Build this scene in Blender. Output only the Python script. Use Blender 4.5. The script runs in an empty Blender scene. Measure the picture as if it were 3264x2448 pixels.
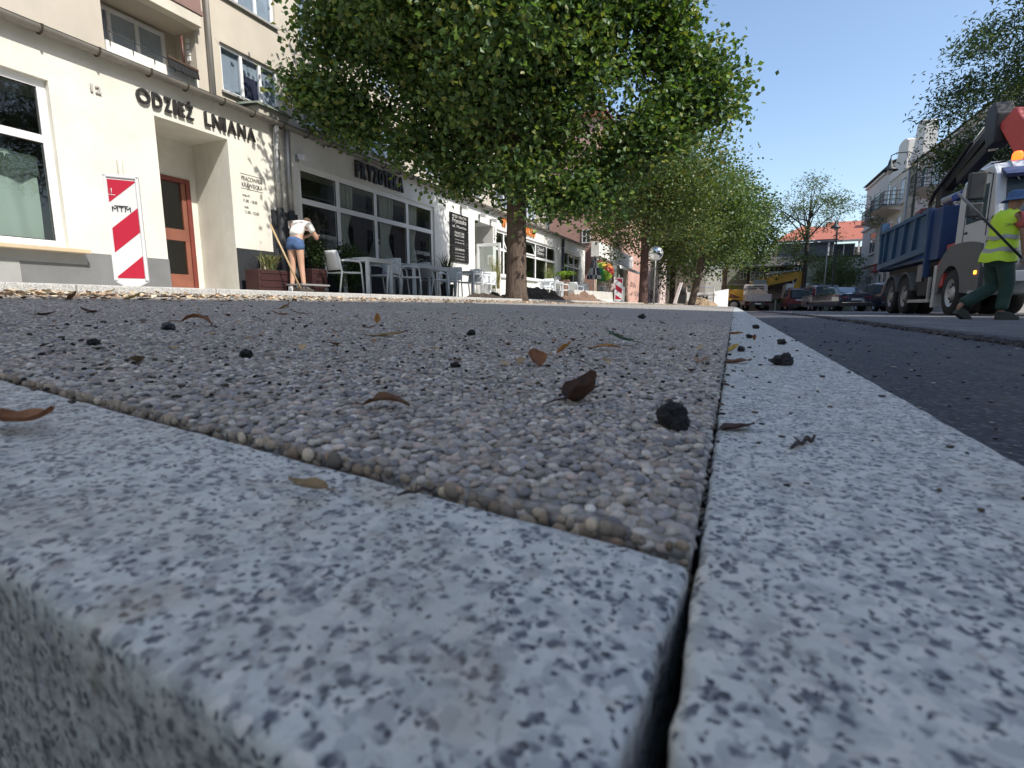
import bpy, bmesh, math, random
import numpy as np
from mathutils import Vector, Matrix
S = bpy.context.scene
C = S.collection
R = math.radians
# ------------------------------------------------------------------ camera, sky, sun, exposure
CAMZ = 0.10
PITCH, YAW = 8.77, 23.36
cd = bpy.data.cameras.new('camera'); cam = bpy.data.objects.new('camera', cd); C.objects.link(cam)
cam.location = (0, 0, CAMZ); cam.rotation_euler = (R(90 - PITCH), 0, R(YAW))
cd.sensor_width = 36; cd.lens = 36 * 1620 / 3264; cd.clip_start = 0.005; cd.clip_end = 1500
cd.dof.use_dof = True; cd.dof.focus_distance = 2.5; cd.dof.aperture_fstop = 13
S.camera = cam
SUNV = Vector((1.0, -0.30, 1.10)).normalized()          # towards the sun
W = bpy.data.worlds.new('World'); S.world = W; W.use_nodes = True
wn = W.node_tree.nodes; wl = W.node_tree.links; wn.clear()
sky = wn.new('ShaderNodeTexSky'); sky.sky_type = 'NISHITA'; sky.sun_disc = False
sky.sun_elevation = math.asin(SUNV.z); sky.sun_rotation = math.atan2(SUNV.x, SUNV.y)
sky.air_density = 1.1; sky.dust_density = 1.4; sky.ozone_density = 1.6; sky.altitude = 50
bg = wn.new('ShaderNodeBackground'); bg.inputs['Strength'].default_value = 0.15
wo = wn.new('ShaderNodeOutputWorld'); wl.new(sky.outputs[0], bg.inputs[0]); wl.new(bg.outputs[0], wo.inputs[0])
sd = bpy.data.lights.new('sun', 'SUN'); sd.energy = 3.7; sd.angle = R(0.53); sd.color = (1.0, 0.95, 0.86)
so = bpy.data.objects.new('sun', sd); C.objects.link(so)
so.rotation_euler = SUNV.to_track_quat('Z', 'Y').to_euler(); so.location = (30, -8, 40)
S.view_settings.view_transform = 'Standard'; S.view_settings.look = 'None'
S.view_settings.exposure = 0.66; S.view_settings.gamma = 1
S.view_settings.use_curve_mapping = False
try:
    S.cycles.max_bounces = 8; S.cycles.transparent_max_bounces = 12
except Exception: pass
# ------------------------------------------------------------------ node material helpers
def nodemat(name):
    m = bpy.data.materials.new(name); m.use_nodes = True
    nt = m.node_tree; nt.nodes.clear()
    o = nt.nodes.new('ShaderNodeOutputMaterial'); b = nt.nodes.new('ShaderNodeBsdfPrincipled')
    nt.links.new(b.outputs[0], o.inputs[0])
    return m, nt, b, o
def nd(nt, t, **k):
    n = nt.nodes.new(t)
    for a, v in k.items():
        if a in n.inputs: n.inputs[a].default_value = v
        else: setattr(n, a, v)
    return n
def ramp(nt, fac, stops, interp='LINEAR'):
    r = nt.nodes.new('ShaderNodeValToRGB'); e = r.color_ramp.elements
    r.color_ramp.interpolation = interp
    while len(e) < len(stops): e.new(0.5)
    for i, (p, c) in enumerate(stops):
        e[i].position = p; e[i].color = (c[0], c[1], c[2], 1) if len(c) == 3 else c
    nt.links.new(fac, r.inputs[0]); return r
def coords(nt, scale=(1, 1, 1), src='Object'):
    t = nt.nodes.new('ShaderNodeTexCoord'); m = nt.nodes.new('ShaderNodeMapping')
    m.inputs['Scale'].default_value = scale; nt.links.new(t.outputs[src], m.inputs[0]); return m.outputs[0]
def mixc(nt, fac, a, b, mode='MIX'):
    m = nt.nodes.new('ShaderNodeMix'); m.data_type = 'RGBA'; m.blend_type = mode
    for i, v in ((0, fac), (6, a), (7, b)):
        if hasattr(v, 'is_linked') or hasattr(v, 'links'): nt.links.new(v, m.inputs[i])
        elif i == 0: m.inputs[0].default_value = v
        else: m.inputs[i].default_value = (v[0], v[1], v[2], 1)
    return m.outputs[2]
def bump(nt, b, h, strength=0.3, dist=0.01):
    n = nt.nodes.new('ShaderNodeBump'); n.inputs['Strength'].default_value = strength
    n.inputs['Distance'].default_value = dist; nt.links.new(h, n.inputs['Height']); nt.links.new(n.outputs[0], b.inputs['Normal'])
def noise(nt, vec, scale, detail=4, rough=0.6):
    n = nt.nodes.new('ShaderNodeTexNoise'); n.inputs['Scale'].default_value = scale
    n.inputs['Detail'].default_value = detail; n.inputs['Roughness'].default_value = rough
    nt.links.new(vec, n.inputs['Vector']); return n
CACHE = {}
def M(name, rgb, rough=0.6, metal=0.0, var=0.12, scale=3.0, bmp=0.0, bscale=60, emit=0, coat=0.0, var2=0.0):
    """plain painted / plastered / metal surface with uneven tone and fine relief"""
    if name in CACHE: return CACHE[name]
    m, nt, b, o = nodemat(name)
    v = coords(nt)
    n = noise(nt, v, scale, 5, 0.62)
    lo = [c * (1 - var) for c in rgb]; hi = [min(1, c * (1 + var)) for c in rgb]
    r = ramp(nt, n.outputs[0], [(0.3, lo), (0.7, hi)])
    col = r.outputs[0]
    if var2:
        n2 = noise(nt, coords(nt, (1, 1, 0.35)), scale * 0.35, 6, 0.7)
        f = ramp(nt, n2.outputs[0], [(0.45, (0, 0, 0)), (0.75, (var2, var2, var2))])
        col = mixc(nt, f.outputs[0], col, [c * 0.55 for c in rgb])
    nt.links.new(col, b.inputs['Base Color'])
    b.inputs['Roughness'].default_value = rough; b.inputs['Metallic'].default_value = metal
    b.inputs['Coat Weight'].default_value = coat
    if bmp: bump(nt, b, noise(nt, v, bscale, 3).outputs[0], bmp, 0.01)
    if emit:
        b.inputs['Emission Color'].default_value = (rgb[0], rgb[1], rgb[2], 1); b.inputs['Emission Strength'].default_value = emit
    CACHE[name] = m; return m
def glassmat(name, tint=(0.75, 0.8, 0.8), refl=1.0, rough=0.01, base=0.05, ior=1.5):
    m = bpy.data.materials.new(name); m.use_nodes = True; nt = m.node_tree; nt.nodes.clear()
    o = nt.nodes.new('ShaderNodeOutputMaterial'); t = nt.nodes.new('ShaderNodeBsdfTransparent'); g = nt.nodes.new('ShaderNodeBsdfGlossy')
    t.inputs[0].default_value = (*tint, 1); g.inputs['Roughness'].default_value = rough; g.inputs[0].default_value = (refl, refl, refl, 1)
    fr = nt.nodes.new('ShaderNodeFresnel'); fr.inputs[0].default_value = ior
    nz = noise(nt, coords(nt), 1.3, 1); bump_n = nt.nodes.new('ShaderNodeBump'); bump_n.inputs['Strength'].default_value = 0.05; bump_n.inputs['Distance'].default_value = 0.02
    nt.links.new(nz.outputs[0], bump_n.inputs['Height']); nt.links.new(bump_n.outputs[0], g.inputs['Normal'])
    ad = nt.nodes.new('ShaderNodeMath'); ad.operation = 'ADD'; ad.inputs[1].default_value = base; ad.use_clamp = True
    mx = nt.nodes.new('ShaderNodeMixShader')
    ge = nt.nodes.new('ShaderNodeNewGeometry'); iv = nt.nodes.new('ShaderNodeMath'); iv.operation = 'SUBTRACT'; iv.inputs[0].default_value = 1; nt.links.new(ge.outputs['Backfacing'], iv.inputs[1]); mu = nt.nodes.new('ShaderNodeMath'); mu.operation = 'MULTIPLY'; nt.links.new(ad.outputs[0], mu.inputs[0]); nt.links.new(iv.outputs[0], mu.inputs[1])
    nt.links.new(fr.outputs[0], ad.inputs[0]); nt.links.new(mu.outputs[0], mx.inputs[0]); nt.links.new(t.outputs[0], mx.inputs[1]); nt.links.new(g.outputs[0], mx.inputs[2]); nt.links.new(mx.outputs[0], o.inputs[0])
    return m
def granite(name, warm=0.0, shade_and_stain=False):
    m, nt, b, o = nodemat(name)
    v = coords(nt)
    w = noise(nt, v, 190, 2, 0.5)
    vm = nt.nodes.new('ShaderNodeVectorMath'); vm.operation = 'MULTIPLY_ADD'
    nt.links.new(w.outputs['Color'], vm.inputs[0]); vm.inputs[1].default_value = (0.006, 0.006, 0.006); nt.links.new(v, vm.inputs[2])
    vo = nt.nodes.new('ShaderNodeTexVoronoi'); vo.inputs['Scale'].default_value = 330; nt.links.new(vm.outputs[0], vo.inputs['Vector'])
    sp = nt.nodes.new('ShaderNodeSeparateColor'); nt.links.new(vo.outputs['Color'], sp.inputs[0])
    A = (0.55, 0.575, 0.565); B = (0.37, 0.395, 0.40); D = (0.105, 0.12, 0.15); K = (0.045, 0.052, 0.07); P = (0.62, 0.62, 0.60)
    if warm: A = (0.56, 0.54, 0.50); B = (0.42, 0.41, 0.38)
    def vor(scale):
        q = nt.nodes.new('ShaderNodeTexVoronoi'); q.inputs['Scale'].default_value = scale; nt.links.new(vm.outputs[0], q.inputs['Vector'])
        c = nt.nodes.new('ShaderNodeSeparateColor'); nt.links.new(q.outputs['Color'], c.inputs[0]); return q, c
    def mul(a, c):
        q = nt.nodes.new('ShaderNodeMath'); q.operation = 'MULTIPLY'; nt.links.new(a, q.inputs[0]); nt.links.new(c, q.inputs[1]); return q.outputs[0]
    cl = noise(nt, v, 55, 4, 0.65); base = ramp(nt, cl.outputs[0], [(0.36, B), (0.52, A)])
    q3, c3 = vor(185); pale = ramp(nt, c3.outputs[0], [(0.72, (0, 0, 0)), (0.80, (.8, .8, .8))]); col = mixc(nt, pale.outputs[0], base.outputs[0], P)
    gry = ramp(nt, c3.outputs[1], [(0.0, (.5, .5, .5)), (0.14, (.45, .45, .45)), (0.34, (0, 0, 0))]); col = mixc(nt, gry.outputs[0], col, (0.24, 0.265, 0.30))
    pk_ = ramp(nt, c3.outputs[2], [(0.95, (0, 0, 0)), (0.98, (.35, .35, .35))]); col = mixc(nt, pk_.outputs[0], col, (0.42, 0.34, 0.30))
    cl2 = noise(nt, v, 38, 3, 0.6)
    q1, c1 = vor(290); th = nt.nodes.new('ShaderNodeMath'); th.operation = 'MULTIPLY_ADD'; nt.links.new(cl2.outputs[0], th.inputs[0]); th.inputs[1].default_value = 0.9; nt.links.new(c1.outputs[0], th.inputs[2])
    f1 = ramp(nt, th.outputs[0], [(1.16, (0, 0, 0)), (1.26, (1, 1, 1))]); f1.color_ramp.elements[0].position = 0.0
    sc = nt.nodes.new('ShaderNodeMath'); sc.operation = 'MULTIPLY'; sc.inputs[1].default_value = 0.5; nt.links.new(th.outputs[0], sc.inputs[0])
    nt.nodes.remove(f1); f1 = ramp(nt, sc.outputs[0], [(0.560, (0, 0, 0)), (0.615, (1, 1, 1))]); e1 = ramp(nt, q1.outputs['Distance'], [(0.35, (1, 1, 1)), (0.75, (.25, .25, .25))])
    col = mixc(nt, mul(f1.outputs[0], e1.outputs[0]), col, D)
    q2, c2 = vor(480); f2 = ramp(nt, c2.outputs[1], [(0.86, (0, 0, 0)), (0.90, (1, 1, 1))]); e2 = ramp(nt, q2.outputs['Distance'], [(0.4, (1, 1, 1)), (0.7, (0, 0, 0))])
    col = mixc(nt, mul(f2.outputs[0], e2.outputs[0]), col, K)
    # dusty patches and a brownish stain here and there
    big2 = noise(nt, v, 9, 4, 0.6); f3 = ramp(nt, big2.outputs[0], [(0.50, (0, 0, 0)), (0.78, (0.55, 0.55, 0.55))])
    col = mixc(nt, f3.outputs[0], col, (0.30, 0.28, 0.245))
    if shade_and_stain:   # shade of the cut face put into the colour, plus brown stains
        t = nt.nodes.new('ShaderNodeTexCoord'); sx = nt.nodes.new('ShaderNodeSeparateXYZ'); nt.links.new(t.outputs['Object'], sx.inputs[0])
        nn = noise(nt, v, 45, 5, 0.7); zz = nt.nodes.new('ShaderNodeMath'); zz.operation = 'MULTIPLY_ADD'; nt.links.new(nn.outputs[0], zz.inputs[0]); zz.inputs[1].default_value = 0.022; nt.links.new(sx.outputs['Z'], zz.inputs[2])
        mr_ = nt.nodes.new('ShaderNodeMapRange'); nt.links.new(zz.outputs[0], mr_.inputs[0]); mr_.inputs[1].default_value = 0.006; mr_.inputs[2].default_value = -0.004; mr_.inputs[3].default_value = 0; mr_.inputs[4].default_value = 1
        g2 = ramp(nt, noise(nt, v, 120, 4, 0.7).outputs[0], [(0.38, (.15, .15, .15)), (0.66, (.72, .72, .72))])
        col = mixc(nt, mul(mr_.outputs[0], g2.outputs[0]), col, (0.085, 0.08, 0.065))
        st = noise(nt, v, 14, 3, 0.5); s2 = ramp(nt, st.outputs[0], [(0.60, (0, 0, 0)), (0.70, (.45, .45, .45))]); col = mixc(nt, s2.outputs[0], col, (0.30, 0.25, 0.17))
    nt.links.new(col, b.inputs['Base Color']); b.inputs['Roughness'].default_value = 0.72
    bump(nt, b, noise(nt, v, 260, 4, 0.7).outputs[0], 0.55, 0.0015)
    return m
def aggregate_far():
    m, nt, b, o = nodemat('exposed aggregate')
    v = coords(nt)
    vo = nt.nodes.new('ShaderNodeTexVoronoi'); vo.inputs['Scale'].default_value = 125; nt.links.new(v, vo.inputs['Vector'])
    sp = nt.nodes.new('ShaderNodeSeparateColor'); nt.links.new(vo.outputs['Color'], sp.inputs[0])
    r = ramp(nt, sp.outputs[0], [(0.0, (0.16, 0.155, 0.155)), (0.35, (0.30, 0.285, 0.275)), (0.7, (0.38, 0.36, 0.34)), (1.0, (0.62, 0.60, 0.57))])
    d = ramp(nt, vo.outputs['Distance'], [(0.35, (1.15, 1.15, 1.15)), (0.8, (0.4, 0.4, 0.4))])
    col = mixc(nt, 1.0, r.outputs[0], d.outputs[0], 'MULTIPLY')
    n2 = noise(nt, v, 2.2, 6, 0.7); f = ramp(nt, n2.outputs[0], [(0.4, (0, 0, 0)), (0.72, (0.6, 0.6, 0.6))])
    col = mixc(nt, f.outputs[0], col, (0.26, 0.235, 0.205))
    nt.links.new(col, b.inputs['Base Color']); b.inputs['Roughness'].default_value = 0.8
    inv = nt.nodes.new('ShaderNodeMath'); inv.operation = 'SUBTRACT'; inv.inputs[0].default_value = 1; nt.links.new(vo.outputs['Distance'], inv.inputs[1])
    bump(nt, b, inv.outputs[0], 0.9, 0.006)
    return m
def pebblemat():
    m, nt, b, o = nodemat('washed pebbles')
    a = nt.nodes.new('ShaderNodeVertexColor'); a.layer_name = 'tint'
    n = noise(nt, coords(nt), 420, 3, 0.6); f = ramp(nt, n.outputs[0], [(0.3, (0.72, 0.72, 0.72)), (0.7, (1.12, 1.12, 1.12))])
    col = mixc(nt, 1.0, a.outputs[0], f.outputs[0], 'MULTIPLY')
    n2 = noise(nt, coords(nt), 6, 5, 0.7); f2 = ramp(nt, n2.outputs[0], [(0.45, (0, 0, 0)), (0.75, (0.35, 0.35, 0.35))])
    col = mixc(nt, f2.outputs[0], col, (0.20, 0.185, 0.165))
    nt.links.new(col, b.inputs['Base Color']); b.inputs['Roughness'].default_value = 0.62
    bump(nt, b, n.outputs[0], 0.25, 0.0006)
    return m
def asphalt(name, base=0.035, blue=1.0):
    m, nt, b, o = nodemat(name); v = coords(nt)
    vo = nt.nodes.new('ShaderNodeTexVoronoi'); vo.inputs['Scale'].default_value = 110; nt.links.new(v, vo.inputs['Vector'])
    sp = nt.nodes.new('ShaderNodeSeparateColor'); nt.links.new(vo.outputs['Color'], sp.inputs[0])
    r = ramp(nt, sp.outputs[0], [(0.0, [base * 0.5] * 3), (0.8, [base * 1.1, base * 1.1, base * 1.25 * blue]), (1.0, [base * 3, base * 3, base * 3.2])])
    n2 = noise(nt, coords(nt, (1, 0.25, 1)), 3.5, 6, 0.7); f = ramp(nt, n2.outputs[0], [(0.5, (0, 0, 0)), (0.75, (0.5, 0.5, 0.5))])
    col = mixc(nt, f.outputs[0], r.outputs[0], [base * 3.4, base * 3.1, base * 2.9])
    nt.links.new(col, b.inputs['Base Color']); b.inputs['Roughness'].default_value = 0.75
    n = noise(nt, v, 130, 4, 0.7); bump(nt, b, n.outputs[0], 0.9, 0.006)
    return m
def attrmat(name, rough=0.6, transl=0.0, spec=0.3):
    m, nt, b, o = nodemat(name)
    a = nt.nodes.new('ShaderNodeVertexColor'); a.layer_name = 'tint'
    nt.links.new(a.outputs[0], b.inputs['Base Color']); b.inputs['Roughness'].default_value = rough; b.inputs['Specular IOR Level'].default_value = spec
    if transl:
        t = nt.nodes.new('ShaderNodeBsdfTranslucent'); mx = nt.nodes.new('ShaderNodeMixShader'); mx.inputs[0].default_value = transl
        g = mixc(nt, 1.0, a.outputs[0], (1.5, 1.6, 0.5), 'MULTIPLY'); nt.links.new(g, t.inputs[0])
        nt.links.new(b.outputs[0], mx.inputs[1]); nt.links.new(t.outputs[0], mx.inputs[2]); nt.links.new(mx.outputs[0], o.inputs[0])
    return m
def barkmat(name, rgb):
    m, nt, b, o = nodemat(name); v = coords(nt, (1, 1, 0.18))
    n = noise(nt, v, 22, 6, 0.7); r = ramp(nt, n.outputs[0], [(0.3, [c * 0.35 for c in rgb]), (0.55, rgb), (0.75, [c * 1.6 for c in rgb])])
    nt.links.new(r.outputs[0], b.inputs['Base Color']); b.inputs['Roughness'].default_value = 0.9; bump(nt, b, n.outputs[0], 1.0, 0.03); return m
# ------------------------------------------------------------------ mesh helpers
class MB:
    def __init__(s): s.v = []; s.f = []; s.sm = []
    def add(s, vs, fs, smooth=False):
        k = len(s.v); s.v += [tuple(p) for p in vs]; s.f += [tuple(i + k for i in f) for f in fs]; s.sm += [smooth] * len(fs); return s
    def box(s, x0, x1, y0, y1, z0, z1, T=None):
        vs = [(x, y, z) for z in (z0, z1) for y in (y0, y1) for x in (x0, x1)]
        if T is not None: vs = [T @ Vector(p) for p in vs]
        return s.add(vs, [(0, 2, 3, 1), (4, 5, 7, 6), (0, 1, 5, 4), (2, 6, 7, 3), (0, 4, 6, 2), (1, 3, 7, 5)])
    def bar(s, a, b, w, h=None, up=(0, 0, 1)):
        a = Vector(a); b = Vector(b); h = h or w; d = (b - a).normalized(); u = Vector(up)
        if abs(d.dot(u)) > 0.99: u = Vector((0, 1, 0))
        r = d.cross(u).normalized(); u = r.cross(d).normalized()
        vs = [p + r * (sx * w / 2) + u * (sz * h / 2) for p in (a, b) for sx, sz in ((-1, -1), (1, -1), (1, 1), (-1, 1))]
        return s.add(vs, [(0, 1, 2, 3), (7, 6, 5, 4), (0, 4, 5, 1), (1, 5, 6, 2), (2, 6, 7, 3), (3, 7, 4, 0)])
    def tube(s, pts, rad, n=10, caps=True, smooth=True):
        pts = [Vector(p) for p in pts]; rs = rad if isinstance(rad, (list, tuple)) else [rad] * len(pts)
        vs = []; prev = None
        for i, p in enumerate(pts):
            d = (pts[min(i + 1, len(pts) - 1)] - pts[max(i - 1, 0)]).normalized()
            if prev is None: a = d.cross(Vector((0, 0, 1)) if abs(d.z) < 0.9 else Vector((1, 0, 0))).normalized()
            else: a = (prev - d * prev.dot(d)).normalized()
            prev = a; c = d.cross(a)
            vs += [p + a * rs[i] * math.cos(2 * math.pi * k / n) + c * rs[i] * math.sin(2 * math.pi * k / n) for k in range(n)]
        fs = [(i * n + k, i * n + (k + 1) % n, (i + 1) * n + (k + 1) % n, (i + 1) * n + k) for i in range(len(pts) - 1) for k in range(n)]
        s.add(vs, fs, smooth)
        if caps:
            b = len(s.v) - len(vs)
            s.f += [tuple(b + k for k in reversed(range(n))), tuple(b + (len(pts) - 1) * n + k for k in range(n))]; s.sm += [False, False]
        return s
    def lathe(s, prof, c=(0, 0, 0), n=16, axis='z', smooth=True):
        vs = []
        for r, h in prof:
            for k in range(n):
                a = 2 * math.pi * k / n; x, y = r * math.cos(a), r * math.sin(a)
                p = {'z': (x, y, h), 'x': (h, x, y), 'y': (x, h, y)}[axis]; vs.append((p[0] + c[0], p[1] + c[1], p[2] + c[2]))
        fs = [(i * n + k, i * n + (k + 1) % n, (i + 1) * n + (k + 1) % n, (i + 1) * n + k) for i in range(len(prof) - 1) for k in range(n)]
        return s.add(vs, fs, smooth)
    def prism(s, poly, lo, hi, axis='x'):
        n = len(poly)
        def P(a, b, h): return {'x': (h, a, b), 'y': (a, h, b), 'z': (a, b, h)}[axis]
        vs = [P(a, b, lo) for a, b in poly] + [P(a, b, hi) for a, b in poly]
        fs = [tuple(reversed(range(n))), tuple(range(n, 2 * n))] + [(i, (i + 1) % n, n + (i + 1) % n, n + i) for i in range(n)]
        return s.add(vs, fs)
    def quad(s, a, b, c, d): return s.add([a, b, c, d], [(0, 1, 2, 3)])
    def sphere(s, c, r, n=12, m=8, T=None):
        rx, ry, rz = r if isinstance(r, (tuple, list)) else (r, r, r); vs = []
        for i in range(m + 1):
            t = math.pi * i / m
            for k in range(n):
                a = 2 * math.pi * k / n; p = Vector((rx * math.sin(t) * math.cos(a), ry * math.sin(t) * math.sin(a), rz * math.cos(t)))
                if T is not None: p = T @ p
                vs.append(p + Vector(c))
        return s.add(vs, [(i * n + k, (i + 1) * n + k, (i + 1) * n + (k + 1) % n, i * n + (k + 1) % n) for i in range(m) for k in range(n)], True)
    def mesh(s, name, mat, bevel=0, fixn=True):
        me = bpy.data.meshes.new(name); me.from_pydata(s.v, [], s.f)
        me.polygons.foreach_set('use_smooth', s.sm)
        if fixn or bevel:
            bm = bmesh.new(); bm.from_mesh(me)
            if bevel:
                es = [e for e in bm.edges if len(e.link_faces) == 2 and e.calc_face_angle(0) > 0.5]
                bmesh.ops.bevel(bm, geom=es, offset=bevel, segments=2, profile=0.6, affect='EDGES', clamp_overlap=True)
            bmesh.ops.recalc_face_normals(bm, faces=bm.faces); bm.to_mesh(me); bm.free()
        if mat: me.materials.append(mat)
        return me
    def build(s, name, mat, parent=None, bevel=0, label=None):
        o = bpy.data.objects.new(name, s.mesh(name, mat, bevel)); C.objects.link(o)
        if parent: o.parent = parent
        if label: o['label'] = label
        return o
def thing(name, label, cat, group=None):
    o = bpy.data.objects.new(name, None); C.objects.link(o); o['label'] = label; o['category'] = cat; o.empty_display_size = 0.2
    if group: o['group'] = group
    return o
def tag(o, label, cat, group=None):
    o['label'] = label; o['category'] = cat
    if group: o['group'] = group
    return o
def struct(o): o['kind'] = 'structure'; return o
def stuff(o, label=None, cat=None):
    o['kind'] = 'stuff'
    if label: o['label'] = label
    if cat: o['category'] = cat
    return o
def rebase(root, loc):
    root.location = loc
    for c in root.children: c.location = c.location - Vector(loc)
def copy_tree(o, parent=None):
    c = o.copy(); C.objects.link(c)
    if parent: c.parent = parent
    for ch in o.children: copy_tree(ch, c)
    return c
def npmesh(name, V, F, mat, tint=None, smooth=False, parent=None):
    me = bpy.data.meshes.new(name); nv = len(V); nf = len(F); k = F.shape[1]
    me.vertices.add(nv); me.vertices.foreach_set('co', np.asarray(V, np.float32).ravel())
    me.loops.add(nf * k); me.loops.foreach_set('vertex_index', np.asarray(F, np.int32).ravel())
    me.polygons.add(nf); me.polygons.foreach_set('loop_start', np.arange(0, nf * k, k, dtype=np.int32))
    me.polygons.foreach_set('use_smooth', np.full(nf, smooth))
    me.update(calc_edges=True)
    if tint is not None:
        a = me.color_attributes.new('tint', 'FLOAT_COLOR', 'POINT'); t = np.ones((nv, 4), np.float32); t[:, :3] = tint; a.data.foreach_set('color', t.ravel())
    me.materials.append(mat)
    o = bpy.data.objects.new(name, me); C.objects.link(o)
    if parent: o.parent = parent
    return o
def glyph(ch, w, h, ext, bold=0.0):
    """mesh data of one character fitted to w x h, extruded ext, in the x/y plane"""
    cu = bpy.data.curves.new('g', 'FONT'); cu.body = ch; cu.extrude = 0.05; cu.offset = bold; cu.resolution_u = 3
    ob = bpy.data.objects.new('g', cu); C.objects.link(ob); dg = bpy.context.evaluated_depsgraph_get()
    me = bpy.data.meshes.new_from_object(ob.evaluated_get(dg)); bpy.data.objects.remove(ob)
    n = len(me.vertices); a = np.zeros(n * 3, np.float32); me.vertices.foreach_get('co', a); a = a.reshape(-1, 3)
    lo = a.min(0); hi = a.max(0); asp = (hi[0] - lo[0]) / max(1e-6, hi[1] - lo[1])
    if w is None: w = h * asp
    a = (a - lo) / np.maximum(hi - lo, 1e-6) * np.array([w, h, ext]); me.vertices.foreach_set('co', a.astype(np.float32).ravel()); me.update()
    return me, w
def frame_mat(origin, ax, up):
    ax = Vector(ax).normalized(); up = Vector(up).normalized(); n = ax.cross(up)
    m = Matrix((ax, up, n)).transposed().to_4x4(); m.translation = Vector(origin); return m
def text_line(parent, name, txt, origin, ax, up, w, h, ext, mat, bold=0.0):
    me, w2 = glyph(txt, w, h, ext, bold); me.materials.append(mat); me.name = name
    o = bpy.data.objects.new(name, me); C.objects.link(o); o.parent = parent; o.matrix_local = frame_mat(origin, ax, up); return o
def letters(parent, txt, y0, y1, z0, z1, X, ext, mat, widths=None, bold=0.02, gap=0.12):
    """raised letters on a wall that faces +X, each its own part"""
    ws = []
    for ch in txt: ws.append(0.35 if ch == ' ' else {'I': 0.25, 'Ż': 0.7, 'O': 1.0, 'L': 0.55, 'E': 0.6}.get(ch, 0.8))
    if widths: ws = widths
    tot = sum(ws) + gap * (len(ws) - 1); sc = (y1 - y0) / tot; y = y0
    for ch, w in zip(txt, ws):
        if ch != ' ':
            hh = z1 - z0; zz = z0
            if ch == 'Ż': hh = hh * 1.28
            me, _ = glyph(ch, w * sc, hh, ext, bold); me.materials.append(mat)
            o = bpy.data.objects.new('letter', me); C.objects.link(o); o.parent = parent; o.matrix_local = frame_mat((X, y, zz), (0, 1, 0), (0, 0, 1))
        y += (w + gap) * sc
rnd = random.Random(7)
rng = np.random.default_rng(11)
# ================================================================== GROUND
def roadz(y): return -0.10 - 0.006 * max(0.0, y - 12)
def pavez(x):
    u = -x
    return 0.047 * u if u <= 4.0 else 0.236 + 0.036 * (u - 4.0)
m_agg = aggregate_far(); m_gran = granite('grey granite'); m_grans = granite('shaded stained granite', 0, True); m_granw = granite('pale granite', 1)
m_new = asphalt('fresh asphalt', 0.044, 1.3); m_old = asphalt('old road surface', 0.085, 1.0); m_sand = M('joint sand', (0.07, 0.062, 0.05), 0.95, bmp=0.6, bscale=300)
g = MB(); g.quad((-400, -300, -0.62), (400, -300, -0.62), (400, 500, -0.62), (-400, 500, -0.62)); struct(g.build('ground', M('bare ground', (0.16, 0.14, 0.11), 0.95)))
# old road surface right of the fresh strip, with a ragged raised edge
ys = [-30, -10, 0, 1, 2, 3, 4, 5, 6, 8, 10, 12, 16, 22, 30, 45, 62, 120]
g = MB()
def strip(g, x0, x1, ys, z0, z1, f=lambda y: 0, jx=0):
    for a, b in zip(ys, ys[1:]): g.quad((x0, a, z0 + f(a)), (x1, a, z1 + f(a)), (x1, b, z1 + f(b)), (x0, b, z0 + f(b)))
rf = lambda y: roadz(y) + 0.10
strip(g, 1.5, 40, ys, -0.095, -0.095, rf); struct(g.build('road', m_old))
g = MB(); strip(g, 0.10, 1.62, ys, -0.128, -0.128, rf); struct(g.build('fresh_road_strip', m_new))
# ragged lip of the old surface along the strip
n = 420; V = []; F = []; rr = np.random.default_rng(3); y = 0.6
for i in range(n):
    yy = 0.6 * (1.0125 ** i); j = rr.normal(0, 0.012)
    V += [(1.47 + j, yy, -0.130 + rf(yy)), (1.49 + j * 0.7, yy, -0.092 + rr.normal(0, 0.004) + rf(yy)), (1.62, yy, -0.091 + rf(yy))]
    if i: k = 3 * i; F += [(k - 3, k - 2, k + 1, k), (k - 2, k - 1, k + 2, k + 1)]
struct(npmesh('road_edge', np.array(V), np.array(F), m_new))
g = MB(); g.quad((-6, -12, -0.13), (0.0, -12, -0.13), (0.0, 0.10, -0.13), (-6, 0.10, -0.13)); struct(g.build('tree_pit_soil', M('dark soil', (0.05, 0.042, 0.035), 0.95, bmp=0.8, bscale=60)))
# pavement: base bed, then slabs laid in courses, then the sheet that goes on beyond
pav = MB(); 
for x0, x1 in ((-0.008, -4.0),): pav.quad((x1, 0.21, pavez(x1) - 0.05), (x0, 0.21, pavez(x0) - 0.05), (x0, 2.65, pavez(x0) - 0.05), (x1, 2.65, pavez(x1) - 0.05))
for y0, y1 in ((2.65, 4.5), (4.5, 9), (9, 20), (20, 45), (45, 75)): pav.quad((-4.0, y0, pavez(-4.0)), (-0.008, y0, 0.0), (-0.008, y1, 0.0), (-4.0, y1, pavez(-4.0)))
pav.quad((-4.0, -8, pavez(-4)), (-0.9 * 4, -8, pavez(-3.6)), (-3.6, 2.65, pavez(-3.6)), (-4.0, 2.65, pavez(-4.0)))
pavement = struct(pav.build('pavement', m_agg))
slab_me = None
def FRONT(x): return 0.2095 + 0.076 * abs(x)
SW, SD = 0.80, 0.30
ROWS = 8
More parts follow.
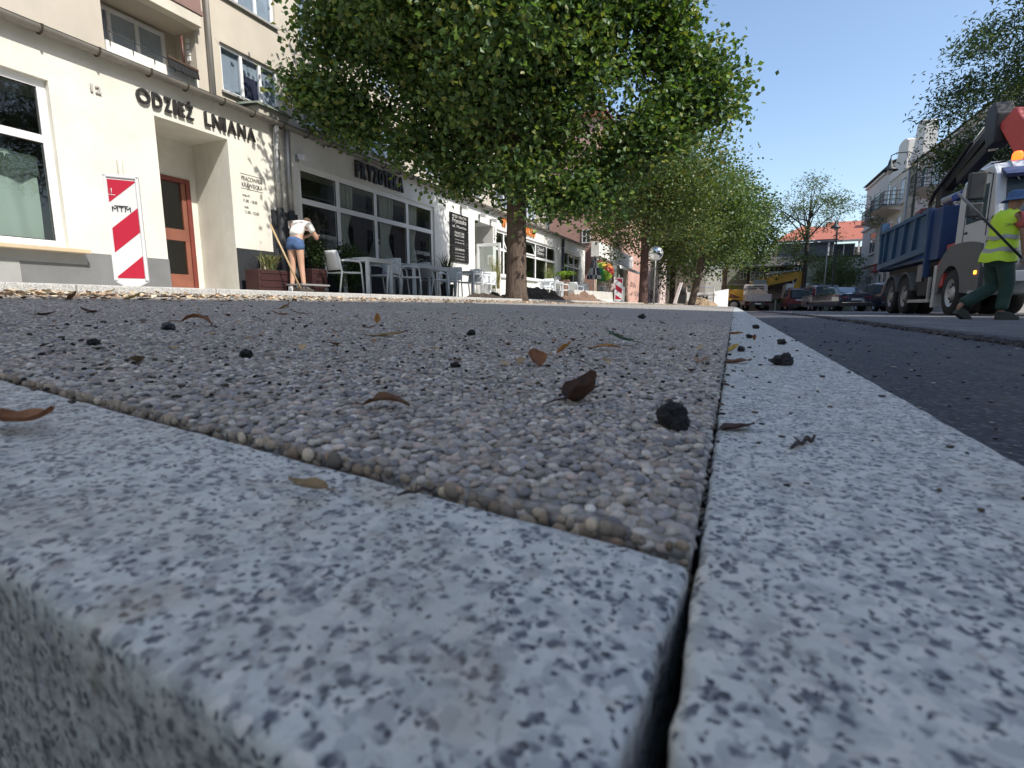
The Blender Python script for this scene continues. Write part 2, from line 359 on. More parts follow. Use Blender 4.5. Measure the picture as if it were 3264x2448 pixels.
for r in range(ROWS):
    for c in range(4 if r else 3):
        x1 = -0.009 - c * SW; x0 = x1 - SW + 0.005; y0 = 0.217 + r * (SD + 0.003); y1 = y0 + SD
        if slab_me is None:
            b = MB(); b.box(-SW / 2 + 0.0025, SW / 2 - 0.0025, 0, SD, -0.06, 0.0); slab_me = b.mesh('paving_slab', m_agg, bevel=0.004)
        me_s = slab_me
        if r == 0:
            cx_ = (x0 + x1) / 2; b = MB(); ya, yb = FRONT(x0) - y0, FRONT(x1) - y0
            b.prism([(-SW / 2 + .0025, ya), (SW / 2 - .0025, yb), (SW / 2 - .0025, SD), (-SW / 2 + .0025, SD)], -0.06, 0.0, 'z'); me_s = b.mesh('paving_slab', m_agg, bevel=0.004)
        o = bpy.data.objects.new('paving_slab', me_s); C.objects.link(o); o.parent = pavement
        cx = (x0 + x1) / 2; dz = 0.004 + rnd.uniform(-0.001, 0.001)
        o.location = (cx, y0, pavez(cx) + dz - 0.0024); o.rotation_euler = (rnd.uniform(-.002, .002), math.atan(0.047), 0)
# pebbles bedded in the slabs: real stones near the camera
def pebbles():
    phi = (1 + 5 ** 0.5) / 2
    bm = bmesh.new(); bmesh.ops.create_icosphere(bm, subdivisions=2, radius=1); bm.verts.ensure_lookup_table()
    hv = np.array([v.co[:] for v in bm.verts]); hf = np.array([[v.index for v in f.verts] for f in bm.faces]); bm.free()
    def top(v, f, cut):
        keep = v[f].max(1)[:, 2] > cut; f = f[keep]; u = np.unique(f); mp = np.zeros(len(v), int); mp[u] = np.arange(len(u)); return v[u], mp[f]
    hi = top(hv, hf, -0.15)
    bm = bmesh.new(); bmesh.ops.create_icosphere(bm, subdivisions=1, radius=1); bm.verts.ensure_lookup_table()
    lv = np.array([v.co[:] for v in bm.verts]); lf = np.array([[v.index for v in f.verts] for f in bm.faces]); bm.free()
    lo = top(lv, lf, -0.05)
    pts = []
    sp = 0.0068; ystart = 0.210
    for r in range(ROWS):
        y0 = 0.217 + r * (SD + 0.003)
        for q in range(int((SD + (0.012 if r == 0 else 0.004)) / (sp * 0.88))):
            yy = y0 - (0.009 if r == 0 else 0.002) + q * sp * 0.88
            xmax = min(3.2, yy * 2.6 + 0.15); k = int(xmax / sp)
            if yy > 1.6: k = int(k * 0.8)
            sx = -0.0120 - (np.arange(k) + (q % 2) * 0.5) * sp
            for_x = sx + rng.normal(0, sp * 0.17, k); yj = yy + rng.normal(0, sp * 0.17, k)
            cell = (-(for_x + 0.0085)) % SW; ok = (cell > 0.002) & (cell < SW - 0.003) & (for_x < -0.0110)
            yf = (0.2095 + 0.076 * np.abs(for_x)) if r == 0 else y0; ok = ok & (yj > yf - 0.001); e = np.minimum(yj - yf, y0 + SD - yj); ex = np.minimum(cell, SW - cell); e = np.minimum(e, ex)
            drop = np.where(e < 0.010, ((0.010 - np.maximum(e, -0.002)) / 0.010) ** 2 * 0.0085, 0)
            z = 0.047 * -for_x + 0.0035 - drop
            p = np.stack([for_x, yj, z], 1)[ok]; pts.append(p)
    # stones showing in the front face of the first course
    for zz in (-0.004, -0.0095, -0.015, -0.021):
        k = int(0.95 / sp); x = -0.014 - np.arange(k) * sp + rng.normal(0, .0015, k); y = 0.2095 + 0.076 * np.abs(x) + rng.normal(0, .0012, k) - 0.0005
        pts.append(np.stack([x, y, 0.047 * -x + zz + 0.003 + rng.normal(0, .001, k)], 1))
    P = np.concatenate(pts); d = np.hypot(P[:, 0], P[:, 1])
    pal = np.array([(.30, .29, .29), (.22, .215, .22), (.36, .34, .32), (.40, .385, .37), (.27, .24, .22), (.15, .155, .17), (.52, .51, .49), (.33, .27, .25), (.26, .26, .29), (.44, .38, .35), (.20, .18, .165)])
    pw = np.array([.17, .17, .14, .10, .12, .08, .04, .06, .06, .02, .04])
    objs = []
    for sel, (tv, tf), nm in ((d < 0.75, hi, 'near'), ((d >= 0.75) & (d < 2.6), lo, 'far')):
        p = P[sel]; n = len(p)
        ang = rng.uniform(0, math.pi, n); s = sp * 0.5 * rng.lognormal(0.10, 0.22, n)
        if nm == 'far': s *= 1.06
        s = np.clip(s, sp * 0.36, sp * 1.15)
        asp = rng.uniform(0.72, 1.15, n); hz = rng.uniform(0.42, 0.7, n)
        v = tv[None] * np.stack([s * asp, s / asp ** 0.5, s * hz], 1)[:, None, :]
        ca, sa = np.cos(ang)[:, None], np.sin(ang)[:, None]
        x = v[..., 0] * ca - v[..., 1] * sa; y = v[..., 0] * sa + v[..., 1] * ca
        tl = rng.normal(0, 0.22, n)[:, None]; z = v[..., 2] + x * tl
        V = np.stack([x, y, z], -1) + p[:, None, :]; V[..., 2] += (-s * hz * 0.80 + rng.normal(0, 0.0007, n))[:, None]
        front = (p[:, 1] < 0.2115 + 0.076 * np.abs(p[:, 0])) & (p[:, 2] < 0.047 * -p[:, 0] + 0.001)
        # stones of the front face stand out towards the camera instead of up
        if front.any():
            vf = v[front]; V[front] = np.stack([vf[..., 0], -vf[..., 2] * .8, vf[..., 1] * 0.9], -1) * rng.uniform(.6, 1.25, (front.sum(), 1, 1)) + p[front][:, None, :]
        F = (tf[None] + (np.arange(n) * len(tv))[:, None, None]).reshape(-1, 3)
        if len(V) == 0: continue
        col = pal[rng.choice(len(pal), n, p=pw)] * rng.uniform(0.75, 1.3, (n, 1)) * np.array([1.26, 1.22, 1.16])
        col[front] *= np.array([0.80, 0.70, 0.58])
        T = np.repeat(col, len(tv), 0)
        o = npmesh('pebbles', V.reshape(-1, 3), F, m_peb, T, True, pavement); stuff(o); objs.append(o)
m_peb = pebblemat(); pebbles()
# granite step and the upper pavement up to the shop fronts
kb = MB(); kb.box(-4.04, -4.36, -9.0, 74, -0.1, 0.17); kerb = struct(kb.build('kerb', m_sand))
b = MB(); b.box(-0.16, 0.16, 0, 0.996, -0.1, 0.0); me_step = b.mesh('kerb_stone', m_granw, bevel=0.012)
for i in range(60):
    o = bpy.data.objects.new('kerb_stone', me_step); C.objects.link(o); o.parent = kerb; o.location = (-4.16, -8 + i, 0.238 + rnd.uniform(-.003, .003))
up = MB()
for y0, y1 in ((-9, 5), (5, 15), (15, 30), (30, 75)): up.quad((-8.6, y0, pavez(-8.6)), (-4.30, y0, pavez(-4.3)), (-4.30, y1, pavez(-4.3)), (-8.6, y1, pavez(-8.6)))
struct(up.build('upper_pavement', M('pale paving', (0.42, 0.40, 0.36), 0.85, bmp=0.3)))
# kerb stones along the road: nearest two are finely cut and worn
def kerbstone(x0, x1, y0, y1, z0, z1, seed, nx=14, ny=60, r=0.0045):
    """granite block with rounded, slightly chipped arrises"""
    bm = bmesh.new(); bmesh.ops.create_cube(bm, size=1)
    for v in bm.verts: v.co = Vector((x0 if v.co.x < 0 else x1, y0 if v.co.y < 0 else y1, z0 if v.co.z < 0 else z1))
    bmesh.ops.bevel(bm, geom=list(bm.edges), offset=r, segments=4, profile=0.5, affect='EDGES')
    for ax, n in ((0, nx), (1, ny)):
        a, b = ((x0, x1), (y0, y1))[ax]
        for i in range(1, n):
            c = a + (b - a) * i / n; no = Vector((1, 0, 0)) if ax == 0 else Vector((0, 1, 0)); co = Vector((c, 0, 0)) if ax == 0 else Vector((0, c, 0))
            bmesh.ops.bisect_plane(bm, geom=list(bm.verts) + list(bm.edges) + list(bm.faces), plane_co=co, plane_no=no)
    from mathutils import noise as N
    for v in bm.verts:
        p = v.co * 55 + Vector((seed, 0, 0)); q = v.co * 160 + Vector((0, seed, 0))
        d = Vector((N.noise(p), N.noise(p + Vector((9, 3, 1))), N.noise(p + Vector((4, 7, 2))) * 0.5)) * 0.0014 + Vector((N.noise(q), N.noise(q + Vector((5, 1, 8))), N.noise(q + Vector((2, 2, 6))) * 0.5)) * 0.0006
        v.co += d
    me = bpy.data.meshes.new('kerb_stone'); 
    for f in bm.faces: f.smooth = True
    bm.to_mesh(me); bm.free(); me.materials.append(m_gran); return me
for i in range(34):
    y0 = -0.104 + i * 1.004 
    if i < 2: me = kerbstone(-0.0075 + 0.0, 0.176, y0, y0 + 1.0, -0.24, 0.0, 3.1 * i + 1, 12, 90 if i == 0 else 50)
    elif i == 2:
        b = MB(); b.box(-0.0075, 0.176, 0, 1.0, -0.24, 0); me_k = b.mesh('kerb_stone', m_gran, bevel=0.006); me = me_k
    else: me = me_k
    o = bpy.data.objects.new('kerb_stone', me); C.objects.link(o); o.parent = kerb
    if i >= 2: o.location = (rnd.uniform(-.001, .001), y0, 0.0 + rnd.uniform(-.001, .001))
# the granite block laid across, at the photographer's feet
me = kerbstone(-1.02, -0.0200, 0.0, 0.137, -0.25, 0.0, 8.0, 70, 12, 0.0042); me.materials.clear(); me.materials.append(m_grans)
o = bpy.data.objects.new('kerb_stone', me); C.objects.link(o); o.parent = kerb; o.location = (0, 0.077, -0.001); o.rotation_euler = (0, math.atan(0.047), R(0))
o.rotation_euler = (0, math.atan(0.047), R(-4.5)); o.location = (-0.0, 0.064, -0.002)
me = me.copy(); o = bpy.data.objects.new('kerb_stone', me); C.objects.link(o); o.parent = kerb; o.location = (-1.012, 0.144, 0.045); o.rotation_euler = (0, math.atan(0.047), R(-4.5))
g = MB(); g.box(-0.02, 0.0, 0.0, 0.21, -0.24, -0.12); o = g.build('joint_soil', m_sand, kerb)
# ------------------------------------------------------------------ loose litter on the ground (what nobody could count)
def scatter_rocks(name, n, fn, s0, s1, cols, label, cat, flat=0.7):
    bm = bmesh.new(); bmesh.ops.create_icosphere(bm, subdivisions=1, radius=1); bm.verts.ensure_lookup_table()
    lv = np.array([v.co[:] for v in bm.verts]); lf = np.array([[v.index for v in f.verts] for f in bm.faces]); bm.free()
    P = np.array([fn() for _ in range(n)]); s = np.exp(rng.uniform(math.log(s0), math.log(s1), n))
    D = np.hypot(P[:, 0], P[:, 1]); s = np.minimum(s, 0.0010 + D * 0.0028)
    v = lv[None] * (1 + rng.uniform(-.35, .35, (n, len(lv), 1))) * s[:, None, None] * np.stack([rng.uniform(.7, 1.3, n), rng.uniform(.7, 1.3, n), np.full(n, flat)], 1)[:, None]
    V = v + P[:, None]; V[..., 2] += (s * flat * 0.5)[:, None]
    F = (lf[None] + (np.arange(n) * len(lv))[:, None, None]).reshape(-1, 3)
    cols = np.array(cols); T = np.repeat(cols[rng.integers(0, len(cols), n)] * rng.uniform(.7, 1.2, (n, 1)), len(lv), 0)
    return stuff(npmesh(name, V.reshape(-1, 3), F, m_rub, T), label, cat)
m_rub = attrmat('loose grit', 0.85)
def onpave(dmin=0.25, dmax=6.0):
    d = dmin * (dmax / dmin) ** rnd.random(); a = R(rnd.uniform(0, 68)); x = -d * math.sin(a); y = d * math.cos(a)
    x = max(x, -3.95); return (x, y, pavez(x) + 0.004)
def onkerb():
    y = 0.3 * (8 / 0.3) ** rnd.random(); x = rnd.choice([rnd.gauss(0.01, 0.02), rnd.uniform(0, 0.17)]); return (min(.17, max(-0.005, x)), y, 0)
def onroad():
    y = 0.9 * (14 / 0.9) ** rnd.random(); x = 0.18 + rnd.random() ** 1.5 * 1.3; return (x, y, -0.126)
scatter_rocks('asphalt_crumbs', 750, lambda: onpave(0.5, 6), 0.0012, 0.006, [(.03, .028, .03), (.05, .045, .04), (.10, .08, .06)], 'dark asphalt crumbs strewn over the pebbled slabs', 'crumbs', 0.6)
scatter_rocks('kerb_crumbs', 120, onkerb, 0.0012, 0.0055, [(.03, .03, .035), (.10, .07, .05), (.05, .04, .035)], 'dark crumbs lying along the granite kerb stones', 'crumbs', 0.55)
scatter_rocks('road_crumbs', 500, onroad, 0.003, 0.013, [(.012, .012, .014), (.02, .02, .022), (.3, .29, .27)], 'loose grit scattered over the fresh black asphalt', 'crumbs', 0.35)
scatter_rocks('edge_rubble', 700, lambda: (1.5 + rnd.gauss(0, 0.035), 1.5 * (16 / 1.5) ** rnd.random(), -0.12), 0.004, 0.022, [(.015, .015, .017), (.03, .03, .032), (.07, .065, .06)], 'broken asphalt rubble along the edge of the old road surface', 'rubble', 0.6)
scatter_rocks('joint_dirt', 600, lambda: (-0.012 + rnd.gauss(0, .003), 0.23 * (6 / 0.23) ** rnd.random(), -0.003), 0.0012, 0.004, [(.12, .11, .09), (.16, .14, .11), (.07, .065, .06)], 'dirt packed in the joint between slabs and kerb', 'dirt', 0.5)
# ------------------------------------------------------------------ dead leaves
def leafblade(L, Wd, curl, fold, seed, n=7):
    """a dry lime leaf: heart shaped blade with a folded midrib, curled, with a stalk"""
    r = random.Random(seed); b = MB(); rows = []
    for i in range(n + 1):
        t = i / n; w = Wd * 0.5 * (math.sin(math.pi * min(1, t * 0.93 + 0.05)) ** 0.75) * (1.15 - 0.5 * t) * (1 + r.uniform(-.10, .10))
        a = curl * (t - 0.35); x = L * math.sin(a) / curl if abs(curl) > 1e-3 else L * (t - .35); z = L * (1 - math.cos(a)) / curl if abs(curl) > 1e-3 else 0
        row = []
        for k in (-1, -0.5, 0, 0.5, 1):
            e = abs(k) ** 1.5; row.append((x + r.uniform(-.02, .02) * L * abs(k), k * w * math.cos(fold * abs(k)), z + e * w * math.sin(fold) + r.uniform(-.03, .05) * L * abs(k)))
        rows += row
    b.add(rows, [(i * 5 + k, i * 5 + k + 1, (i + 1) * 5 + k + 1, (i + 1) * 5 + k) for i in range(n) for k in range(4)], True)
    s = rows[2]; b2 = MB(); b2.tube([s, (s[0] - L * 0.25, s[1] + L * .04, s[2] + L * 0.03), (s[0] - L * 0.45, s[1] + L * 0.10, s[2] + L * 0.01)], [L * 0.018, L * 0.012, L * 0.010], 5)
    return b, b2
def leafmat(name, rgb):
    m, nt, b, o = nodemat(name); v = coords(nt)
    n = noise(nt, v, 90, 5, 0.7); r = ramp(nt, n.outputs[0], [(0.3, [c * 0.45 for c in rgb]), (0.6, rgb), (0.8, [c * 1.35 for c in rgb])])
    nt.links.new(r.outputs[0], b.inputs['Base Color']); b.inputs['Roughness'].default_value = 0.65
    t = nt.nodes.new('ShaderNodeBsdfTranslucent'); nt.links.new(r.outputs[0], t.inputs[0]); mx = nt.nodes.new('ShaderNodeMixShader'); mx.inputs[0].default_value = 0.25
    nt.links.new(b.outputs[0], mx.inputs[1]); nt.links.new(t.outputs[0], mx.inputs[2]); nt.links.new(mx.outputs[0], o.inputs[0]); return m
LM = {'brown': leafmat('brown leaf', (.17, .085, .04)), 'dark': leafmat('dark leaf', (.075, .035, .022)), 'rust': leafmat('rust leaf', (.27, .11, .045)), 'yellow': leafmat('yellow leaf', (.48, .33, .08)), 'tan': leafmat('tan leaf', (.34, .24, .13)), 'orange': leafmat('orange leaf', (.42, .20, .05)), 'green': leafmat('green leaf', (.09, .17, .10))}
LEAVES = [ # px, py (photo), length, width, curl, fold, heading, tilt, colour, label
 (60, 1345, .040, .018, .9, .5, -15, 0, 'rust', 'long rusty curled leaf on the near granite block at the left edge'),
 (1000, 1560, .016, .008, .6, .6, 160, 0, 'tan', 'small tan seed wing with stalk on the near granite block'),
 (1215, 1300, .026, .015, -.9, .5, 5, 4, 'brown', 'brown leaf shaped like a boat lying on the pebbled slab, left of the middle'),
 (1850, 1280, .030, .026, 2.4, .9, 40, 10, 'dark', 'curled dark crimson leaf forming an arch on the pebbled slab'),
 (1710, 1165, .030, .026, 1.0, .7, 100, 22, 'rust', 'crumpled rust coloured leaf standing up on the pebbled slab'),
 (1795, 1125, .024, .014, .6, .8, 20, 30, 'orange', 'small orange brown leaf tilted up beside the crumpled rust one'),
 (1985, 1100, .046, .030, .7, .3, 170, 16, 'green', 'green leaf lying on top of an orange one'),
 (1930, 1116, .042, .016, -.6, .4, -5, 2, 'orange', 'orange leaf under the green one'),
 (1205, 1030, .030, .024, .9, .5, 90, 75, 'orange', 'upright orange leaf catching light on the slabs'),
 (1180, 1045, .030, .014, .7, .4, 10, 8, 'brown', 'brown leaf beneath the upright orange leaf'),
 (1220, 1072, .050, .016, .5, .3, 0, 2, 'tan', 'flat tan leaf with long stalk below the upright orange leaf'),
 (620, 1040, .036, .020, -1.6, .4, 10, 4, 'rust', 'arched rusty leaf on the slabs left of the tan leaf'),
 (905, 985, .060, .034, 1.2, .6, 30, 20, 'tan', 'largest of the tan leaves heaped near the shadow edge'),
 (900, 1003, .060, .024, .6, .3, 170, 4, 'rust', 'flat rusty leaf under the heap of tan leaves'),
 (960, 1000, .055, .018, .8, .3, 200, 6, 'brown', 'narrow brown leaf at the right end of the tan heap'),
 (420, 955, .080, .040, .9, .5, 30, 20, 'yellow', 'yellow leaf with a raised tip at the shadow edge below the striped board'),
 (460, 956, .075, .020, .3, .5, 0, 3, 'dark', 'long dark leaf beside the yellow leaf below the striped board'),
 (230, 957, .055, .040, 1.2, .8, 60, 35, 'brown', 'rounded brown leaf standing at the shadow edge on the left'),
 (140, 1005, .050, .022, .7, .4, 0, 3, 'dark', 'black withered leaf on the slabs at the far left'),
 (290, 996, .055, .025, .8, .4, 170, 5, 'dark', 'dark brown leaf with a long stalk on the slabs at the left'),
 (345, 935, .075, .040, .8, .5, 10, 15, 'yellow', 'yellow leaf lying in the sunlit litter under the striped board'),
 (1450, 1003, .040, .02, .7, .5, 0, 12, 'tan', 'tan leaf at mid distance in line with the tree trunk'),
 (2340, 1065, .036, .02, .3, .5, 0, 2, 'orange', 'flat orange leaf on the kerb beside the joint'),
 (2335, 1120, .022, .016, 1.0, .6, 20, 25, 'yellow', 'small yellowish leaf on the kerb next to dark crumbs'),
 (2340, 1158, .034, .016, .4, .4, 0, 4, 'brown', 'flat brown leaf lying over the slab joint on the kerb'),
 (2405, 1085, .014, .012, 1.4, .9, 60, 60, 'rust', 'tiny reddish leaf standing on the kerb'),
 (2335, 1370, .022, .014, .4, .4, 10, 3, 'dark', 'dark rotted leaf on the kerb to the right of the black stone'),
]
def unproj(px, py, zoff=0.0, plane=None):
    """photo pixel to the point where its ray meets the ground"""
    cx = (px - 1632) / 1620; cy = -(py - 1224) / 1620; p = R(PITCH); q = R(YAW)
    fw = math.cos(p) + math.sin(p) * cy; upz = -math.sin(p) + math.cos(p) * cy
    d = Vector((cx * math.cos(q) - fw * math.sin(q), cx * math.sin(q) + fw * math.cos(q), upz))
    if d.x < 0:
        t = (zoff - CAMZ) / (d.z + 0.047 * d.x); P = d * t; 
        return Vector((P.x, P.y, pavez(P.x) + zoff)) if P.x > -4 else Vector((P.x, P.y, .2))
    t = (zoff - CAMZ) / d.z; P = d * t; return Vector((P.x, P.y, zoff))
for i, (px, py, L, Wd, curl, fold, hd, tilt, col, lab) in enumerate(LEAVES):
    P = unproj(px, py, 0.004 if px < 2300 else 0.0)
    if P.y > 4.2 or P.y < 0: P = unproj(px, max(py, 985)); 
    kL = 1.9 if 'arch' in lab else 1.45 if py > 1050 else 1.0; L *= kL; Wd *= kL
    b, b2 = leafblade(L, Wd, curl, fold, i + 5); mt = LM[col]
    o = b.build('dry_leaf', mt); tag(o, lab, 'leaf', 'dead leaves on the pavement'); b2.build('stalk', mt, o)
    o.rotation_euler = (R(rnd.uniform(-8, 8)), -R(tilt), R(hd + YAW)); zmin = min((o.rotation_euler.to_matrix() @ v.co).z for v in o.data.vertices)
    o.location = P + Vector((0, 0, -zmin + 0.0006 + (0.008 if col == 'green' else 0)))
STONES = [(2148, 1362, .0125, (.022, .023, .027), 'lumpy black asphalt stone on the corner of the pebbled slab'),
 (2490, 1163, .0135, (.03, .03, .035), 'dark wedge shaped stone on the granite kerb near the asphalt'),
 (1452, 1172, .0055, (.02, .02, .022), 'round black stone on the slabs in front of the tree'),
 (1502, 1070, .010, (.025, .024, .025), 'black crumb of asphalt on the slabs below the tree trunk'),
 (2490, 1098, .010, (.04, .04, .045), 'dark chip on the kerb beyond the wedge shaped stone'),
 (2408, 1048, .013, (.035, .03, .03), 'flattened dark stone on the far part of the kerb'),
 (2388, 1078, .009, (.03, .028, .028), 'small dark stone beside the orange leaf on the kerb'),
 (2362, 1120, .008, (.05, .04, .04), 'small dark crumb beside the yellowish leaf on the kerb'),
 (538, 1052, .011, (.08, .085, .095), 'grey rounded stone with a twig on the slabs at the left'),
 (300, 1100, .007, (.04, .04, .045), 'small dark pyramid of grit on the slabs at the left'),
 (786, 1140, .008, (.02, .02, .02), 'black crumb lying where two slabs meet'),
 (2045, 955 + 60, .018, (.03, .03, .03), 'sharp dark chip on the slabs near the far tree')]
for i, (px, py, s, col, lab) in enumerate(STONES):
    P = unproj(px, py, 0.003 if px < 2300 else 0); r = random.Random(i * 7 + 2)
    bm = bmesh.new(); bmesh.ops.create_icosphere(bm, subdivisions=4, radius=1)
    from mathutils import noise as NO
    for v in bm.verts:
        p = v.co * 1.3 + Vector((i * 5, 0, 0)); q = v.co * 4 + Vector((0, i * 5, 0)); v.co *= s * (1 + 0.45 * NO.noise(p) + 0.22 * NO.noise(q) + 0.13 * NO.noise(q * 2.7)); v.co.z *= 0.78 if i else 0.95
        if i in (1, 11): v.co.x *= 1.2; v.co.z *= 0.75 + 0.35 * (v.co.x > 0)
    for f in bm.faces: f.smooth = i != 1
    me = bpy.data.meshes.new('stone'); bm.to_mesh(me); bm.free(); me.materials.append(M('asphalt lump %d' % i, col, 0.7, var=0.5, scale=400, bmp=0.8, bscale=700))
    o = bpy.data.objects.new('stone', me); C.objects.link(o); o.location = P + Vector((0, 0, s * 0.62)); tag(o, lab, 'stone', 'loose dark stones on the ground')
m_twig = M('twig bark', (.055, .042, .04), 0.8, bmp=0.5, bscale=400)
for px, py, L, hd, lab in ((2560, 1420, .019, 38, 'knotty dark twig lying on the granite kerb'), (1330, 1580, .010, 25, 'thin twig on the near granite block at the slab joint'), (2120, 1035, .035, 120, 'thin pale twig sticking up from the slabs near the green leaf')):
    P = unproj(px, py); b = MB(); c, s_ = math.cos(R(hd + YAW)), math.sin(R(hd + YAW))
    pts = [P + Vector((c * L * t, s_ * L * t, 0.002 + 0.12 * L * math.sin(t * 7) + (0.4 * L * t if 'sticking' in lab else 0.06 * L))) for t in (-1, -.5, -.1, .3, .7, 1)]
    b.tube(pts, [L * .06, L * .09, L * .07, L * .10, L * .08, L * .05], 6); b.tube([pts[2], pts[2] + Vector((c * L * .2 - s_ * L * .4, s_ * L * .2 + c * L * .4, .003))], [L * .05, L * .03], 5)
    tag(b.build('twig', m_twig), lab, 'twig')
# litter of yellow and brown leaves along the granite step
def litter(name, n, fn, size, pal, label, cat):
    base = np.array([(0, 0, 0), (.5, .42, .12), (1, 0, .04), (.5, -.42, .10)]) - np.array([.5, 0, 0])
    P = np.array([fn() for _ in range(n)]); s = rng.uniform(size[0], size[1], n)
    a = rng.uniform(0, 6.28, n); tl = rng.uniform(-.7, .7, n)
    v = base[None] * s[:, None, None]; x = v[..., 0] * np.cos(a)[:, None] - v[..., 1] * np.sin(a)[:, None]; y = v[..., 0] * np.sin(a)[:, None] + v[..., 1] * np.cos(a)[:, None]
    z = v[..., 2] + v[..., 0] * tl[:, None] * 0.8; z -= z.min(1)[:, None]
    V = np.stack([x, y, z], -1) + P[:, None]; F = (np.array([(0, 1, 2), (0, 2, 3)])[None] + (np.arange(n) * 4)[:, None, None]).reshape(-1, 3)
    pal = np.array(pal); T = np.repeat(pal[rng.integers(0, len(pal), n)] * rng.uniform(.7, 1.3, (n, 1)), 4, 0)
    return stuff(npmesh(name, V.reshape(-1, 3), F, m_rub, T), label, cat)
def lit1():
    x = -2.5 - 1.45 * rnd.random() ** 0.7; return (x, rnd.uniform(-2, 1) if rnd.random() < .05 else 1 + 45 * rnd.random() ** 1.6, pavez(x) + 0.002)
litter('leaf_litter', 11000, lit1, (.012, .040), [(.50, .38, .25), (.46, .31, .19), (.36, .24, .16), (.52, .44, .31), (.28, .19, .13), (.44, .38, .30)], 'yellow and brown leaf litter in the sun along the granite step', 'leaf litter')
def lit2():
    d = 0.7 * (9 / .7) ** rnd.random(); a = R(rnd.uniform(1, 66)); x = max(-3.9, -d * math.sin(a)); return (x, d * math.cos(a), pavez(x) + .003)
litter('leaf_bits', 380, lit2, (.008, .022), [(.20, .14, .10), (.28, .17, .10), (.14, .11, .09), (.34, .25, .15)], 'small torn bits of leaf scattered over the shaded slabs', 'leaf bits')
# ================================================================== SHOP ROW (single storey, X = -8.3)
FX = -8.3
def zf(y=0): return pavez(-8.3)
def wall_holes(X, y0, y1, z0, z1, holes, depth, b=None):
    """wall facing +X with reveals cut to the given depth"""
    b = b or MB(); Y = sorted({y0, y1, *[h[0] for h in holes], *[h[1] for h in holes]}); Z = sorted({z0, z1, *[h[2] for h in holes], *[h[3] for h in holes]})
    Y = [y for y in Y if y0 <= y <= y1]; Z = [z for z in Z if z0 <= z <= z1]
    for a, c in zip(Y, Y[1:]):
        for d, e in zip(Z, Z[1:]):
            my, mz = (a + c) / 2, (d + e) / 2
            if any(h[0] < my < h[1] and h[2] < mz < h[3] for h in holes): continue
            b.quad((X, a, d), (X, c, d), (X, c, e), (X, a, e))
    for h in holes:
        a, c, d, e = h[:4]; D = h[4] if len(h) > 4 else depth; x = X - D
        b.quad((X, a, d), (x, a, d), (x, a, e), (X, a, e)); b.quad((X, c, d), (X, c, e), (x, c, e), (x, c, d))
        b.quad((X, a, e), (x, a, e), (x, c, e), (X, c, e)); b.quad((X, a, d), (X, c, d), (x, c, d), (x, a, d))
    return b
m_glass = glassmat('shop glass', (0.86, 0.90, 0.88), base=0.02, ior=1.45); m_gdark = glassmat('dark window glass', (0.35, 0.38, 0.4), base=0.08)
m_wframe = M('white plastic frame', (0.78, 0.78, 0.78), 0.35, var=0.04)
def window(parent, X, y0, y1, z0, z1, mull, trans, fw=0.07, d=0.07, glass=None, fm=None, sash=True, name='window'):
    """frame facing +X with a pane in each opening; mull = inner posts (y), trans = rails (z)"""
    b = MB(); ys = [y0] + list(mull) + [y1]; zs = [z0] + list(trans) + [z1]
    b.box(X - d, X, y0, y1, z0, z0 + fw); b.box(X - d, X, y0, y1, z1 - fw, z1)
    b.box(X - d + .001, X - .002, y0, y0 + fw, z0 + fw, z1 - fw); b.box(X - d + .001, X - .002, y1 - fw, y1, z0 + fw, z1 - fw)
    for m in mull: b.box(X - d + .001, X - .002, m - fw / 2, m + fw / 2, z0 + fw, z1 - fw)
    for t in trans: b.box(X - d - .001, X + .001, y0 + fw, y1 - fw, t - fw / 2, t + fw / 2)
    fr = b.build(name, fm or m_wframe, parent, bevel=0.004)
    for i in range(len(ys) - 1):
        for j in range(len(zs) - 1):
            a = ys[i] + (fw if i == 0 else fw / 2); c = ys[i + 1] - (fw if i == len(ys) - 2 else fw / 2)
            e = zs[j] + (fw if j == 0 else fw / 2); f = zs[j + 1] - (fw if j == len(zs) - 2 else fw / 2)
            p = MB(); p.box(X - d * .6, X - d * .45, a, c, e, f); p.build('pane', glass or m_glass, fr)
            if sash:
                s = MB(); k = 0.012; x0, x1 = X - d * .4, X - d * .25
                s.box(x0, x1, a, c, e, e + k); s.box(x0, x1, a, c, f - k, f); s.box(x0, x1 + .001, a, a + k, e + k, f - k); s.box(x0, x1 + .001, c - k, c, e + k, f - k)
                s.build('gasket', M('black rubber seal', (.03, .03, .032), .6), fr)
    return fr
shop = thing('shop_row', 'single storey row of shops with cream and white plaster front, gutter and large windows', 'building')
W1 = (0.6, 4.12, 0.86, 2.97, 0.16); D1 = (5.44, 6.68, 0.25, 2.97, 0.92); WF = (8.25, 13.42, 1.13, 2.96, 0.12); D2 = (16.0, 17.45, 0.3, 2.98, 1.3)
W2 = (17.72, 24.82, 1.22, 2.93, 0.14); W3 = (26.15, 29.2, 1.12, 2.93, 0.14)
m_cream = M('cream plaster', (.66, .64, .57), .85, var=.08, scale=2.2, bmp=.25, bscale=70, var2=.34)
m_white = M('off white plaster', (.68, .68, .66), .85, var=.07, scale=1.5, bmp=.12, bscale=90, var2=.18)
m_dark = M('black painted plinth', (.022, .024, .03), .7, var=.25, bmp=.15)
m_grey = M('dark grey plinth', (.17, .175, .18), .85, var=.12, bmp=.2, bscale=120, var2=.3); m_grey2 = M('light grey plinth', (.33, .335, .33), .85, var=.08, bmp=.2, bscale=120, var2=.25)
ZT = 3.53
wall_holes(FX, -30.0, 8.12, 0.1, ZT, [W1, D1], .16).build('wall', m_cream, shop, label='cream plaster wall of the linen shop')
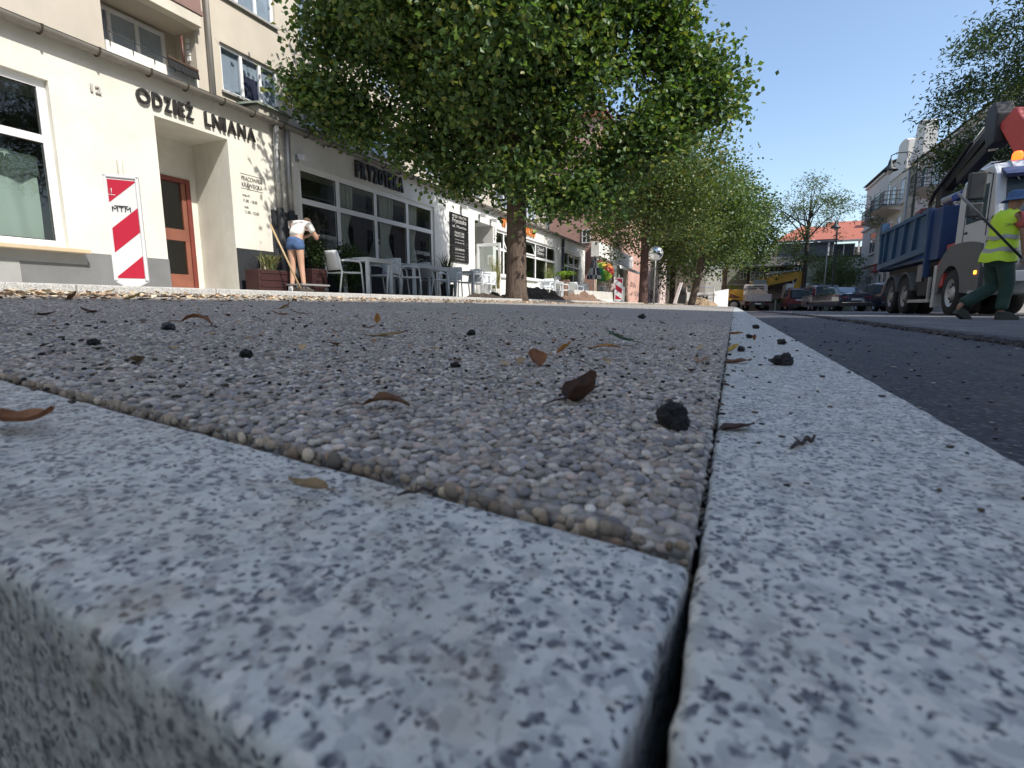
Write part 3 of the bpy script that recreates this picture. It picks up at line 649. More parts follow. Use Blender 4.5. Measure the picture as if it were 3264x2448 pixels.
wall_holes(FX, 8.12, 30.15, 0.1, ZT, [WF, D2, W2, W3], .14).build('wall', m_white, shop, label='white plaster wall of the hair salon and the next shops')
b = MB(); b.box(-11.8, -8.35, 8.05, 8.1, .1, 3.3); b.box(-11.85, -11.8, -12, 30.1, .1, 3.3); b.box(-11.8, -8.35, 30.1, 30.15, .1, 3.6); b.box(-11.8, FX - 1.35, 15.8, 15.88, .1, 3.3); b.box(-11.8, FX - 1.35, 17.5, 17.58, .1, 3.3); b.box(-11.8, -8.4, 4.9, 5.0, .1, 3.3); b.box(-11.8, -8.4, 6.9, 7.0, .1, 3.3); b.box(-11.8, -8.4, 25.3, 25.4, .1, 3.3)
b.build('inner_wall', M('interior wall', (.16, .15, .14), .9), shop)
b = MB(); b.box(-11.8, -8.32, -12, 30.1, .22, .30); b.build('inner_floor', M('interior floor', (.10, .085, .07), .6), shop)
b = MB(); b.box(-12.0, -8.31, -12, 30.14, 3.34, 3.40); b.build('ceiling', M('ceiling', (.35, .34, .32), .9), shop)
# plinths
b = MB(); b.box(FX - .05, FX + .035, -12, 3.55, .2, .66); b.box(FX - .05, FX + .028, -12, 4.3, .66, .80); b.build('plinth', m_grey2, shop)
b = MB(); b.box(FX - .05, FX + .022, 3.55, 5.44, .2, .825); b.build('plinth', m_grey, shop)
b = MB(); b.box(FX - .05, FX + .02, 6.685, 8.25, .2, 1.13); b.box(FX - .05, FX + .018, 8.25, 13.42, .2, 1.125); b.build('plinth', m_dark, shop, label='black painted plinth under the salon window')
b = MB(); b.box(FX - .02, FX + .19, .4, 4.28, .80, .855); b.build('window_sill', M('sand coloured sill', (.50, .40, .27), .6), shop, bevel=.01)
b = MB(); b.box(FX - .02, FX + .10, 8.2, 13.5, 1.095, 1.14); b.build('window_sill', M('pale metal sill', (.55, .56, .58), .35, .4), shop, bevel=.006)
b = MB(); b.box(FX - .02, FX + .09, 17.7, 24.9, 1.18, 1.222); b.build('window_sill', m_wframe, shop)
b = MB(); b.box(FX - .02, FX + .09, 26.1, 29.25, 1.08, 1.122); b.build('window_sill', m_wframe, shop)
# soffit, fascia and low roof
b = MB(); b.add([(-8.20, -12, 3.60), (-8.20, 30.25, 3.60), (-9.4, 30.25, 3.90), (-9.4, -12, 3.90), (-8.20, -12, 3.57), (-8.20, 30.25, 3.57), (-9.4, 30.25, 3.38), (-9.4, -12, 3.38)], [(0, 1, 2, 3), (4, 7, 6, 5), (0, 4, 5, 1), (1, 5, 6, 2), (2, 6, 7, 3), (3, 7, 4, 0)])
b.box(-12.1, -9.38, -12, 30.25, 3.38, 3.9); b.build('roof', M('tar roof', (.05, .048, .045), .9, bmp=.3), shop)
gut = MB(); n = 9
prof = [(-8.175 + .0 + .072 * math.cos(math.pi + math.pi * k / n), 3.545 + .072 * math.sin(math.pi + math.pi * k / n)) for k in range(n + 1)]
prof2 = [(x * 1.0 + (.0), z) for x, z in prof]
prof_out = prof; prof_in = [(-8.175 + .064 * math.cos(math.pi + math.pi * k / n), 3.545 + .064 * math.sin(math.pi + math.pi * k / n)) for k in range(n + 1)]
ring = prof_out + prof_in[::-1]
gut.prism(ring, -12, 30.2, 'y'); gutter = gut.build('gutter', M('weathered zinc gutter', (.22, .205, .18), .55, .35, var=.2, scale=4, var2=.4), shop)
bk = MB()
for k in range(n): 
    a, c = prof_out[k], prof_out[k + 1]; bk.bar((a[0] * 1 + (a[0] + 8.175) * .12, 0, a[1] + (a[1] - 3.545) * .12), (c[0] + (c[0] + 8.175) * .12, 0, c[1] + (c[1] - 3.545) * .12), .03, .012, up=(0, 1, 0))
bk.box(-8.26, -8.09, -.015, .015, 3.545, 3.56)
me = bk.mesh('bracket', M('rusty dark bracket', (.07, .055, .04), .7))
for y in [v * .62 + 2.2 for v in range(45)]:
    o = bpy.data.objects.new('bracket', me); C.objects.link(o); o.parent = gutter; o.location = (0, y + rnd.uniform(-.05, .05), 0)
# windows
window(shop, FX - .08, W1[0], W1[1], W1[2], W1[3], (.9, 2.3), (2.24,), fw=.095)
window(shop, FX - .05, WF[0], WF[1], WF[2], WF[3], (9.44, 10.76, 12.12), (2.25,), fw=.11)
window(shop, FX - .06, W2[0], W2[1], W2[2], W2[3], (18.55, 20.4, 22.05, 23.5), (2.23,), fw=.10)
window(shop, FX - .06, W3[0], W3[1], W3[2], W3[3], (27.0, 28.1), (2.2,), fw=.08)
# tilted-open top lights
for y0, y1 in ((20.5, 21.95), (27.05, 28.05), (18.65, 20.3)):
    b = MB(); 
    for a in ((y0, y0 + .06), (y1 - .06, y1)): b.add([(FX - .03, a[0], 2.30), (FX - .03, a[1], 2.30), (FX - .22, a[1], 2.84), (FX - .22, a[0], 2.84), (FX - .01, a[0], 2.30), (FX - .01, a[1], 2.30), (FX - .20, a[1], 2.84), (FX - .20, a[0], 2.84)], [(0, 1, 2, 3), (4, 5, 6, 7), (0, 4, 7, 3), (1, 5, 6, 2), (3, 2, 6, 7)])
    b.box(FX - .03, FX - .008, y0, y1, 2.28, 2.335); b.box(FX - .225, FX - .20, y0, y1, 2.80, 2.85); b.build('vent_sash', m_wframe, shop)
# doorway 1: red door set deep in the recess
m_red = M('brick red door paint', (.22, .082, .052), .5, var=.2)
b = MB(); X = FX - .92
b.box(X - .05, X - .0, 5.44, 5.96, .25, 2.97); b.box(X - .05, X, 6.55, 6.68, .25, 2.97); b.box(X - .05, X - .001, 5.96, 6.55, 2.34, 2.97); b.build('recess_wall', m_cream, shop)
b = MB(); b.box(-9.3, FX, 5.44, 6.68, .28, .36); b.build('threshold', m_granw, shop)
b = MB(); x0, x1 = X - .06, X + .03
b.box(x0, x1, 5.5, 5.56, .36, 2.34); b.box(x0, x1, 6.47, 6.55, .36, 2.34); b.box(x0, x1, 5.56, 6.47, 2.26, 2.34)
door = b.build('door', M('dark red door frame', (.16, .035, .025), .5), shop)
b = MB(); b.box(x0 + .01, x1 - .02, 5.56, 6.47, 1.25, 1.45); b.box(x0 + .01, x1 - .02, 5.56, 6.47, .36, .66); b.box(x0 + .012, x1 - .022, 5.56, 5.64, .66, 1.25); b.box(x0 + .012, x1 - .022, 6.39, 6.47, .66, 1.25); b.box(x0 + .012, x1 - .022, 5.56, 5.64, 1.45, 2.26); b.box(x0 + .012, x1 - .022, 6.39, 6.47, 1.45, 2.26); b.build('rail', m_red, door, bevel=.006)
for z0, z1 in ((.66, 1.25), (1.45, 2.26)): b = MB(); b.box(x0 + .03, x0 + .036, 5.64, 6.39, z0, z1); b.build('pane', m_glass, door)
b = MB(); b.tube([(x1 - .01, 5.68, 1.35), (x1 + .04, 5.68, 1.35), (x1 + .04, 5.80, 1.35)], .010, 8); b.build('handle', M('steel', (.5, .5, .5), .3, .9, var=.05), door)
# doorway 2 recess back: inner door
X = FX - 1.3; b = MB(); b.box(X - .06, X, 16.0, 17.45, .3, 2.98); b.build('recess_wall', M('grey recess wall', (.42, .41, .38), .85), shop)
b = MB(); b.box(X, X + .03, 16.25, 17.15, .36, 2.35); b.build('inner_door', M('dark door', (.06, .06, .065), .4), shop)
# open white glazed door leaf, standing square to the wall
dl = thing('open_door', 'white half glazed door standing open at right angles to the shop wall', 'door')
b = MB(); y0, y1 = 16.06, 16.12; xa, xb = FX + .03, FX + .93; zb, zt = .37, 2.20
b.box(xa, xa + .09, y0, y1, zb, zt); b.box(xb - .09, xb, y0, y1, zb, zt); b.box(xa + .09, xb - .09, y0, y1, zt - .10, zt); b.box(xa + .09, xb - .09, y0, y1, zb, zb + .09); b.box(xa + .09, xb - .09, y0, y1, 1.08, 1.20); b.build('frame', m_wframe, dl, bevel=.006)
b = MB(); b.box(xa + .09, xb - .09, y0 + .02, y1 - .02, zb + .09, 1.08); b.build('lower_panel', M('grey door panel', (.50, .51, .52), .5), dl)
b = MB(); b.box(xa + .09, xb - .09, y0 + .026, y0 + .032, 1.2, zt - .10); b.build('pane', m_glass, dl)
b = MB(); b.box(xa + .42, xa + .62, y0 + .018, y0 + .021, 1.50, 1.80); nt_ = b.build('notice', M('paper', (.75, .75, .72), .8), dl)
for k in range(7):
    q = MB(); q.box(xa + .45, xa + .60 - .03 * (k % 3), y0 + .0145, y0 + .0165, 1.53 + k * .034, 1.541 + k * .034); q.build('print', M('print ink', (.08, .08, .09), .8), nt_)
b = MB(); b.tube([(xb - .05, y0 - .0, 1.28), (xb - .05, y0 - .06, 1.28), (xb - .17, y0 - .06, 1.28)], .011, 8); b.build('handle', M('steel', (.5, .5, .5), .3, .9), dl)
b = MB(); b.tube([(xa + .1, y0 - .03, 1.14), (xb - .1, y0 - .03, 1.14)], .012, 8); b.build('push_bar', M('steel', (.5, .5, .5), .3, .9), dl)
rebase(dl, (FX + .03, 16.09, .37))
# -------- interior seen through the glass
def curtain(label, y0, y1, z0, z1, X, rgb, top_w=None, folds=7, tied=0.0, cat='curtain', seed=0, tint=.3):
    r = random.Random(seed); n = folds * 8; m = 14; V = []; 
    for j in range(m + 1):
        t = j / m; z = z1 + (z0 - z1) * t
        pin = 1 - tied * math.exp(-((t - .62) / .22) ** 2)
        for i in range(n + 1):
            s = i / n; y = y0 + (y1 - y0) * (s * pin + (0 if tied >= 0 else 0)); x = X + .035 * math.sin(s * folds * 6.28 + .6 * math.sin(t * 2 + seed)) + .01 * math.sin(s * 31 + t * 3)
            V.append((x, y, z))
    b = MB(); b.add(V, [(j * (n + 1) + i, j * (n + 1) + i + 1, (j + 1) * (n + 1) + i + 1, (j + 1) * (n + 1) + i) for j in range(m) for i in range(n)], True)
    mm = CACHE.get(('cur', rgb))
    if mm is None:
        mm, nt, bs, o = nodemat('curtain cloth'); bs.inputs['Base Color'].default_value = (*rgb, 1); bs.inputs['Roughness'].default_value = .9
        t_ = nt.nodes.new('ShaderNodeBsdfTranslucent'); t_.inputs[0].default_value = (*rgb, 1); mx = nt.nodes.new('ShaderNodeMixShader'); mx.inputs[0].default_value = tint
        nt.links.new(bs.outputs[0], mx.inputs[1]); nt.links.new(t_.outputs[0], mx.inputs[2]); nt.links.new(mx.outputs[0], o.inputs[0]); CACHE[('cur', rgb)] = mm
    return tag(b.build('curtain', mm), label, cat)
curtain('grey green curtain gathered behind the large window of the linen shop', .8, 3.98, .95, 2.05, FX - .27, (.42, .48, .44), folds=9, seed=1)
curtain('pale sheer cloth hanging in the upper part of the linen shop window', .8, 3.5, 2.3, 2.88, FX - .40, (.20, .21, .20), folds=5, seed=2)
b = MB(); V = []; n = 60
for i in range(n + 1):
    y = .8 + 3.2 * i / n; V += [(FX - .23 + .01 * math.sin(i * .8), y, 2.02 + .025 * math.sin(i * .55)), (FX - .22 + .01 * math.sin(i * .8 + .4), y, 1.80 - .05 * abs(math.sin(i * .32)) + .03 * math.sin(i * .9))]
b.add(V, [(2 * i, 2 * i + 2, 2 * i + 3, 2 * i + 1) for i in range(n)], True); tag(b.build('valance', M('dark green valance', (.045, .06, .05), .9)), 'dark scalloped valance across the linen shop window', 'valance')
wc = (.80, .78, .74)
curtain('white curtain behind the second pane of the salon window', 9.55, 10.15, 1.15, 2.9, FX - .24, wc, tied=.35, folds=5, seed=3)
curtain('white curtain tied in at the middle of the third pane of the salon window', 11.15, 11.75, 1.15, 2.9, FX - .24, wc, tied=.4, folds=5, seed=4)
curtain('white curtain in the last pane of the salon window', 12.3, 12.85, 1.15, 2.9, FX - .24, wc, tied=.3, folds=5, seed=5)
for y, x, lab in ((9.95, FX - .75, 'white cylinder lampshade behind the second pane of the salon window'), (11.62, FX - .75, 'white tapered lampshade behind the third pane of the salon window')):
    t = thing('table_lamp', lab, 'lamp'); b = MB(); 
    if y < 10: b.lathe([(.20, 1.32), (.19, 1.72)], (x, y, 0), 20)
    else: b.lathe([(.27, 1.36), (.24, 1.45), (.12, 1.74)], (x, y, 0), 20)
    b.build('lamp_shade', M('lamp shade linen', (.62, .60, .55), .9), t); b = MB(); b.lathe([(.10, .95), (.10, .98), (.03, 1.0), (.05, 1.15), (.02, 1.3), (.02, 1.4)], (x, y, 0), 12); b.build('lamp_base', M('glazed base', (.35, .33, .3), .3), t)
    b = MB(); b.lathe([(0, .30), (.16, .30), (.03, .34), (.03, .90), (.24, .92), (.24, .95), (0, .95)], (x, y, 0), 20); tag(b.build('side_table', M('dark wood', (.08, .05, .035), .5)), 'round side table under the %s' % ('cylinder lampshade' if y < 10 else 'tapered lampshade'), 'table'); rebase(t, (x, y, .95))
b = MB(); b.tube([(FX - .95, 12.05 + .42 * math.cos(a), 1.45 + .46 * math.sin(a)) for a in [math.pi * k / 18 for k in range(19)]], .03, 8); b.tube([(FX - .95, 12.47, 1.45), (FX - .95, 12.47, .4)], .03, 8); b.tube([(FX - .95, 11.63, 1.45), (FX - .95, 11.63, .4)], .03, 8)
tag(b.build('mirror_arch', m_wframe), 'white arched mirror frame inside the salon between lampshade and last pane', 'mirror')
dm = thing('dried_flowers', 'big bunch of dried flowers behind the first pane of the salon window', 'flowers')
V = []; F = []; T = []; r = np.random.default_rng(5)
for k in range(900):
    c = np.array([FX - .55, 9.0, 1.75]) + r.normal(0, 1, 3) * np.array([.14, .24, .26]); s = r.uniform(.02, .05); a = r.normal(0, 1, (2, 3)); a /= np.linalg.norm(a, axis=1)[:, None]
    i = len(V); V += [c, c + a[0] * s, c + a[1] * s]; F.append((i, i + 1, i + 2)); T += [[.42, .33, .22]] * 3 if k % 3 else [[.5, .42, .33]] * 3
npmesh('bouquet', np.array(V), np.array(F), m_rub, np.array(T) * .8, parent=dm)
b = MB(); b.lathe([(.0, 1.15), (.10, 1.15), (.13, 1.35), (.08, 1.52)], (FX - .55, 9.0, 0), 16); b.build('vase', M('dark vase', (.05, .045, .04), .3), dm)
b = MB()
for k in range(14): b.tube([(FX - .55, 9, 1.45), (FX - .55 + r.normal(0, .1), 9 + r.normal(0, .2), 1.75)], .004, 4)
b.build('stem', M('dry stem', (.2, .15, .08), .8), dm); rebase(dm, (FX - .55, 9, 1.15))
# -------- lettering on the glass of the salon
m_vin = M('white vinyl lettering', (.62, .62, .60), .6)
gl = thing('window_lettering', 'white vinyl lettering on the lower first pane of the salon window', 'lettering')
text_line(gl, 'line', 'SALON FRYZJERSKI', (FX - .074, 8.55, 1.53), (0, 1, 0), (0, 0, 1), .80, .11, .002, m_vin); 
b = MB(); b.tube([(FX - .073, 8.7 + .1 * k + .03 * math.sin(k * 2), 1.42 + .04 * math.sin(k * 1.9)) for k in range(6)], .004, 4); b.tube([(FX - .073, 9.25, 1.40), (FX - .073, 9.33, 1.37), (FX - .073, 9.25, 1.33)], .004, 4); b.build('flourish', m_vin, gl); rebase(gl, (FX - .07, 8.55, 1.35))
gl = thing('window_lettering', 'white vinyl lettering with scissors flourish on the lower last pane of the salon window', 'lettering')
text_line(gl, 'line', 'SALON FRYZJERSKI', (FX - .074, 12.4, 1.52), (0, 1, 0), (0, 0, 1), .85, .13, .002, m_vin)
b = MB(); b.tube([(FX - .073, 12.4 + .11 * k, 1.40 + .05 * math.sin(k * 2.2)) for k in range(7)], .005, 4); b.tube([(FX - .073, 12.45 + .05 * math.cos(a), 1.35 + .05 * math.sin(a)) for a in [k * .7 for k in range(10)]], .005, 4); b.build('flourish', m_vin, gl); rebase(gl, (FX - .07, 12.4, 1.35))
b = MB(); b.box(FX - .56, FX - .52, 12.55, 13.25, 1.16, 1.45); tag(b.build('glass_box', glassmat('green glass', (.5, .75, .68))), 'greenish glass box standing in the last pane of the salon window', 'box')
gl = thing('window_sign', 'dark panel in the top pane reading Dzień Dobry in white', 'sign')
b = MB(); b.box(FX - .088, FX - .082, 22.15, 23.42, 2.32, 2.82); b.build('panel', M('dark sticker', (.05, .05, .055), .5), gl)
text_line(gl, 'line', 'Dzień', (FX - .081, 22.35, 2.60), (0, 1, 0), (0, 0, 1), .85, .18, .003, m_vin, .01); text_line(gl, 'line', 'Dobry', (FX - .081, 22.35, 2.38), (0, 1, 0), (0, 0, 1), .85, .18, .003, m_vin, .01); rebase(gl, (FX - .08, 22.2, 2.32))
# -------- signs on the wall
m_blk = M('black sign letters', (.02, .018, .018), .5)
sg = thing('shop_sign', 'black raised letters ODZIEŻ LNIANA above the recessed doorway', 'sign')
letters(sg, 'ODZIEŻ', 5.19, 6.06, 3.075, 3.29, FX + .012, .035, m_blk, widths=[1.1, .8, .62, .25, .55, .62], bold=.02, gap=.16)
letters(sg, 'LNIANA', 6.26, 7.24, 3.07, 3.29, FX + .012, .035, m_blk, widths=[.5, .75, .25, .8, .75, .8], bold=.02, gap=.16); rebase(sg, (FX, 5.2, 3.1))
sg = thing('shop_sign', 'tall narrow black letters FRYZOTEKA above the salon window', 'sign')
letters(sg, 'FRYZOTEKA', 9.96, 11.82, 3.06, 3.43, FX + .012, .06, m_blk, widths=[.6, .7, .75, .65, .7, .65, .6, .7, .8], bold=.05, gap=.16); rebase(sg, (FX, 10, 3.06))
m_or = M('orange sign letters', (.62, .22, .06), .5)
sg = thing('shop_sign', 'tall narrow orange letters partly hidden behind the near tree trunk', 'sign')
letters(sg, 'WYB', 18.12, 19.4, 3.05, 3.40, FX + .012, .05, m_or, widths=[.9, .8, .7], bold=.03); letters(sg, 'AKSU', 20.5, 21.68, 3.05, 3.40, FX + .012, .05, m_or, widths=[.8, .7, .6, .65], bold=.03); rebase(sg, (FX, 18.1, 3.05))
m_txt = M('thin black wall lettering', (.10, .095, .09), .7)
sg = thing('opening_hours', 'thin black lettering PRACOWNIA KRAWIECKA with opening hours on the cream wall', 'lettering')
for t_, y, z, w, h in (('PRACOWNIA', 6.90, 2.345, .44, .075), ('KRAWIECKA', 6.90, 2.235, .44, .075), ('PON.-PT.', 6.90, 2.065, .16, .035), ('11.00 - 18.00', 6.90, 1.965, .30, .055), ('SOB.', 6.92, 1.86, .09, .035), ('11.00 - 15.00', 6.92, 1.765, .30, .055)):
    text_line(sg, 'line', t_, (FX + .004, y, z), (0, 1, 0), (0, 0, 1), w, h, .004, m_txt)
for z in (2.455, 2.20): b = MB(); b.box(FX, FX + .005, 6.88, 7.36, z, z + .007); b.build('rule', m_txt, sg)
rebase(sg, (FX, 6.9, 1.76))
sg = thing('house_number', 'small pale raised house number on the cream wall left of the doorway', 'number')
text_line(sg, 'digit', '1', (FX + .006, 4.60, 3.03 - .02), (0, 1, 0), (0, 0, 1), .03, .10, .02, M('pale number', (.42, .40, .36), .6), .03); text_line(sg, 'digit', '2', (FX + .006, 4.66, 3.01), (0, 1, 0), (0, 0, 1), .07, .10, .02, CACHE['pale number'], .03); rebase(sg, (FX, 4.6, 3.0))
bd = thing('menu_board', 'tall black board of three panels with white writing beside the salon window', 'sign')
for k, (z0, z1, lines) in enumerate(((2.50, 3.0, (('FRYZJER - KOSMETYKA', .13, .33), ('Fryzoteka', .22, .16), ('ul. Morska', .10, .05))), (2.0, 2.49, (('MANICURE', .09, .36), ('PEDICURE', .07, .28), ('stylizacja paznokci', .04, .17), ('tel. 500 600 700', .04, .08))), (1.49, 1.99, (('SOLARIUM', .09, .36), ('masaż i kosmetyka', .04, .26), ('zabiegi', .05, .16), ('zapraszamy', .04, .07))))):
    b = MB(); b.box(FX + .002, FX + .04, 14.28, 15.48, z0, z1 - .012); p = b.build('panel', M('black board', (.016, .015, .017), .35), bd, bevel=.004)
    for t_, h, dz in lines: text_line(p, 'line', t_, (FX + .041, 14.55 if h < .1 else 14.42, z0 + dz), (0, 1, 0), (0, 0, 1), .62 if h < .1 else .9, h * .8, .003, M('board chalk', (.55, .54, .52), .8))
b = MB(); b.box(FX + .002, FX + .03, 15.48, 15.56, 2.49, 2.53); b.box(FX + .002, FX + .03, 15.48, 15.56, 1.98, 2.02); b.build('clip', m_wframe, bd); rebase(bd, (FX, 14.88, 1.49))
# -------- downpipes, sleeves, lamps, cable
m_zinc = M('zinc pipe', (.36, .36, .35), .45, .5, var=.2, scale=6, var2=.4); m_pbl = M('black cast pipe', (.03, .032, .036), .5)
for y, lab in ((7.66, 'left of two zinc downpipes beside the salon'), (7.93, 'right of two zinc downpipes beside the salon')):
    t = thing('downpipe', lab, 'downpipe', 'zinc downpipes'); b = MB(); b.tube([(FX + .10, y, 3.50), (FX + .08, y, 2.6), (FX + .08, y, 1.95)], .055, 12); b.build('pipe', m_zinc, t)
    b = MB(); b.tube([(FX + .085, y, 1.96), (FX + .085, y, .40), (FX + .16, y, .34)], .066, 12); b.build('lower_pipe', m_pbl, t)
    for z in (3.1, 2.4, 1.0): b = MB(); b.lathe([(.062, z), (.064, z + .035)], (FX + .08, y, 0), 12); b.build('clamp', m_pbl if z < 2 else m_zinc, t)
    rebase(t, (FX + .08, y, .34))
b = MB(); b.box(FX, FX + .05, 7.50, 8.12, .34, 1.92); b.build('dark_panel', m_dark, shop)
t = thing('downpipe', 'dark downpipe between the third and fourth shop windows', 'downpipe'); b = MB(); b.tube([(FX + .09, 25.62, 3.45), (FX + .09, 25.62, .36)], .07, 10); b.build('pipe', m_pbl, t)
for z in (3.0, 2.0, 1.0): b = MB(); b.lathe([(.078, z), (.078, z + .04)], (FX + .09, 25.62, 0), 10); b.build('clamp', m_zinc, t)
rebase(t, (FX + .09, 25.62, .36))
m_lamp = M('grey lamp housing', (.25, .25, .26), .4)
for y, z, lab in ((8.22, 3.02, 'security lamp under the gutter beside the downpipes'), (15.0, 3.2, 'first spot lamp above the black board'), (16.3, 3.15, 'spot lamp above the second doorway, left'), (17.2, 3.12, 'spot lamp above the second doorway, right')):
    t = thing('wall_lamp', lab, 'lamp', 'lamps on the shop wall'); b = MB(); b.box(FX, FX + .05, y - .03, y + .03, z - .05, z + .08); b.bar((FX + .05, y, z + .02), (FX + .16, y, z + .05), .02); b.build('bracket', m_lamp, t)
    b = MB(); b.add([(FX + .10, y - .06, z + .10), (FX + .28, y - .06, z + .04), (FX + .26, y - .06, z - .06), (FX + .10, y - .06, z - .02), (FX + .10, y + .06, z + .10), (FX + .28, y + .06, z + .04), (FX + .26, y + .06, z - .06), (FX + .10, y + .06, z - .02)], [(0, 1, 2, 3), (7, 6, 5, 4), (0, 4, 5, 1), (1, 5, 6, 2), (2, 6, 7, 3), (3, 7, 4, 0)]); b.build('lamp_head', M('pale lamp head', (.5, .5, .5), .4), t, bevel=.01); rebase(t, (FX, y, z))
b = MB(); b.box(FX, FX + .07, 17.50, 17.62, 2.55, 3.0); o = b.build('meter_box', m_wframe, None, bevel=.01); tag(o, 'small white box on the wall beside the second doorway', 'box')
b = MB(); b.tube([(FX + .02, 17.6, 3.0), (FX + .03, 17.75, 3.15), (FX + .02, 17.7, 3.35), (FX + .05, 17.8, 3.45), (FX + .2, 17.8, 3.9)], .008, 5); tag(b.build('cable', M('pale cable', (.5, .5, .48), .6)), 'pale loose cable rising from the white box on the wall', 'cable')
vc = thing('roof_vent_cap', 'green grey metal cap on the low roof above the downpipes', 'vent'); b = MB(); b.add([(-8.3, 7.35, 3.80), (-8.3, 8.25, 3.80), (-9.0, 8.25, 3.86), (-9.0, 7.35, 3.86), (-8.42, 7.5, 3.90), (-8.42, 8.1, 3.90), (-8.9, 8.1, 3.95), (-8.9, 7.5, 3.95)], [(0, 1, 2, 3), (4, 5, 6, 7), (0, 1, 5, 4), (1, 2, 6, 5), (2, 3, 7, 6), (3, 0, 4, 7)]); b.build('cap', M('green copper sheet', (.14, .17, .13), .5), vc)
b = MB(); b.box(-8.85, -8.36, 7.45, 8.15, 3.6, 3.82); b.build('shaft', M('shaft plaster', (.45, .42, .36), .8), vc); rebase(vc, (-8.5, 8.3, 3.6))
rebase(shop, (FX, 9, .25))
# ================================================================== APARTMENT BUILDING above and behind (X = -9.3)
apt = thing('apartment_building', 'beige rendered apartment building with white windows rising behind the shop row', 'building')
AX = -9.3; m_beige = M('beige render', (.52, .47, .395), .9, var=.09, scale=1.0, bmp=.3, bscale=45, var2=.28)
lg = [(5.44, 6.98, 3.92, 5.04, .55)]; wins = [(7.48, 8.86, 4.20, 5.08, .14), (9.5, 10.95, 4.22, 5.1, .14), (11.9, 13.4, 4.22, 5.1, .14), (14.6, 16.0, 4.22, 5.1, .14), (17.2, 18.6, 4.22, 5.1, .14), (19.8, 21.2, 4.22, 5.1, .14), (23.0, 24.6, 4.22, 5.1, .14), (-1, .6, 4.2, 5.1, .14)]
up1 = [(a, c, 5.93 + .0, 7.0, .14) for a, c in ((7.48, 8.86), (9.5, 10.95), (11.9, 13.4), (14.6, 16.0), (17.2, 18.6), (19.8, 21.2), (23.0, 24.6))]; up2 = [(a, c, 8.6, 9.7, .14) for a, c, *_ in up1]
lg2 = [(5.44, 6.98, 5.95, 7.6, .55)]
wall_holes(AX, -12, 26.5, 3.0, 11.5, lg + wins + up1 + up2 + lg2, .14).build('wall', m_beige, apt)
b = MB(); b.box(-20, AX - .0, 26.38, 26.5, 3, 11.5); b.box(-20, AX, -12, -11.9, 3, 11.5); b.build('end_wall', m_beige, apt)
b = MB(); b.box(-20.2, AX + .45, -12.2, 26.8, 11.5, 11.75); b.build('roof', M('dark roof edge', (.06, .055, .05), .8), apt)
m_flat = glassmat('pane of flat', (.8, .83, .86), base=.03, ior=1.35); m_blind = M('room behind', (.30, .31, .33), .9)
for (a, c, d, e, *_) in wins + up1 + up2:
    window(apt, AX - .05, a, c, d, e, (a + (c - a) * .36, a + (c - a) * .68), (), fw=.06, glass=m_flat, sash=False)
    b = MB(); b.box(AX - .14, AX - .130, a, c, d, e); b.build('blind', M('white blind', (.50, .54, .58), .9), apt)
    b = MB(); b.box(AX - .02, AX + .06, a - .04, c + .04, d - .04, d); b.build('window_sill', M('sill metal', (.35, .34, .33), .5), apt)
q = MB(); q.box(AX - .129, AX - .126, 7.98, 8.42, 4.25, 4.72); q.build('dark_pane', M('dark room', (.06, .06, .10), .5), apt)
# loggia: back wall, window, parapet, soffit balcony above
b = MB(); b.box(AX - .61, AX - .551, 5.3, 7.1, 3.9, 7.7); b.build('loggia_wall', M('cream loggia plaster', (.56, .50, .40), .9, var=.08), apt)
window(apt, AX - .50, 5.46, 6.76, 4.20, 4.98, (5.84, 6.28), (), fw=.06, glass=m_flat, sash=False); q = MB(); q.box(AX - .57 + .022, AX - .57 + .03, 5.5, 6.76, 4.2, 5.0); q.build('blind', M('white blind', (.50, .54, .58), .9), apt); 
window(apt, AX - .50, 5.46, 6.76, 6.5, 7.4, (5.84, 6.28), (), fw=.06, glass=m_gdark, sash=False)
b = MB(); b.box(AX - .06, AX + .02, 5.45, 6.97, 3.9, 4.22); b.build('parapet', M('white painted parapet', (.78, .76, .70), .8), apt)
b = MB(); b.tube([(AX + .04, 5.45, 4.36), (AX + .04, 6.9, 4.30)], .008, 6)
for k in range(5): b.tube([(AX + .04, 5.5 + k * .34, 4.15), (AX + .04, 5.5 + k * .34, 4.35 - .012 * k)], .006, 5)
b.build('railing', M('black iron', (.03, .03, .03), .6), apt)
b = MB(); b.box(AX - .55, AX + .20, 5.1, 6.99, 5.045, 5.24); b.build('balcony_slab', M('cream slab', (.60, .56, .47), .85), apt, bevel=.01)
b = MB(); b.box(AX + .14, AX + .22, 5.1, 7.02, 5.242, 5.32); b.box(AX + .15, AX + .20, 5.12, 7.0, 5.32, 6.0); b.build('balcony_front', M('reddish panel', (.24, .15, .13), .7), apt)
b = MB(); b.tube([(AX + .09, 7.2, 11.4), (AX + .09, 7.2, 3.85)], .045, 10); b.build('downpipe', M('pale pipe', (.55, .52, .48), .5), apt)
b = MB(); b.box(AX, AX + .03, 26.0, 26.5, 3.9, 11.4); b.build('corner_strip', M('grey strip', (.2, .2, .2), .8), apt)
rebase(apt, (AX, 7, 3.9))
bc = thing('broom', 'black broom hung by its head over the rail below the loggia window', 'broom')
b = MB(); b.bar((-9.19, 6.36, 4.33), (-9.19, 6.90, 4.30), .05, .04); b.build('head', M('dark wood', (.08, .05, .035), .5), bc)
for k in range(24): q = MB(); y = 6.37 + k * .0225; q.bar((-9.19, y, 4.31 - k * .0012), (-9.17, y + .004, 4.17 - k * .0012 + rnd.uniform(-.012, .012)), .021, .03); q.build('bristle_tuft', M('black bristles', (.02, .02, .022), .9), bc)
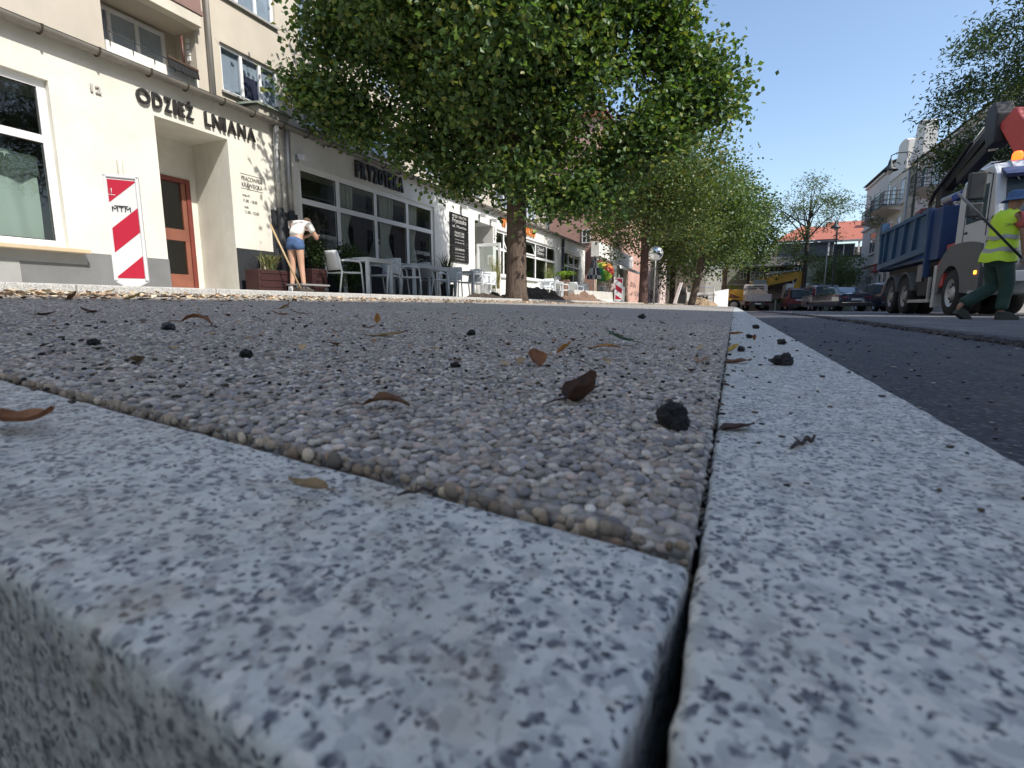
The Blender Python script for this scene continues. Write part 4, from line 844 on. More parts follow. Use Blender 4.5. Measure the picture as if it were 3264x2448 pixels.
b = MB(); b.tube([(-9.2, 6.66, 4.33), (-9.22, 6.67, 4.56), (-9.24, 6.68, 4.80)], .02, 8); b.build('handle', M('brown handle', (.10, .04, .03), .5), bc); rebase(bc, (-9.2, 6.65, 4.2))
ch = thing('wall_charm', 'string of small white plaques hanging on the loggia side wall', 'ornament')
for k in range(4): b = MB(); b.box(-9.52, -9.44, 6.955, 6.975, 4.55 + k * .10, 4.625 + k * .10); b.build('plaque', m_wframe, ch)
rebase(ch, (-9.48, 6.96, 4.55))
# ================================================================== PINK HOUSE and the shops beyond
pk = thing('pink_house', 'old pink plastered house with awning shop and graffiti standing beyond the shop row', 'building')
m_pink = M('pink plaster', (.50, .31, .26), .9, var=.12, scale=1.2, bmp=.25, bscale=40, var2=.4); m_pinkw = M('pale pink plaster', (.58, .46, .44), .9, var=.1, var2=.35)
b = MB(); b.box(-18, -7.95, 31.0, 31.3, .2, 11.0); b.box(-8.0, -7.9, 31.2, 41.4, 3.9, 11.0); b.box(-8.3, -7.88, 41.4, 48.6, .2, 11); b.build('wall', m_pink, pk)
b = MB(); b.box(-8.3, -7.86, 48.6, 66, .2, 11); b.build('wall', m_pinkw, pk)
b = MB(); b.box(-18, -7.4, 30.8, 66.2, 11, 11.3); b.build('roof', M('tile roof', (.3, .1, .06), .8), pk)
for (a, c, z0, z1) in ((-8.75, -8.2, 3.85, 4.65), (-9.9, -9.3, 6.9, 8.2)):
    b = MB(); f = .05; y = 30.985
    b.box(a, c, y - .03, y, z0, z0 + f); b.box(a, c, y - .03, y, z1 - f, z1); b.box(a, a + f, y - .029, y, z0 + f, z1 - f); b.box(c - f, c, y - .029, y, z0 + f, z1 - f); b.box((a + c) / 2 - .025, (a + c) / 2 + .025, y - .031, y, z0 + f, z1 - f); b.box(a + f, c - f, y - .032, y, (z0 + z1) / 2 - .02, (z0 + z1) / 2 + .02)
    fr = b.build('window', m_wframe, pk); q = MB(); q.box(a, c, y - .012, y + .0, z0, z1); q.build('pane', M('dark pane', (.06, .065, .07), .15), fr)
b = MB(); b.box(-7.98, -7.5, 30.3, 41.3, 2.98, 3.85); b.build('awning_box', M('white awning box', (.76, .75, .72), .6), pk)
b = MB(); b.box(-9.5, -9.4, 31.3, 41.4, .3, 3.0); b.build('shop_back_wall', M('cream shop wall', (.55, .47, .33), .8), pk)
for y in (31.4, 33.5, 35.8, 38.0, 40.2, 41.2): b = MB(); b.box(-8.05, -7.92, y, y + .16, .3, 2.98); b.build('post', M('cream post', (.50, .45, .36), .7), pk)
for y0, y1 in ((31.6, 33.4), (33.7, 35.7), (36.0, 37.9), (38.2, 40.1)): b = MB(); b.box(-8.02, -8.0, y0, y1, .8, 2.7); b.build('shop_pane', m_glass, pk)
b = MB(); V = []
for i in range(13):
    y = 32.6 + i * .65; V += [(-7.75, y, 2.98), (-6.75, y + .1, 2.62 + .02 * math.sin(i)), (-6.73, y + .1, 2.44 - .03 * (i % 2))]
b.add(V, [(3 * i + k, 3 * i + 3 + k, 3 * i + 4 + k, 3 * i + 1 + k) for i in range(12) for k in (0, 1)]); b.build('awning', M('white awning cloth', (.80, .80, .78), .8), pk)
b = MB(); r = random.Random(4)
def squig(b, y0, z0, w, h, n=3, rad=.018, X=-7.87):
    for i in range(n):
        y = y0 + w * i / n; pts = [(X, y + r.uniform(0, w / n), z0 + r.uniform(0, h)) for _ in range(5)]; b.tube(pts, rad, 4, smooth=False)
squig(b, 42.3, 1.55, 2.8, .55, 5); squig(b, 42.2, .9, 3.4, .4, 5); squig(b, 45.2, .6, 2.5, .8, 5)
stuff(b.build('graffiti', M('grey spray paint', (.10, .08, .09), .9), pk)); b = MB(); squig(b, 50, .5, 11, 1.4, 11, .03, -7.85); stuff(b.build('graffiti', M('violet spray paint', (.22, .12, .16), .9), pk))
for k in range(9): 
    y = 49 + k * 1.7; b = MB(); b.box(-7.85, -7.80, y, y + .22, .3, 3.6 + .3 * (k % 2)); b.build('pilaster', M('cream pilaster', (.62, .58, .54), .8), pk)
rebase(pk, (-7.9, 41, .3))
dk = thing('dark_house', 'dark grey brown house with an arched doorway at the end of the left side', 'building')
b = MB(); b.box(-14, -4.2, 67, 67.5, -.2, 9); b.box(-4.4, -4.0, 67, 80, -.2, 9); b.build('wall', M('dark brown render', (.14, .12, .10), .9, var=.15), dk)
b = MB(); b.box(-6.4, -5.5, 66.98, 67.0, .1, 1.9); b.lathe([(0, 66.97), (.45, 66.97), (.45, 67.0)], (-5.95, 0, 1.9), 16, 'y'); b.build('arched_door', M('black doorway', (.02, .02, .02), .9), dk)
b = MB(); b.box(-14.2, -3.8, 66.8, 80, 9, 9.3); b.build('roof', M('tile roof', (.3, .1, .06), .8), dk)
for x in (-10.5, -8.3): 
    b = MB(); b.box(x, x + .9, 66.95, 66.99, 3.2, 4.8); b.build('window', M('dark pane', (.06, .065, .07), .15), dk)
rebase(dk, (-6, 67, 0))
# ================================================================== TREES
def leafcloud(name, P, size, pal, mat, parent, seed, long=1.0, droop=.5):
    """one small folded blade per point"""
    r = np.random.default_rng(seed); n = len(P)
    base = np.array([(0, 0, 0), (.45, .42, .10), (1, 0, -.05), (.5, -.42, .08)]); base[:, 1] /= long
    s = r.uniform(size[0], size[1], n)
    X = r.normal(0, 1, (n, 3)); X[:, 2] = X[:, 2] * .5 - droop; X /= np.linalg.norm(X, axis=1)[:, None]
    Z = r.normal(0, 1, (n, 3)); Z[:, 2] = np.abs(Z[:, 2]) + .5; Y = np.cross(Z, X); Y /= np.linalg.norm(Y, axis=1)[:, None]; Z = np.cross(X, Y)
    V = (base[None, :, 0:1] * X[:, None] + base[None, :, 1:2] * Y[:, None] + base[None, :, 2:3] * Z[:, None]) * s[:, None, None] + P[:, None]
    F = (np.array([(0, 1, 2), (0, 2, 3)])[None] + (np.arange(n) * 4)[:, None, None]).reshape(-1, 3)
    pal = np.array(pal); T = np.repeat(pal[r.integers(0, len(pal), n)] * r.uniform(.75, 1.25, (n, 1)), 4, 0)
    return npmesh(name, V.reshape(-1, 3), F, mat, T, False, parent)
def fbm_dir(d, seed):
    from mathutils import noise as N
    v = Vector(d) * 1.7 + Vector((seed * 3.1, seed, 0)); return N.noise(v) + .5 * N.noise(v * 2.3)
def tree(name, label, loc, tr, th, cc, rad, ncl, nper, size, pal, seed, csig=.24, lump=.28, low=-1.0, gap=0.0, long=1.0, bark=(.11, .08, .06), extra=(), nlimb=9, tip=None, tube_n=9, lean=(0, 0), mat=None, cat='tree', kmax=1.35):
    t = thing(name, label, cat); r = np.random.default_rng(seed); rr = random.Random(seed)
    cc = np.array(cc, float); rad = np.array(rad, float); cl = []
    while len(cl) < ncl:
        d = r.normal(0, 1, 3); d /= np.linalg.norm(d)
        if d[2] < low: continue
        k = min(1 + lump * fbm_dir(d, seed) * 1.4, kmax); q = r.random() ** (1 / 2.2); p = cc + d * rad * k * q
        if gap and fbm_dir(p * .35, seed + 9) < -gap: continue
        cl.append(p)
    for e in extra:
        for _ in range(e[4]): cl.append(np.array(e[:3]) + r.normal(0, e[3], 3) * np.array([1, 1, .6]))
    cl = np.array(cl); P = np.repeat(cl, nper, 0) + r.normal(0, csig, (len(cl) * nper, 3)) * np.array([1.15, 1.15, .75])
    pal = np.array(pal)
    crown = leafcloud('crown', P, size, pal, mat or m_leaf, t, seed, long); stuff(crown)
    b = MB(); top = Vector((lean[0], lean[1], th)); pts = [Vector((0, 0, -.15)), Vector((0, 0, .12)), Vector((lean[0] * .3, lean[1] * .3, th * .35)), Vector((lean[0] * .7, lean[1] * .7, th * .7)), top, Vector((cc[0] * .6, cc[1] * .6, cc[2])), Vector((cc[0], cc[1], cc[2] + rad[2] * .7))]
    b.tube(pts, [tr * 1.35, tr * 1.06, tr * .96, tr * .92, tr * .9, tr * .45, tr * .08], 16)
    b.build('trunk', barkmat('bark ' + name + str(seed), bark), t)
    mb = CACHE.setdefault(('limb', bark), barkmat('limb bark', [c * .8 for c in bark]))
    for i in range(nlimb):
        c = cl[rr.randrange(len(cl))] if tip is None or i >= len(tip) else np.array(tip[i])
        st = top.lerp(pts[5], rr.random() * .8) ; c = Vector(c); mid = st.lerp(c, .5) + Vector((rr.uniform(-.2, .2), rr.uniform(-.2, .2), .12 * (c - st).length)); b = MB()
        b.tube([st, st.lerp(mid, .5) + Vector((0, 0, .05)), mid, mid.lerp(c, .55), c], [tr * .42, tr * .32, tr * .22, tr * .12, tr * .03], 7); lb = b.build('limb', mb, t)
        for k in range(3):
            c2 = cl[np.argsort(((cl - np.array(mid.lerp(c, .5))) ** 2).sum(1))[rr.randrange(12)]]; s2 = mid.lerp(c, .2 + .25 * k); b = MB(); c2 = Vector(c2); b.tube([s2, s2.lerp(c2, .5) + Vector((0, 0, .08)), c2], [tr * .12, tr * .07, tr * .015], 5); b.build('branch', mb, lb)
    t.location = loc; return t
m_leaf = attrmat('lime foliage', .45, .30, .4)
G1 = [(.078, .145, .042), (.100, .175, .046), (.060, .115, .042), (.145, .215, .052), (.080, .135, .058), (.18, .20, .055), (.050, .098, .040)]
G2 = [(.10, .15, .045), (.13, .17, .05), (.08, .12, .04), (.17, .16, .05), (.065, .105, .04), (.10, .14, .05)]
G3 = [(.09, .14, .05), (.065, .11, .045), (.11, .155, .055), (.075, .12, .05)]
z4_ = pavez(-4.2)
def Lz(l, d, z, sg, n):   # spray at l metres to the side and d metres in depth of the near trunk, as seen down the street
    return (.918 * l - .396 * d, .396 * l + .918 * d, z - .25, sg, n)
tree('lime_tree', 'large lime tree nearest the camera with a thick trunk and dense green crown', (-4.2, 9.95, pavez(-4.3)), .215, 2.3, (-.36, -.1, 5.62), (2.95, 2.8, 3.3), 1750, 70, (.080, .135), G1, 2, kmax=1.1, csig=.22, lump=.34, low=-.93, gap=.66, nlimb=16,
     extra=(Lz(3.75, 0, 4.45, .20, 20), Lz(3.95, .2, 3.95, .16, 12), Lz(3.2, 0, 4.0, .26, 26), Lz(3.6, .1, 4.9, .16, 9), Lz(2.8, 0, 3.5, .32, 40), Lz(2.9, .3, 5.0, .3, 36), Lz(2.9, 0, 5.7, .3, 30), Lz(-4.05, .1, 4.3, .24, 26), Lz(-3.5, 0, 4.0, .3, 34), Lz(-3.6, .2, 5.3, .28, 26), Lz(-3.1, .1, 3.7, .22, 18), Lz(-2.1, 0, 3.3, .26, 22), Lz(-1.1, 0, 2.75, .25, 22),
            Lz(0, -.5, 2.55, .28, 26), Lz(.9, 0, 2.3, .28, 26), Lz(1.6, .2, 2.4, .28, 28), Lz(2.3, .2, 3.2, .32, 32), Lz(-3.6, -.3, 5.8, .3, 20)), bark=(.12, .085, .065))
tree('lime_tree', 'second lime tree along the pavement with yellowing leaves beside the round mirror', (-4.1, 25.6, pavez(-4.3)), .21, 2.9, (.1, 0, 5.2), (3.3, 3.3, 3.2), 900, 40, (.10, .16), G2, 3, csig=.30, lump=.32, low=-.8, gap=.6, nlimb=9, bark=(.10, .055, .045))
tree('lime_tree', 'third lime tree along the pavement with a leaning lower trunk', (-2.6, 36, .12), .22, 2.6, (-.1, 0, 5.4), (3.8, 3.8, 3.8), 900, 34, (.14, .22), G3 + G2[:2], 4, csig=.38, lump=.30, low=-.75, nlimb=7, bark=(.13, .10, .075), lean=(.5, 0))
tree('lime_tree', 'fourth lime tree, farthest along the pavement near the yellow excavator', (-.9, 50, 0), .20, 2.6, (.3, 0, 6.2), (4.0, 4.0, 4.6), 700, 30, (.16, .26), G3, 5, csig=.4, lump=.35, low=-.7, nlimb=6, bark=(.16, .13, .10))
tree('lime_tree', 'unseen lime tree added behind the photographer to dim the sky light', (-1.9, -3.4, -.3), .2, 2.9, (0, 0, 5.9), (2.9, 2.6, 2.6), 500, 40, (.10, .16), G1, 19, csig=.3, lump=.2, low=-.7, nlimb=5)  # added out of view: its crown cuts sky light on the near stones
tree('lime_tree', 'broad green tree behind the third lime tree at the end of the pavement', (-6.0, 56, 0), .3, 4, (0, 0, 7.5), (5.5, 4, 5.5), 600, 28, (.2, .3), G1, 15, csig=.5, lump=.3, nlimb=4)
# feathery trees on the right side of the street
GA = [(.05, .085, .045), (.07, .10, .04), (.04, .07, .045), (.10, .13, .035), (.035, .06, .04)]
m_leaf2 = attrmat('feathery foliage', .5, .28, .3)
def feather(name, label, loc, tr, th, cc, rad, ncl, seed, extra=(), pal=GA, size=(.13, .20), nper=26, gap=.2, lump=.5, nlimb=10, csig=.2, tip=None, bark=(.06, .05, .045)):
    return tree(name, label, loc, tr, th, cc, rad, ncl, nper, size, pal, seed, csig=csig, lump=lump, gap=gap, long=2.6, nlimb=nlimb, extra=extra, tip=tip, bark=bark, mat=m_leaf2)
feather('locust_tree', 'feathery dark tree above the crane and truck on the right', (10.9, 22.8, -.15), .2, 4.2, (-.3, 0, 7.4), (4.2, 3.8, 3.9), 1500, 21, nper=36, csig=.24, gap=.45, lump=.4, extra=((-3.5, 1.0, 4.6, .5, 46), (-3.9, 1.2, 5.5, .45, 46), (-2.4, .4, 5.0, .6, 60), (-3.9, .8, 7.6, .4, 24), (-3.6, .8, 9.0, .4, 20)))
feather('locust_tree', 'feathery tree behind the red crane arm at the right edge', (10.6, 14.3, -.12), .2, 4.5, (.2, 0, 7.6), (3.6, 4.2, 3.2), 800, 22)
feather('locust_tree', 'tall airy tree with forked dark limbs standing before the red roofed house', (5.3, 50, -.33), .17, 5.0, (0, 0, 8.2), (3.2, 2.5, 2.7), 150, 23, pal=[(.12, .16, .09), (.10, .13, .08), (.14, .18, .09)], size=(.18, .28), nper=20, gap=.12, lump=.5, csig=.26,
        extra=((-2.6, 0, 7.0, .4, 10), (-4.2, 0, 9.2, .4, 10), (-3.2, 0, 8.4, .5, 12), (.4, 0, 10.6, .45, 14), (1.8, 0, 9.0, .6, 24), (3.8, 0, 8.3, .5, 8), (4.6, 0, 7.4, .5, 8), (0, 0, 4.2, .8, 60), (-1, 0, 5.2, .7, 30), (2, 0, 3.6, .9, 46), (3.0, .2, 2.6, .7, 26)), tip=[(-2.6, 0, 7.3), (-4, 0, 9.3), (.4, 0, 10.8), (1.8, 0, 9.2), (3.0, 0, 8.2), (-.6, 0, 9.6)], nlimb=12)
tree('background_tree', 'hazy pale tree behind the dark wooden veranda house', (2.3, 85, -.4), .25, 4, (0, 0, 6.3), (3.4, 3, 3.4), 130, 26, (.25, .36), [(.16, .19, .13), (.19, .22, .15)], 31, csig=.45, lump=.5, gap=.2, nlimb=6, bark=(.1, .09, .08))
tree('background_tree', 'small leafy tree between the cream wall and the parked cars', (8.4, 55, -.35), .1, 1.6, (0, 0, 3.3), (1.9, 1.6, 1.7), 150, 26, (.14, .2), [(.12, .17, .05), (.09, .13, .05)], 32, csig=.25, lump=.4, nlimb=6)
# ================================================================== CAFE FURNITURE
m_ch = M('pale grey plastic', (.74, .77, .80), .4, var=.05)
def make_chair(label):
    t = thing('patio_armchair', label, 'chair', 'pale patio armchairs in front of the shops')
    b = MB(); b.prism([(-.24, .42), (.22, .44), (.25, .42), (.25, .40), (-.24, .395)], -.24, .24, 'x'); b.build('seat', m_ch, t, bevel=.008)
    b = MB(); n = 6
    for i in range(n + 1):
        s = i / n; z = .46 + .38 * s; y = -.24 - .12 * s; b.v += [(-.22 + .02 * s * s, y, z), (-.1, y - .02, z + .0), (.1, y - .02, z), (.22 - .02 * s * s, y, z)]
    b.v += [(x, y - .02, z) for x, y, z in b.v]; k = 4 * (n + 1)
    for i in range(n):
        for j in range(3): a = i * 4 + j; b.f += [(a, a + 1, a + 5, a + 4), (k + a + 4, k + a + 5, k + a + 1, k + a)]; b.sm += [True, True]
    for i in range(n):
        for a in (i * 4, i * 4 + 3): b.f.append((a, a + 4, k + a + 4, k + a)); b.sm.append(False)
    for a in (0, 1, 2, n * 4, n * 4 + 1, n * 4 + 2): b.f.append((a, a + 1, k + a + 1, k + a)); b.sm.append(False)
    b.build('backrest', m_ch, t)
    for sx in (-1, 1):
        b = MB(); b.tube([(sx * .25, .27, 0), (sx * .26, .24, .3), (sx * .26, .21, .60), (sx * .26, .16, .65), (sx * .26, -.15, .66), (sx * .25, -.28, .64)], .018, 8); b.build('armrest_leg', m_ch, t)
        b = MB(); b.tube([(sx * .23, -.34, 0), (sx * .235, -.27, .42), (sx * .23, -.32, .66), (sx * .21, -.36, .82)], .018, 8); b.build('rear_leg', m_ch, t)
    return t
CH = [ # x, y, heading (deg from +Y), label
 (-7.55, 8.62, 8, 'patio armchair nearest the woman, seen from the side with its back to the left'),
 (-7.4, 9.75, 178, 'patio armchair facing the first table, its back towards the street end'),
 (-7.3, 10.45, 20, 'patio armchair with its high back beside the table leg under the third window pane'),
 (-7.75, 10.9, 0, 'patio armchair behind the high backed one near the salon window'),
 (-7.3, 11.75, 15, 'patio armchair below the last salon pane, facing right'),
 (-7.4, 12.75, 170, 'patio armchair at the far end of the second table'),
 (-7.2, 13.55, 185, 'patio armchair before the black board, left one'),
 (-7.1, 14.3, 20, 'patio armchair before the open door, lit by the sun'),
 (-7.4, 15.0, 175, 'patio armchair closest to the open door'),
 (-7.0, 19.6, 180, 'white armchair just right of the near trunk'),
 (-6.9, 21.3, 30, 'white armchair in front of the potted fern'),
 (-6.9, 23.6, 10, 'armchair at the wire table left of the drainpipe'),
 (-7.0, 24.8, 190, 'armchair farthest along, beside the dark tables')]
c0 = None
for x, y, a, lab in CH:
    if c0 is None: c0 = make_chair(lab); c = c0
    else: c = copy_tree(c0)
    c['label'] = lab; c['_p'] = 0; del c['_p']; c.location = (x, y, pavez(x)); c.rotation_euler = (0, 0, R(-a))
m_tb = M('grey table metal', (.60, .63, .66), .4, var=.06)
def make_table(label, L, Wd=.7):
    t = thing('patio_table', label, 'table', 'patio tables in front of the shops'); b = MB(); b.box(-Wd / 2, Wd / 2, -L / 2, L / 2, .71, .74); b.build('tabletop', m_tb, t, bevel=.006)
    b = MB(); b.box(-Wd / 2 + .02, Wd / 2 - .02, -L / 2 + .02, L / 2 - .02, .66, .709); b.build('apron', m_tb, t)
    for sx in (-1, 1):
        for sy in (-1, 1): b = MB(); b.box(sx * (Wd / 2 - .05) - .03, sx * (Wd / 2 - .05) + .03, sy * (L / 2 - .05) - .03, sy * (L / 2 - .05) + .03, 0, .66); b.build('leg', m_tb, t)
    return t
for x, y, L, lab in ((-7.4, 9.2, .9, 'first patio table, next to the sideways armchair'), (-7.4, 11.3, 1.7, 'long patio table under the last salon panes'), (-7.3, 13.9, 1.2, 'patio table in front of the black board'), (-7.0, 20.4, 1.1, 'white table beyond the near trunk'), (-6.9, 24.2, .9, 'dark topped table left of the drainpipe')):
    t = make_table(lab, L); t.location = (x, y, pavez(x))
# ------------------------------------------------------------------ plants
def plant(name, label, loc, n, h, spread, w, pal, seed, pot=None, arch=.8, cat='plant'):
    t = thing(name, label, cat); r = np.random.default_rng(seed); V = []; F = []; T = []
    z0 = pot[2] if pot else 0
    for k in range(n):
        a = r.uniform(0, 6.28); hh = h * r.uniform(.6, 1); s = spread * r.uniform(.3, 1); c = np.array(pal[r.integers(len(pal))]) * r.uniform(.7, 1.3); b0 = r.normal(0, .05, 2); prev = None
        for i in range(5):
            q = i / 4; x = b0[0] + math.cos(a) * s * q ** 1.3; y = b0[1] + math.sin(a) * s * q ** 1.3; z = z0 + hh * (q - arch * .5 * q ** 2.5) ; ww = w * (1 - .85 * q)
            V += [(x - math.sin(a) * ww, y + math.cos(a) * ww, z), (x + math.sin(a) * ww, y - math.cos(a) * ww, z)]; T += [c, c]
            if prev is not None: F += [(prev, prev + 1, len(V) - 1, len(V) - 2)]
            prev = len(V) - 2
    stuff(npmesh('foliage', np.array(V), np.array(F), m_leaf, np.array(T), False, t))
    if pot: b = MB(); b.lathe([(0, 0), (pot[0], 0), (pot[1], pot[2]), (pot[1] * .9, pot[2]), (pot[1] * .85, pot[2] - .04), (0, pot[2] - .04)], n=20); b.build('pot', M(pot[3], pot[4], .7, var=.1), t)
    t.location = loc; return t
plant('grass_plant', 'tall dark grass plant between the salon window and the black board', (-7.9, 13.4, pavez(-7.9)), 110, 1.6, .6, .012, [(.05, .07, .03), (.08, .09, .04)], 1, (.17, .2, .35, 'dark pot', (.05, .05, .05)))
plant('grass_plant', 'dry yellowish grass plant before the open door panel', (-7.3, 15.6, pavez(-7.3)), 80, 1.35, .35, .012, [(.25, .22, .09), (.15, .17, .06)], 2, (.12, .15, .3, 'pale pot', (.4, .38, .35)), .3)
plant('grass_plant', 'dry grass in a tall pale pot left of the near trunk', (-7.4, 17.6, pavez(-7.4)), 90, 1.1, .3, .012, [(.30, .24, .10), (.18, .18, .06)], 3, (.16, .2, .7, 'tall pale pot', (.55, .54, .52)), .3)
plant('grass_plant', 'slender green grass plant right of the near trunk', (-7.3, 20.9, pavez(-7.3)), 90, 1.5, .45, .014, [(.12, .18, .05), (.2, .2, .08)], 4, (.15, .18, .35, 'pale pot', (.4, .38, .35)), .4)
plant('potted_fern', 'bright green drooping fern in a terracotta pot on a stand between the windows', (-7.4, 23.4, pavez(-7.4)), 260, 1.0, .75, .035, [(.17, .28, .03), (.22, .32, .05), (.10, .18, .03)], 5, (.16, .26, .95, 'brown planter', (.20, .12, .09)), 1.5)
# bushy dark shrub and red planters by the woman
m_rp = M('dark red planter', (.036, .011, .011), .6, var=.2)
for x, y, w, l, h, lab in ((-7.95, 7.1, .34, .85, .36, 'left dark red planter box beside the black plinth'), (-7.95, 8.15, .34, .4, .45, 'dark red planter box behind the woman')):
    t = thing('planter_box', lab, 'planter'); b = MB(); b.box(-w / 2, w / 2, -l / 2, l / 2, 0, h); b.build('box', m_rp, t, bevel=.01)
    for k in range(3): b = MB(); b.box(w / 2, w / 2 + .012, -l / 2 + .03, l / 2 - .03, .06 + k * h / 3, (k + 1) * h / 3 - .02); b.build('plank', m_rp, t)
    b = MB(); b.box(-w / 2 + .02, w / 2 - .02, -l / 2 + .02, l / 2 - .02, h, h + .01); b.build('soil', M('dark soil', (.05, .042, .035), .95), t)
    t.location = (x, y, pavez(x))
plant('potted_plant', 'pale dry grasses growing in the left red planter', (-7.95, 7.05, pavez(-7.95) + .36), 90, .55, .35, .012, [(.26, .24, .13), (.10, .13, .05)], 6)
def bush(name, label, loc, rad, n, size, pal, seed):
    t = thing(name, label, 'shrub'); r = np.random.default_rng(seed); d = r.normal(0, 1, (n, 3)); d /= np.linalg.norm(d, axis=1)[:, None]; P = d * np.array(rad) * (r.random((n, 1)) ** .4) * r.uniform(.8, 1.12, (n, 1)) + np.array([0, 0, rad[2]])
    stuff(leafcloud('foliage', P, size, pal, m_leaf, t, seed)); b = MB()
    for k in range(7): e = P[k]; b.tube([(0, 0, -.02), (e[0] * .4, e[1] * .4, e[2] * .5), tuple(e)], [.014, .01, .004], 5)
    b.build('stem', M('shrub wood', (.08, .06, .04), .9), t); t.location = loc
bush('boxwood_shrub', 'dark green leafy shrub standing between the woman and the sideways armchair', (-7.75, 8.95, pavez(-7.75)), (.36, .42, .55), 4200, (.035, .06), [(.025, .05, .02), (.04, .08, .025), (.06, .11, .03)], 7)
bush('boxwood_shrub', 'small dark shrub in the planter behind the woman', (-7.9, 8.2, pavez(-7.9) + .45), (.2, .24, .34), 1500, (.035, .06), [(.03, .055, .02), (.05, .08, .03)], 8)
# tool leaning on the red planter
bt = thing('garden_rake', 'wooden handled tool with a dirt clogged head leaning on the red planter', 'tool'); z0 = pavez(-7.3)
b = MB(); b.tube([(-7.35, 7.20, z0 + .05), (-7.72, 6.95, z0 + 1.18)], .017, 8); b.build('handle', M('pale wood', (.42, .30, .17), .6), bt); b = MB(); b.box(-7.42, -7.24, 7.08, 7.42, z0, z0 + .05); b.build('head', M('muddy iron', (.06, .045, .035), .9, bmp=.8), bt, bevel=.01); rebase(bt, (-7.3, 7.2, z0))
sk = thing('trolley', 'low flat trolley on small wheels at the feet of the woman', 'trolley'); b = MB(); b.box(-7.75, -7.35, 7.25, 7.95, z0 + .12, z0 + .15); b.build('deck', m_lamp, sk)
for x in (-7.72, -7.38):
    for y in (7.32, 7.88): b = MB(); b.lathe([(0, x - .015), (.05, x - .015), (.05, x + .015), (0, x + .015)], (0, y, z0 + .05), 12, 'x'); b.build('wheel', m_pbl, sk)
rebase(sk, (-7.55, 7.6, z0))
# ================================================================== BARRICADE BOARDS
m_rd = M('reflective red', (.40, .010, .035), .4, var=.06); m_wh = M('reflective white', (.60, .61, .62), .4, var=.04)
def barricade(label, mirror=False, txt=True):
    t = thing('barricade_board', label, 'traffic board'); w, h = .255, 1.0
    b = MB(); b.prism([(-w / 2, .08), (0, 0), (w / 2, .08), (w / 2, h), (-w / 2, h)], .0, .055, 'y'); b.build('board', m_wh, t, bevel=.006)
    b = MB(); b.lathe([(.022, h), (.022, h + .13), (.016, h + .14), (0, h + .14)], (0.0, .03, 0), 10); b.build('grip', M('translucent cap', (.6, .58, .5), .4), t)
    x0, x1, z0, z1 = -w / 2 + .028, w / 2 - .028, .11, h - .04; s = -1 if mirror else 1
    def clip(zl):   # stripe rising to the right, bottom-left height zl, thickness .25
        P = []; rise = .185
        for x, z in ((x0, zl), (x1, zl + rise), (x1, zl + rise + .21), (x0, zl + .21)): P.append((x, z))
        # clip against z0, z1
        for lim, sg in ((z0, 1), (z1, -1)):
            Q = []
            for i in range(len(P)):
                a, c = P[i], P[(i + 1) % len(P)]; ia, ic = (a[1] - lim) * sg >= 0, (c[1] - lim) * sg >= 0
                if ia: Q.append(a)
                if ia != ic: u = (lim - a[1]) / (c[1] - a[1]); Q.append((a[0] + (c[0] - a[0]) * u, lim))
            P = Q
            if not P: return None
        return P
    for zl in (-.085, .335, .765):
        P = clip(zl)
        if P: b = MB(); b.prism([(s * x, z) for x, z in P], -.003, .001, 'y'); b.build('red_stripe', m_rd, t)
    for side in (-1, 1): b = MB(); b.box(side * (w / 2 - .012) - .012, side * (w / 2 - .012) + .012, -.012, .004, .09, h); b.build('rim', m_wh, t, bevel=.004)
    b = MB(); b.box(-w / 2, w / 2, -.012, .004, h - .022, h + .003); b.build('rim', m_wh, t, bevel=.004)
    if txt:
        pt = bpy.data.objects.new('logo', None); C.objects.link(pt); pt.parent = t
        me, _ = glyph('MTM', .135, .042, .002, .0); me.materials.append(m_blk); o = bpy.data.objects.new('print', me); C.objects.link(o); o.parent = pt; o.matrix_local = frame_mat((-.085, -.0045, .69), (1, 0, 0), (0, 0, 1))
        b = MB(); b.box(-.068, .033, -.0055, -.003, .735, .741); b.build('print', m_blk, pt)
        b = MB(); b.tube([(-.09, -.004, .865), (-.075, -.004, .885), (-.078, -.004, .835)], .003, 5); b.build('chalk_mark', m_wh, t); b = MB(); b.tube([(-.098, -.004, .83), (-.05, -.004, .828)], .003, 5); b.build('chalk_mark', m_wh, t)
    return t
t = barricade('near red and white striped barricade board with black MTM print and a chalked 1'); t.location = (-5.04, 2.955, .235); t.rotation_euler = (0, 0, R(52))
t = barricade('small far striped barricade board before the shops with the awning', True, False); t.location = (-5.05, 24.4, .27); t.rotation_euler = (0, 0, R(15)); t.scale = (1.5, 1, 1.12)
q = unproj(1905, 950); 
sb = thing('concrete_barrier', 'low concrete barrier lying before the cafe tables beyond the near trunk', 'barrier'); b = MB(); b.prism([(-.2, 0), (.2, 0), (.16, .1), (.12, .42), (-.12, .42), (-.16, .1)], -2.1, 2.1, 'y'); b.build('body', M('pale concrete', (.42, .41, .38), .9, var=.12, bmp=.4, bscale=60), sb, bevel=.01)
b = MB(); b.box(-.22, .22, 1.2, 1.9, -.02, .06); b.build('foot', m_wframe, sb); sb.location = (-5.6, 21.6, .29); sb.rotation_euler = (0, 0, R(-8))
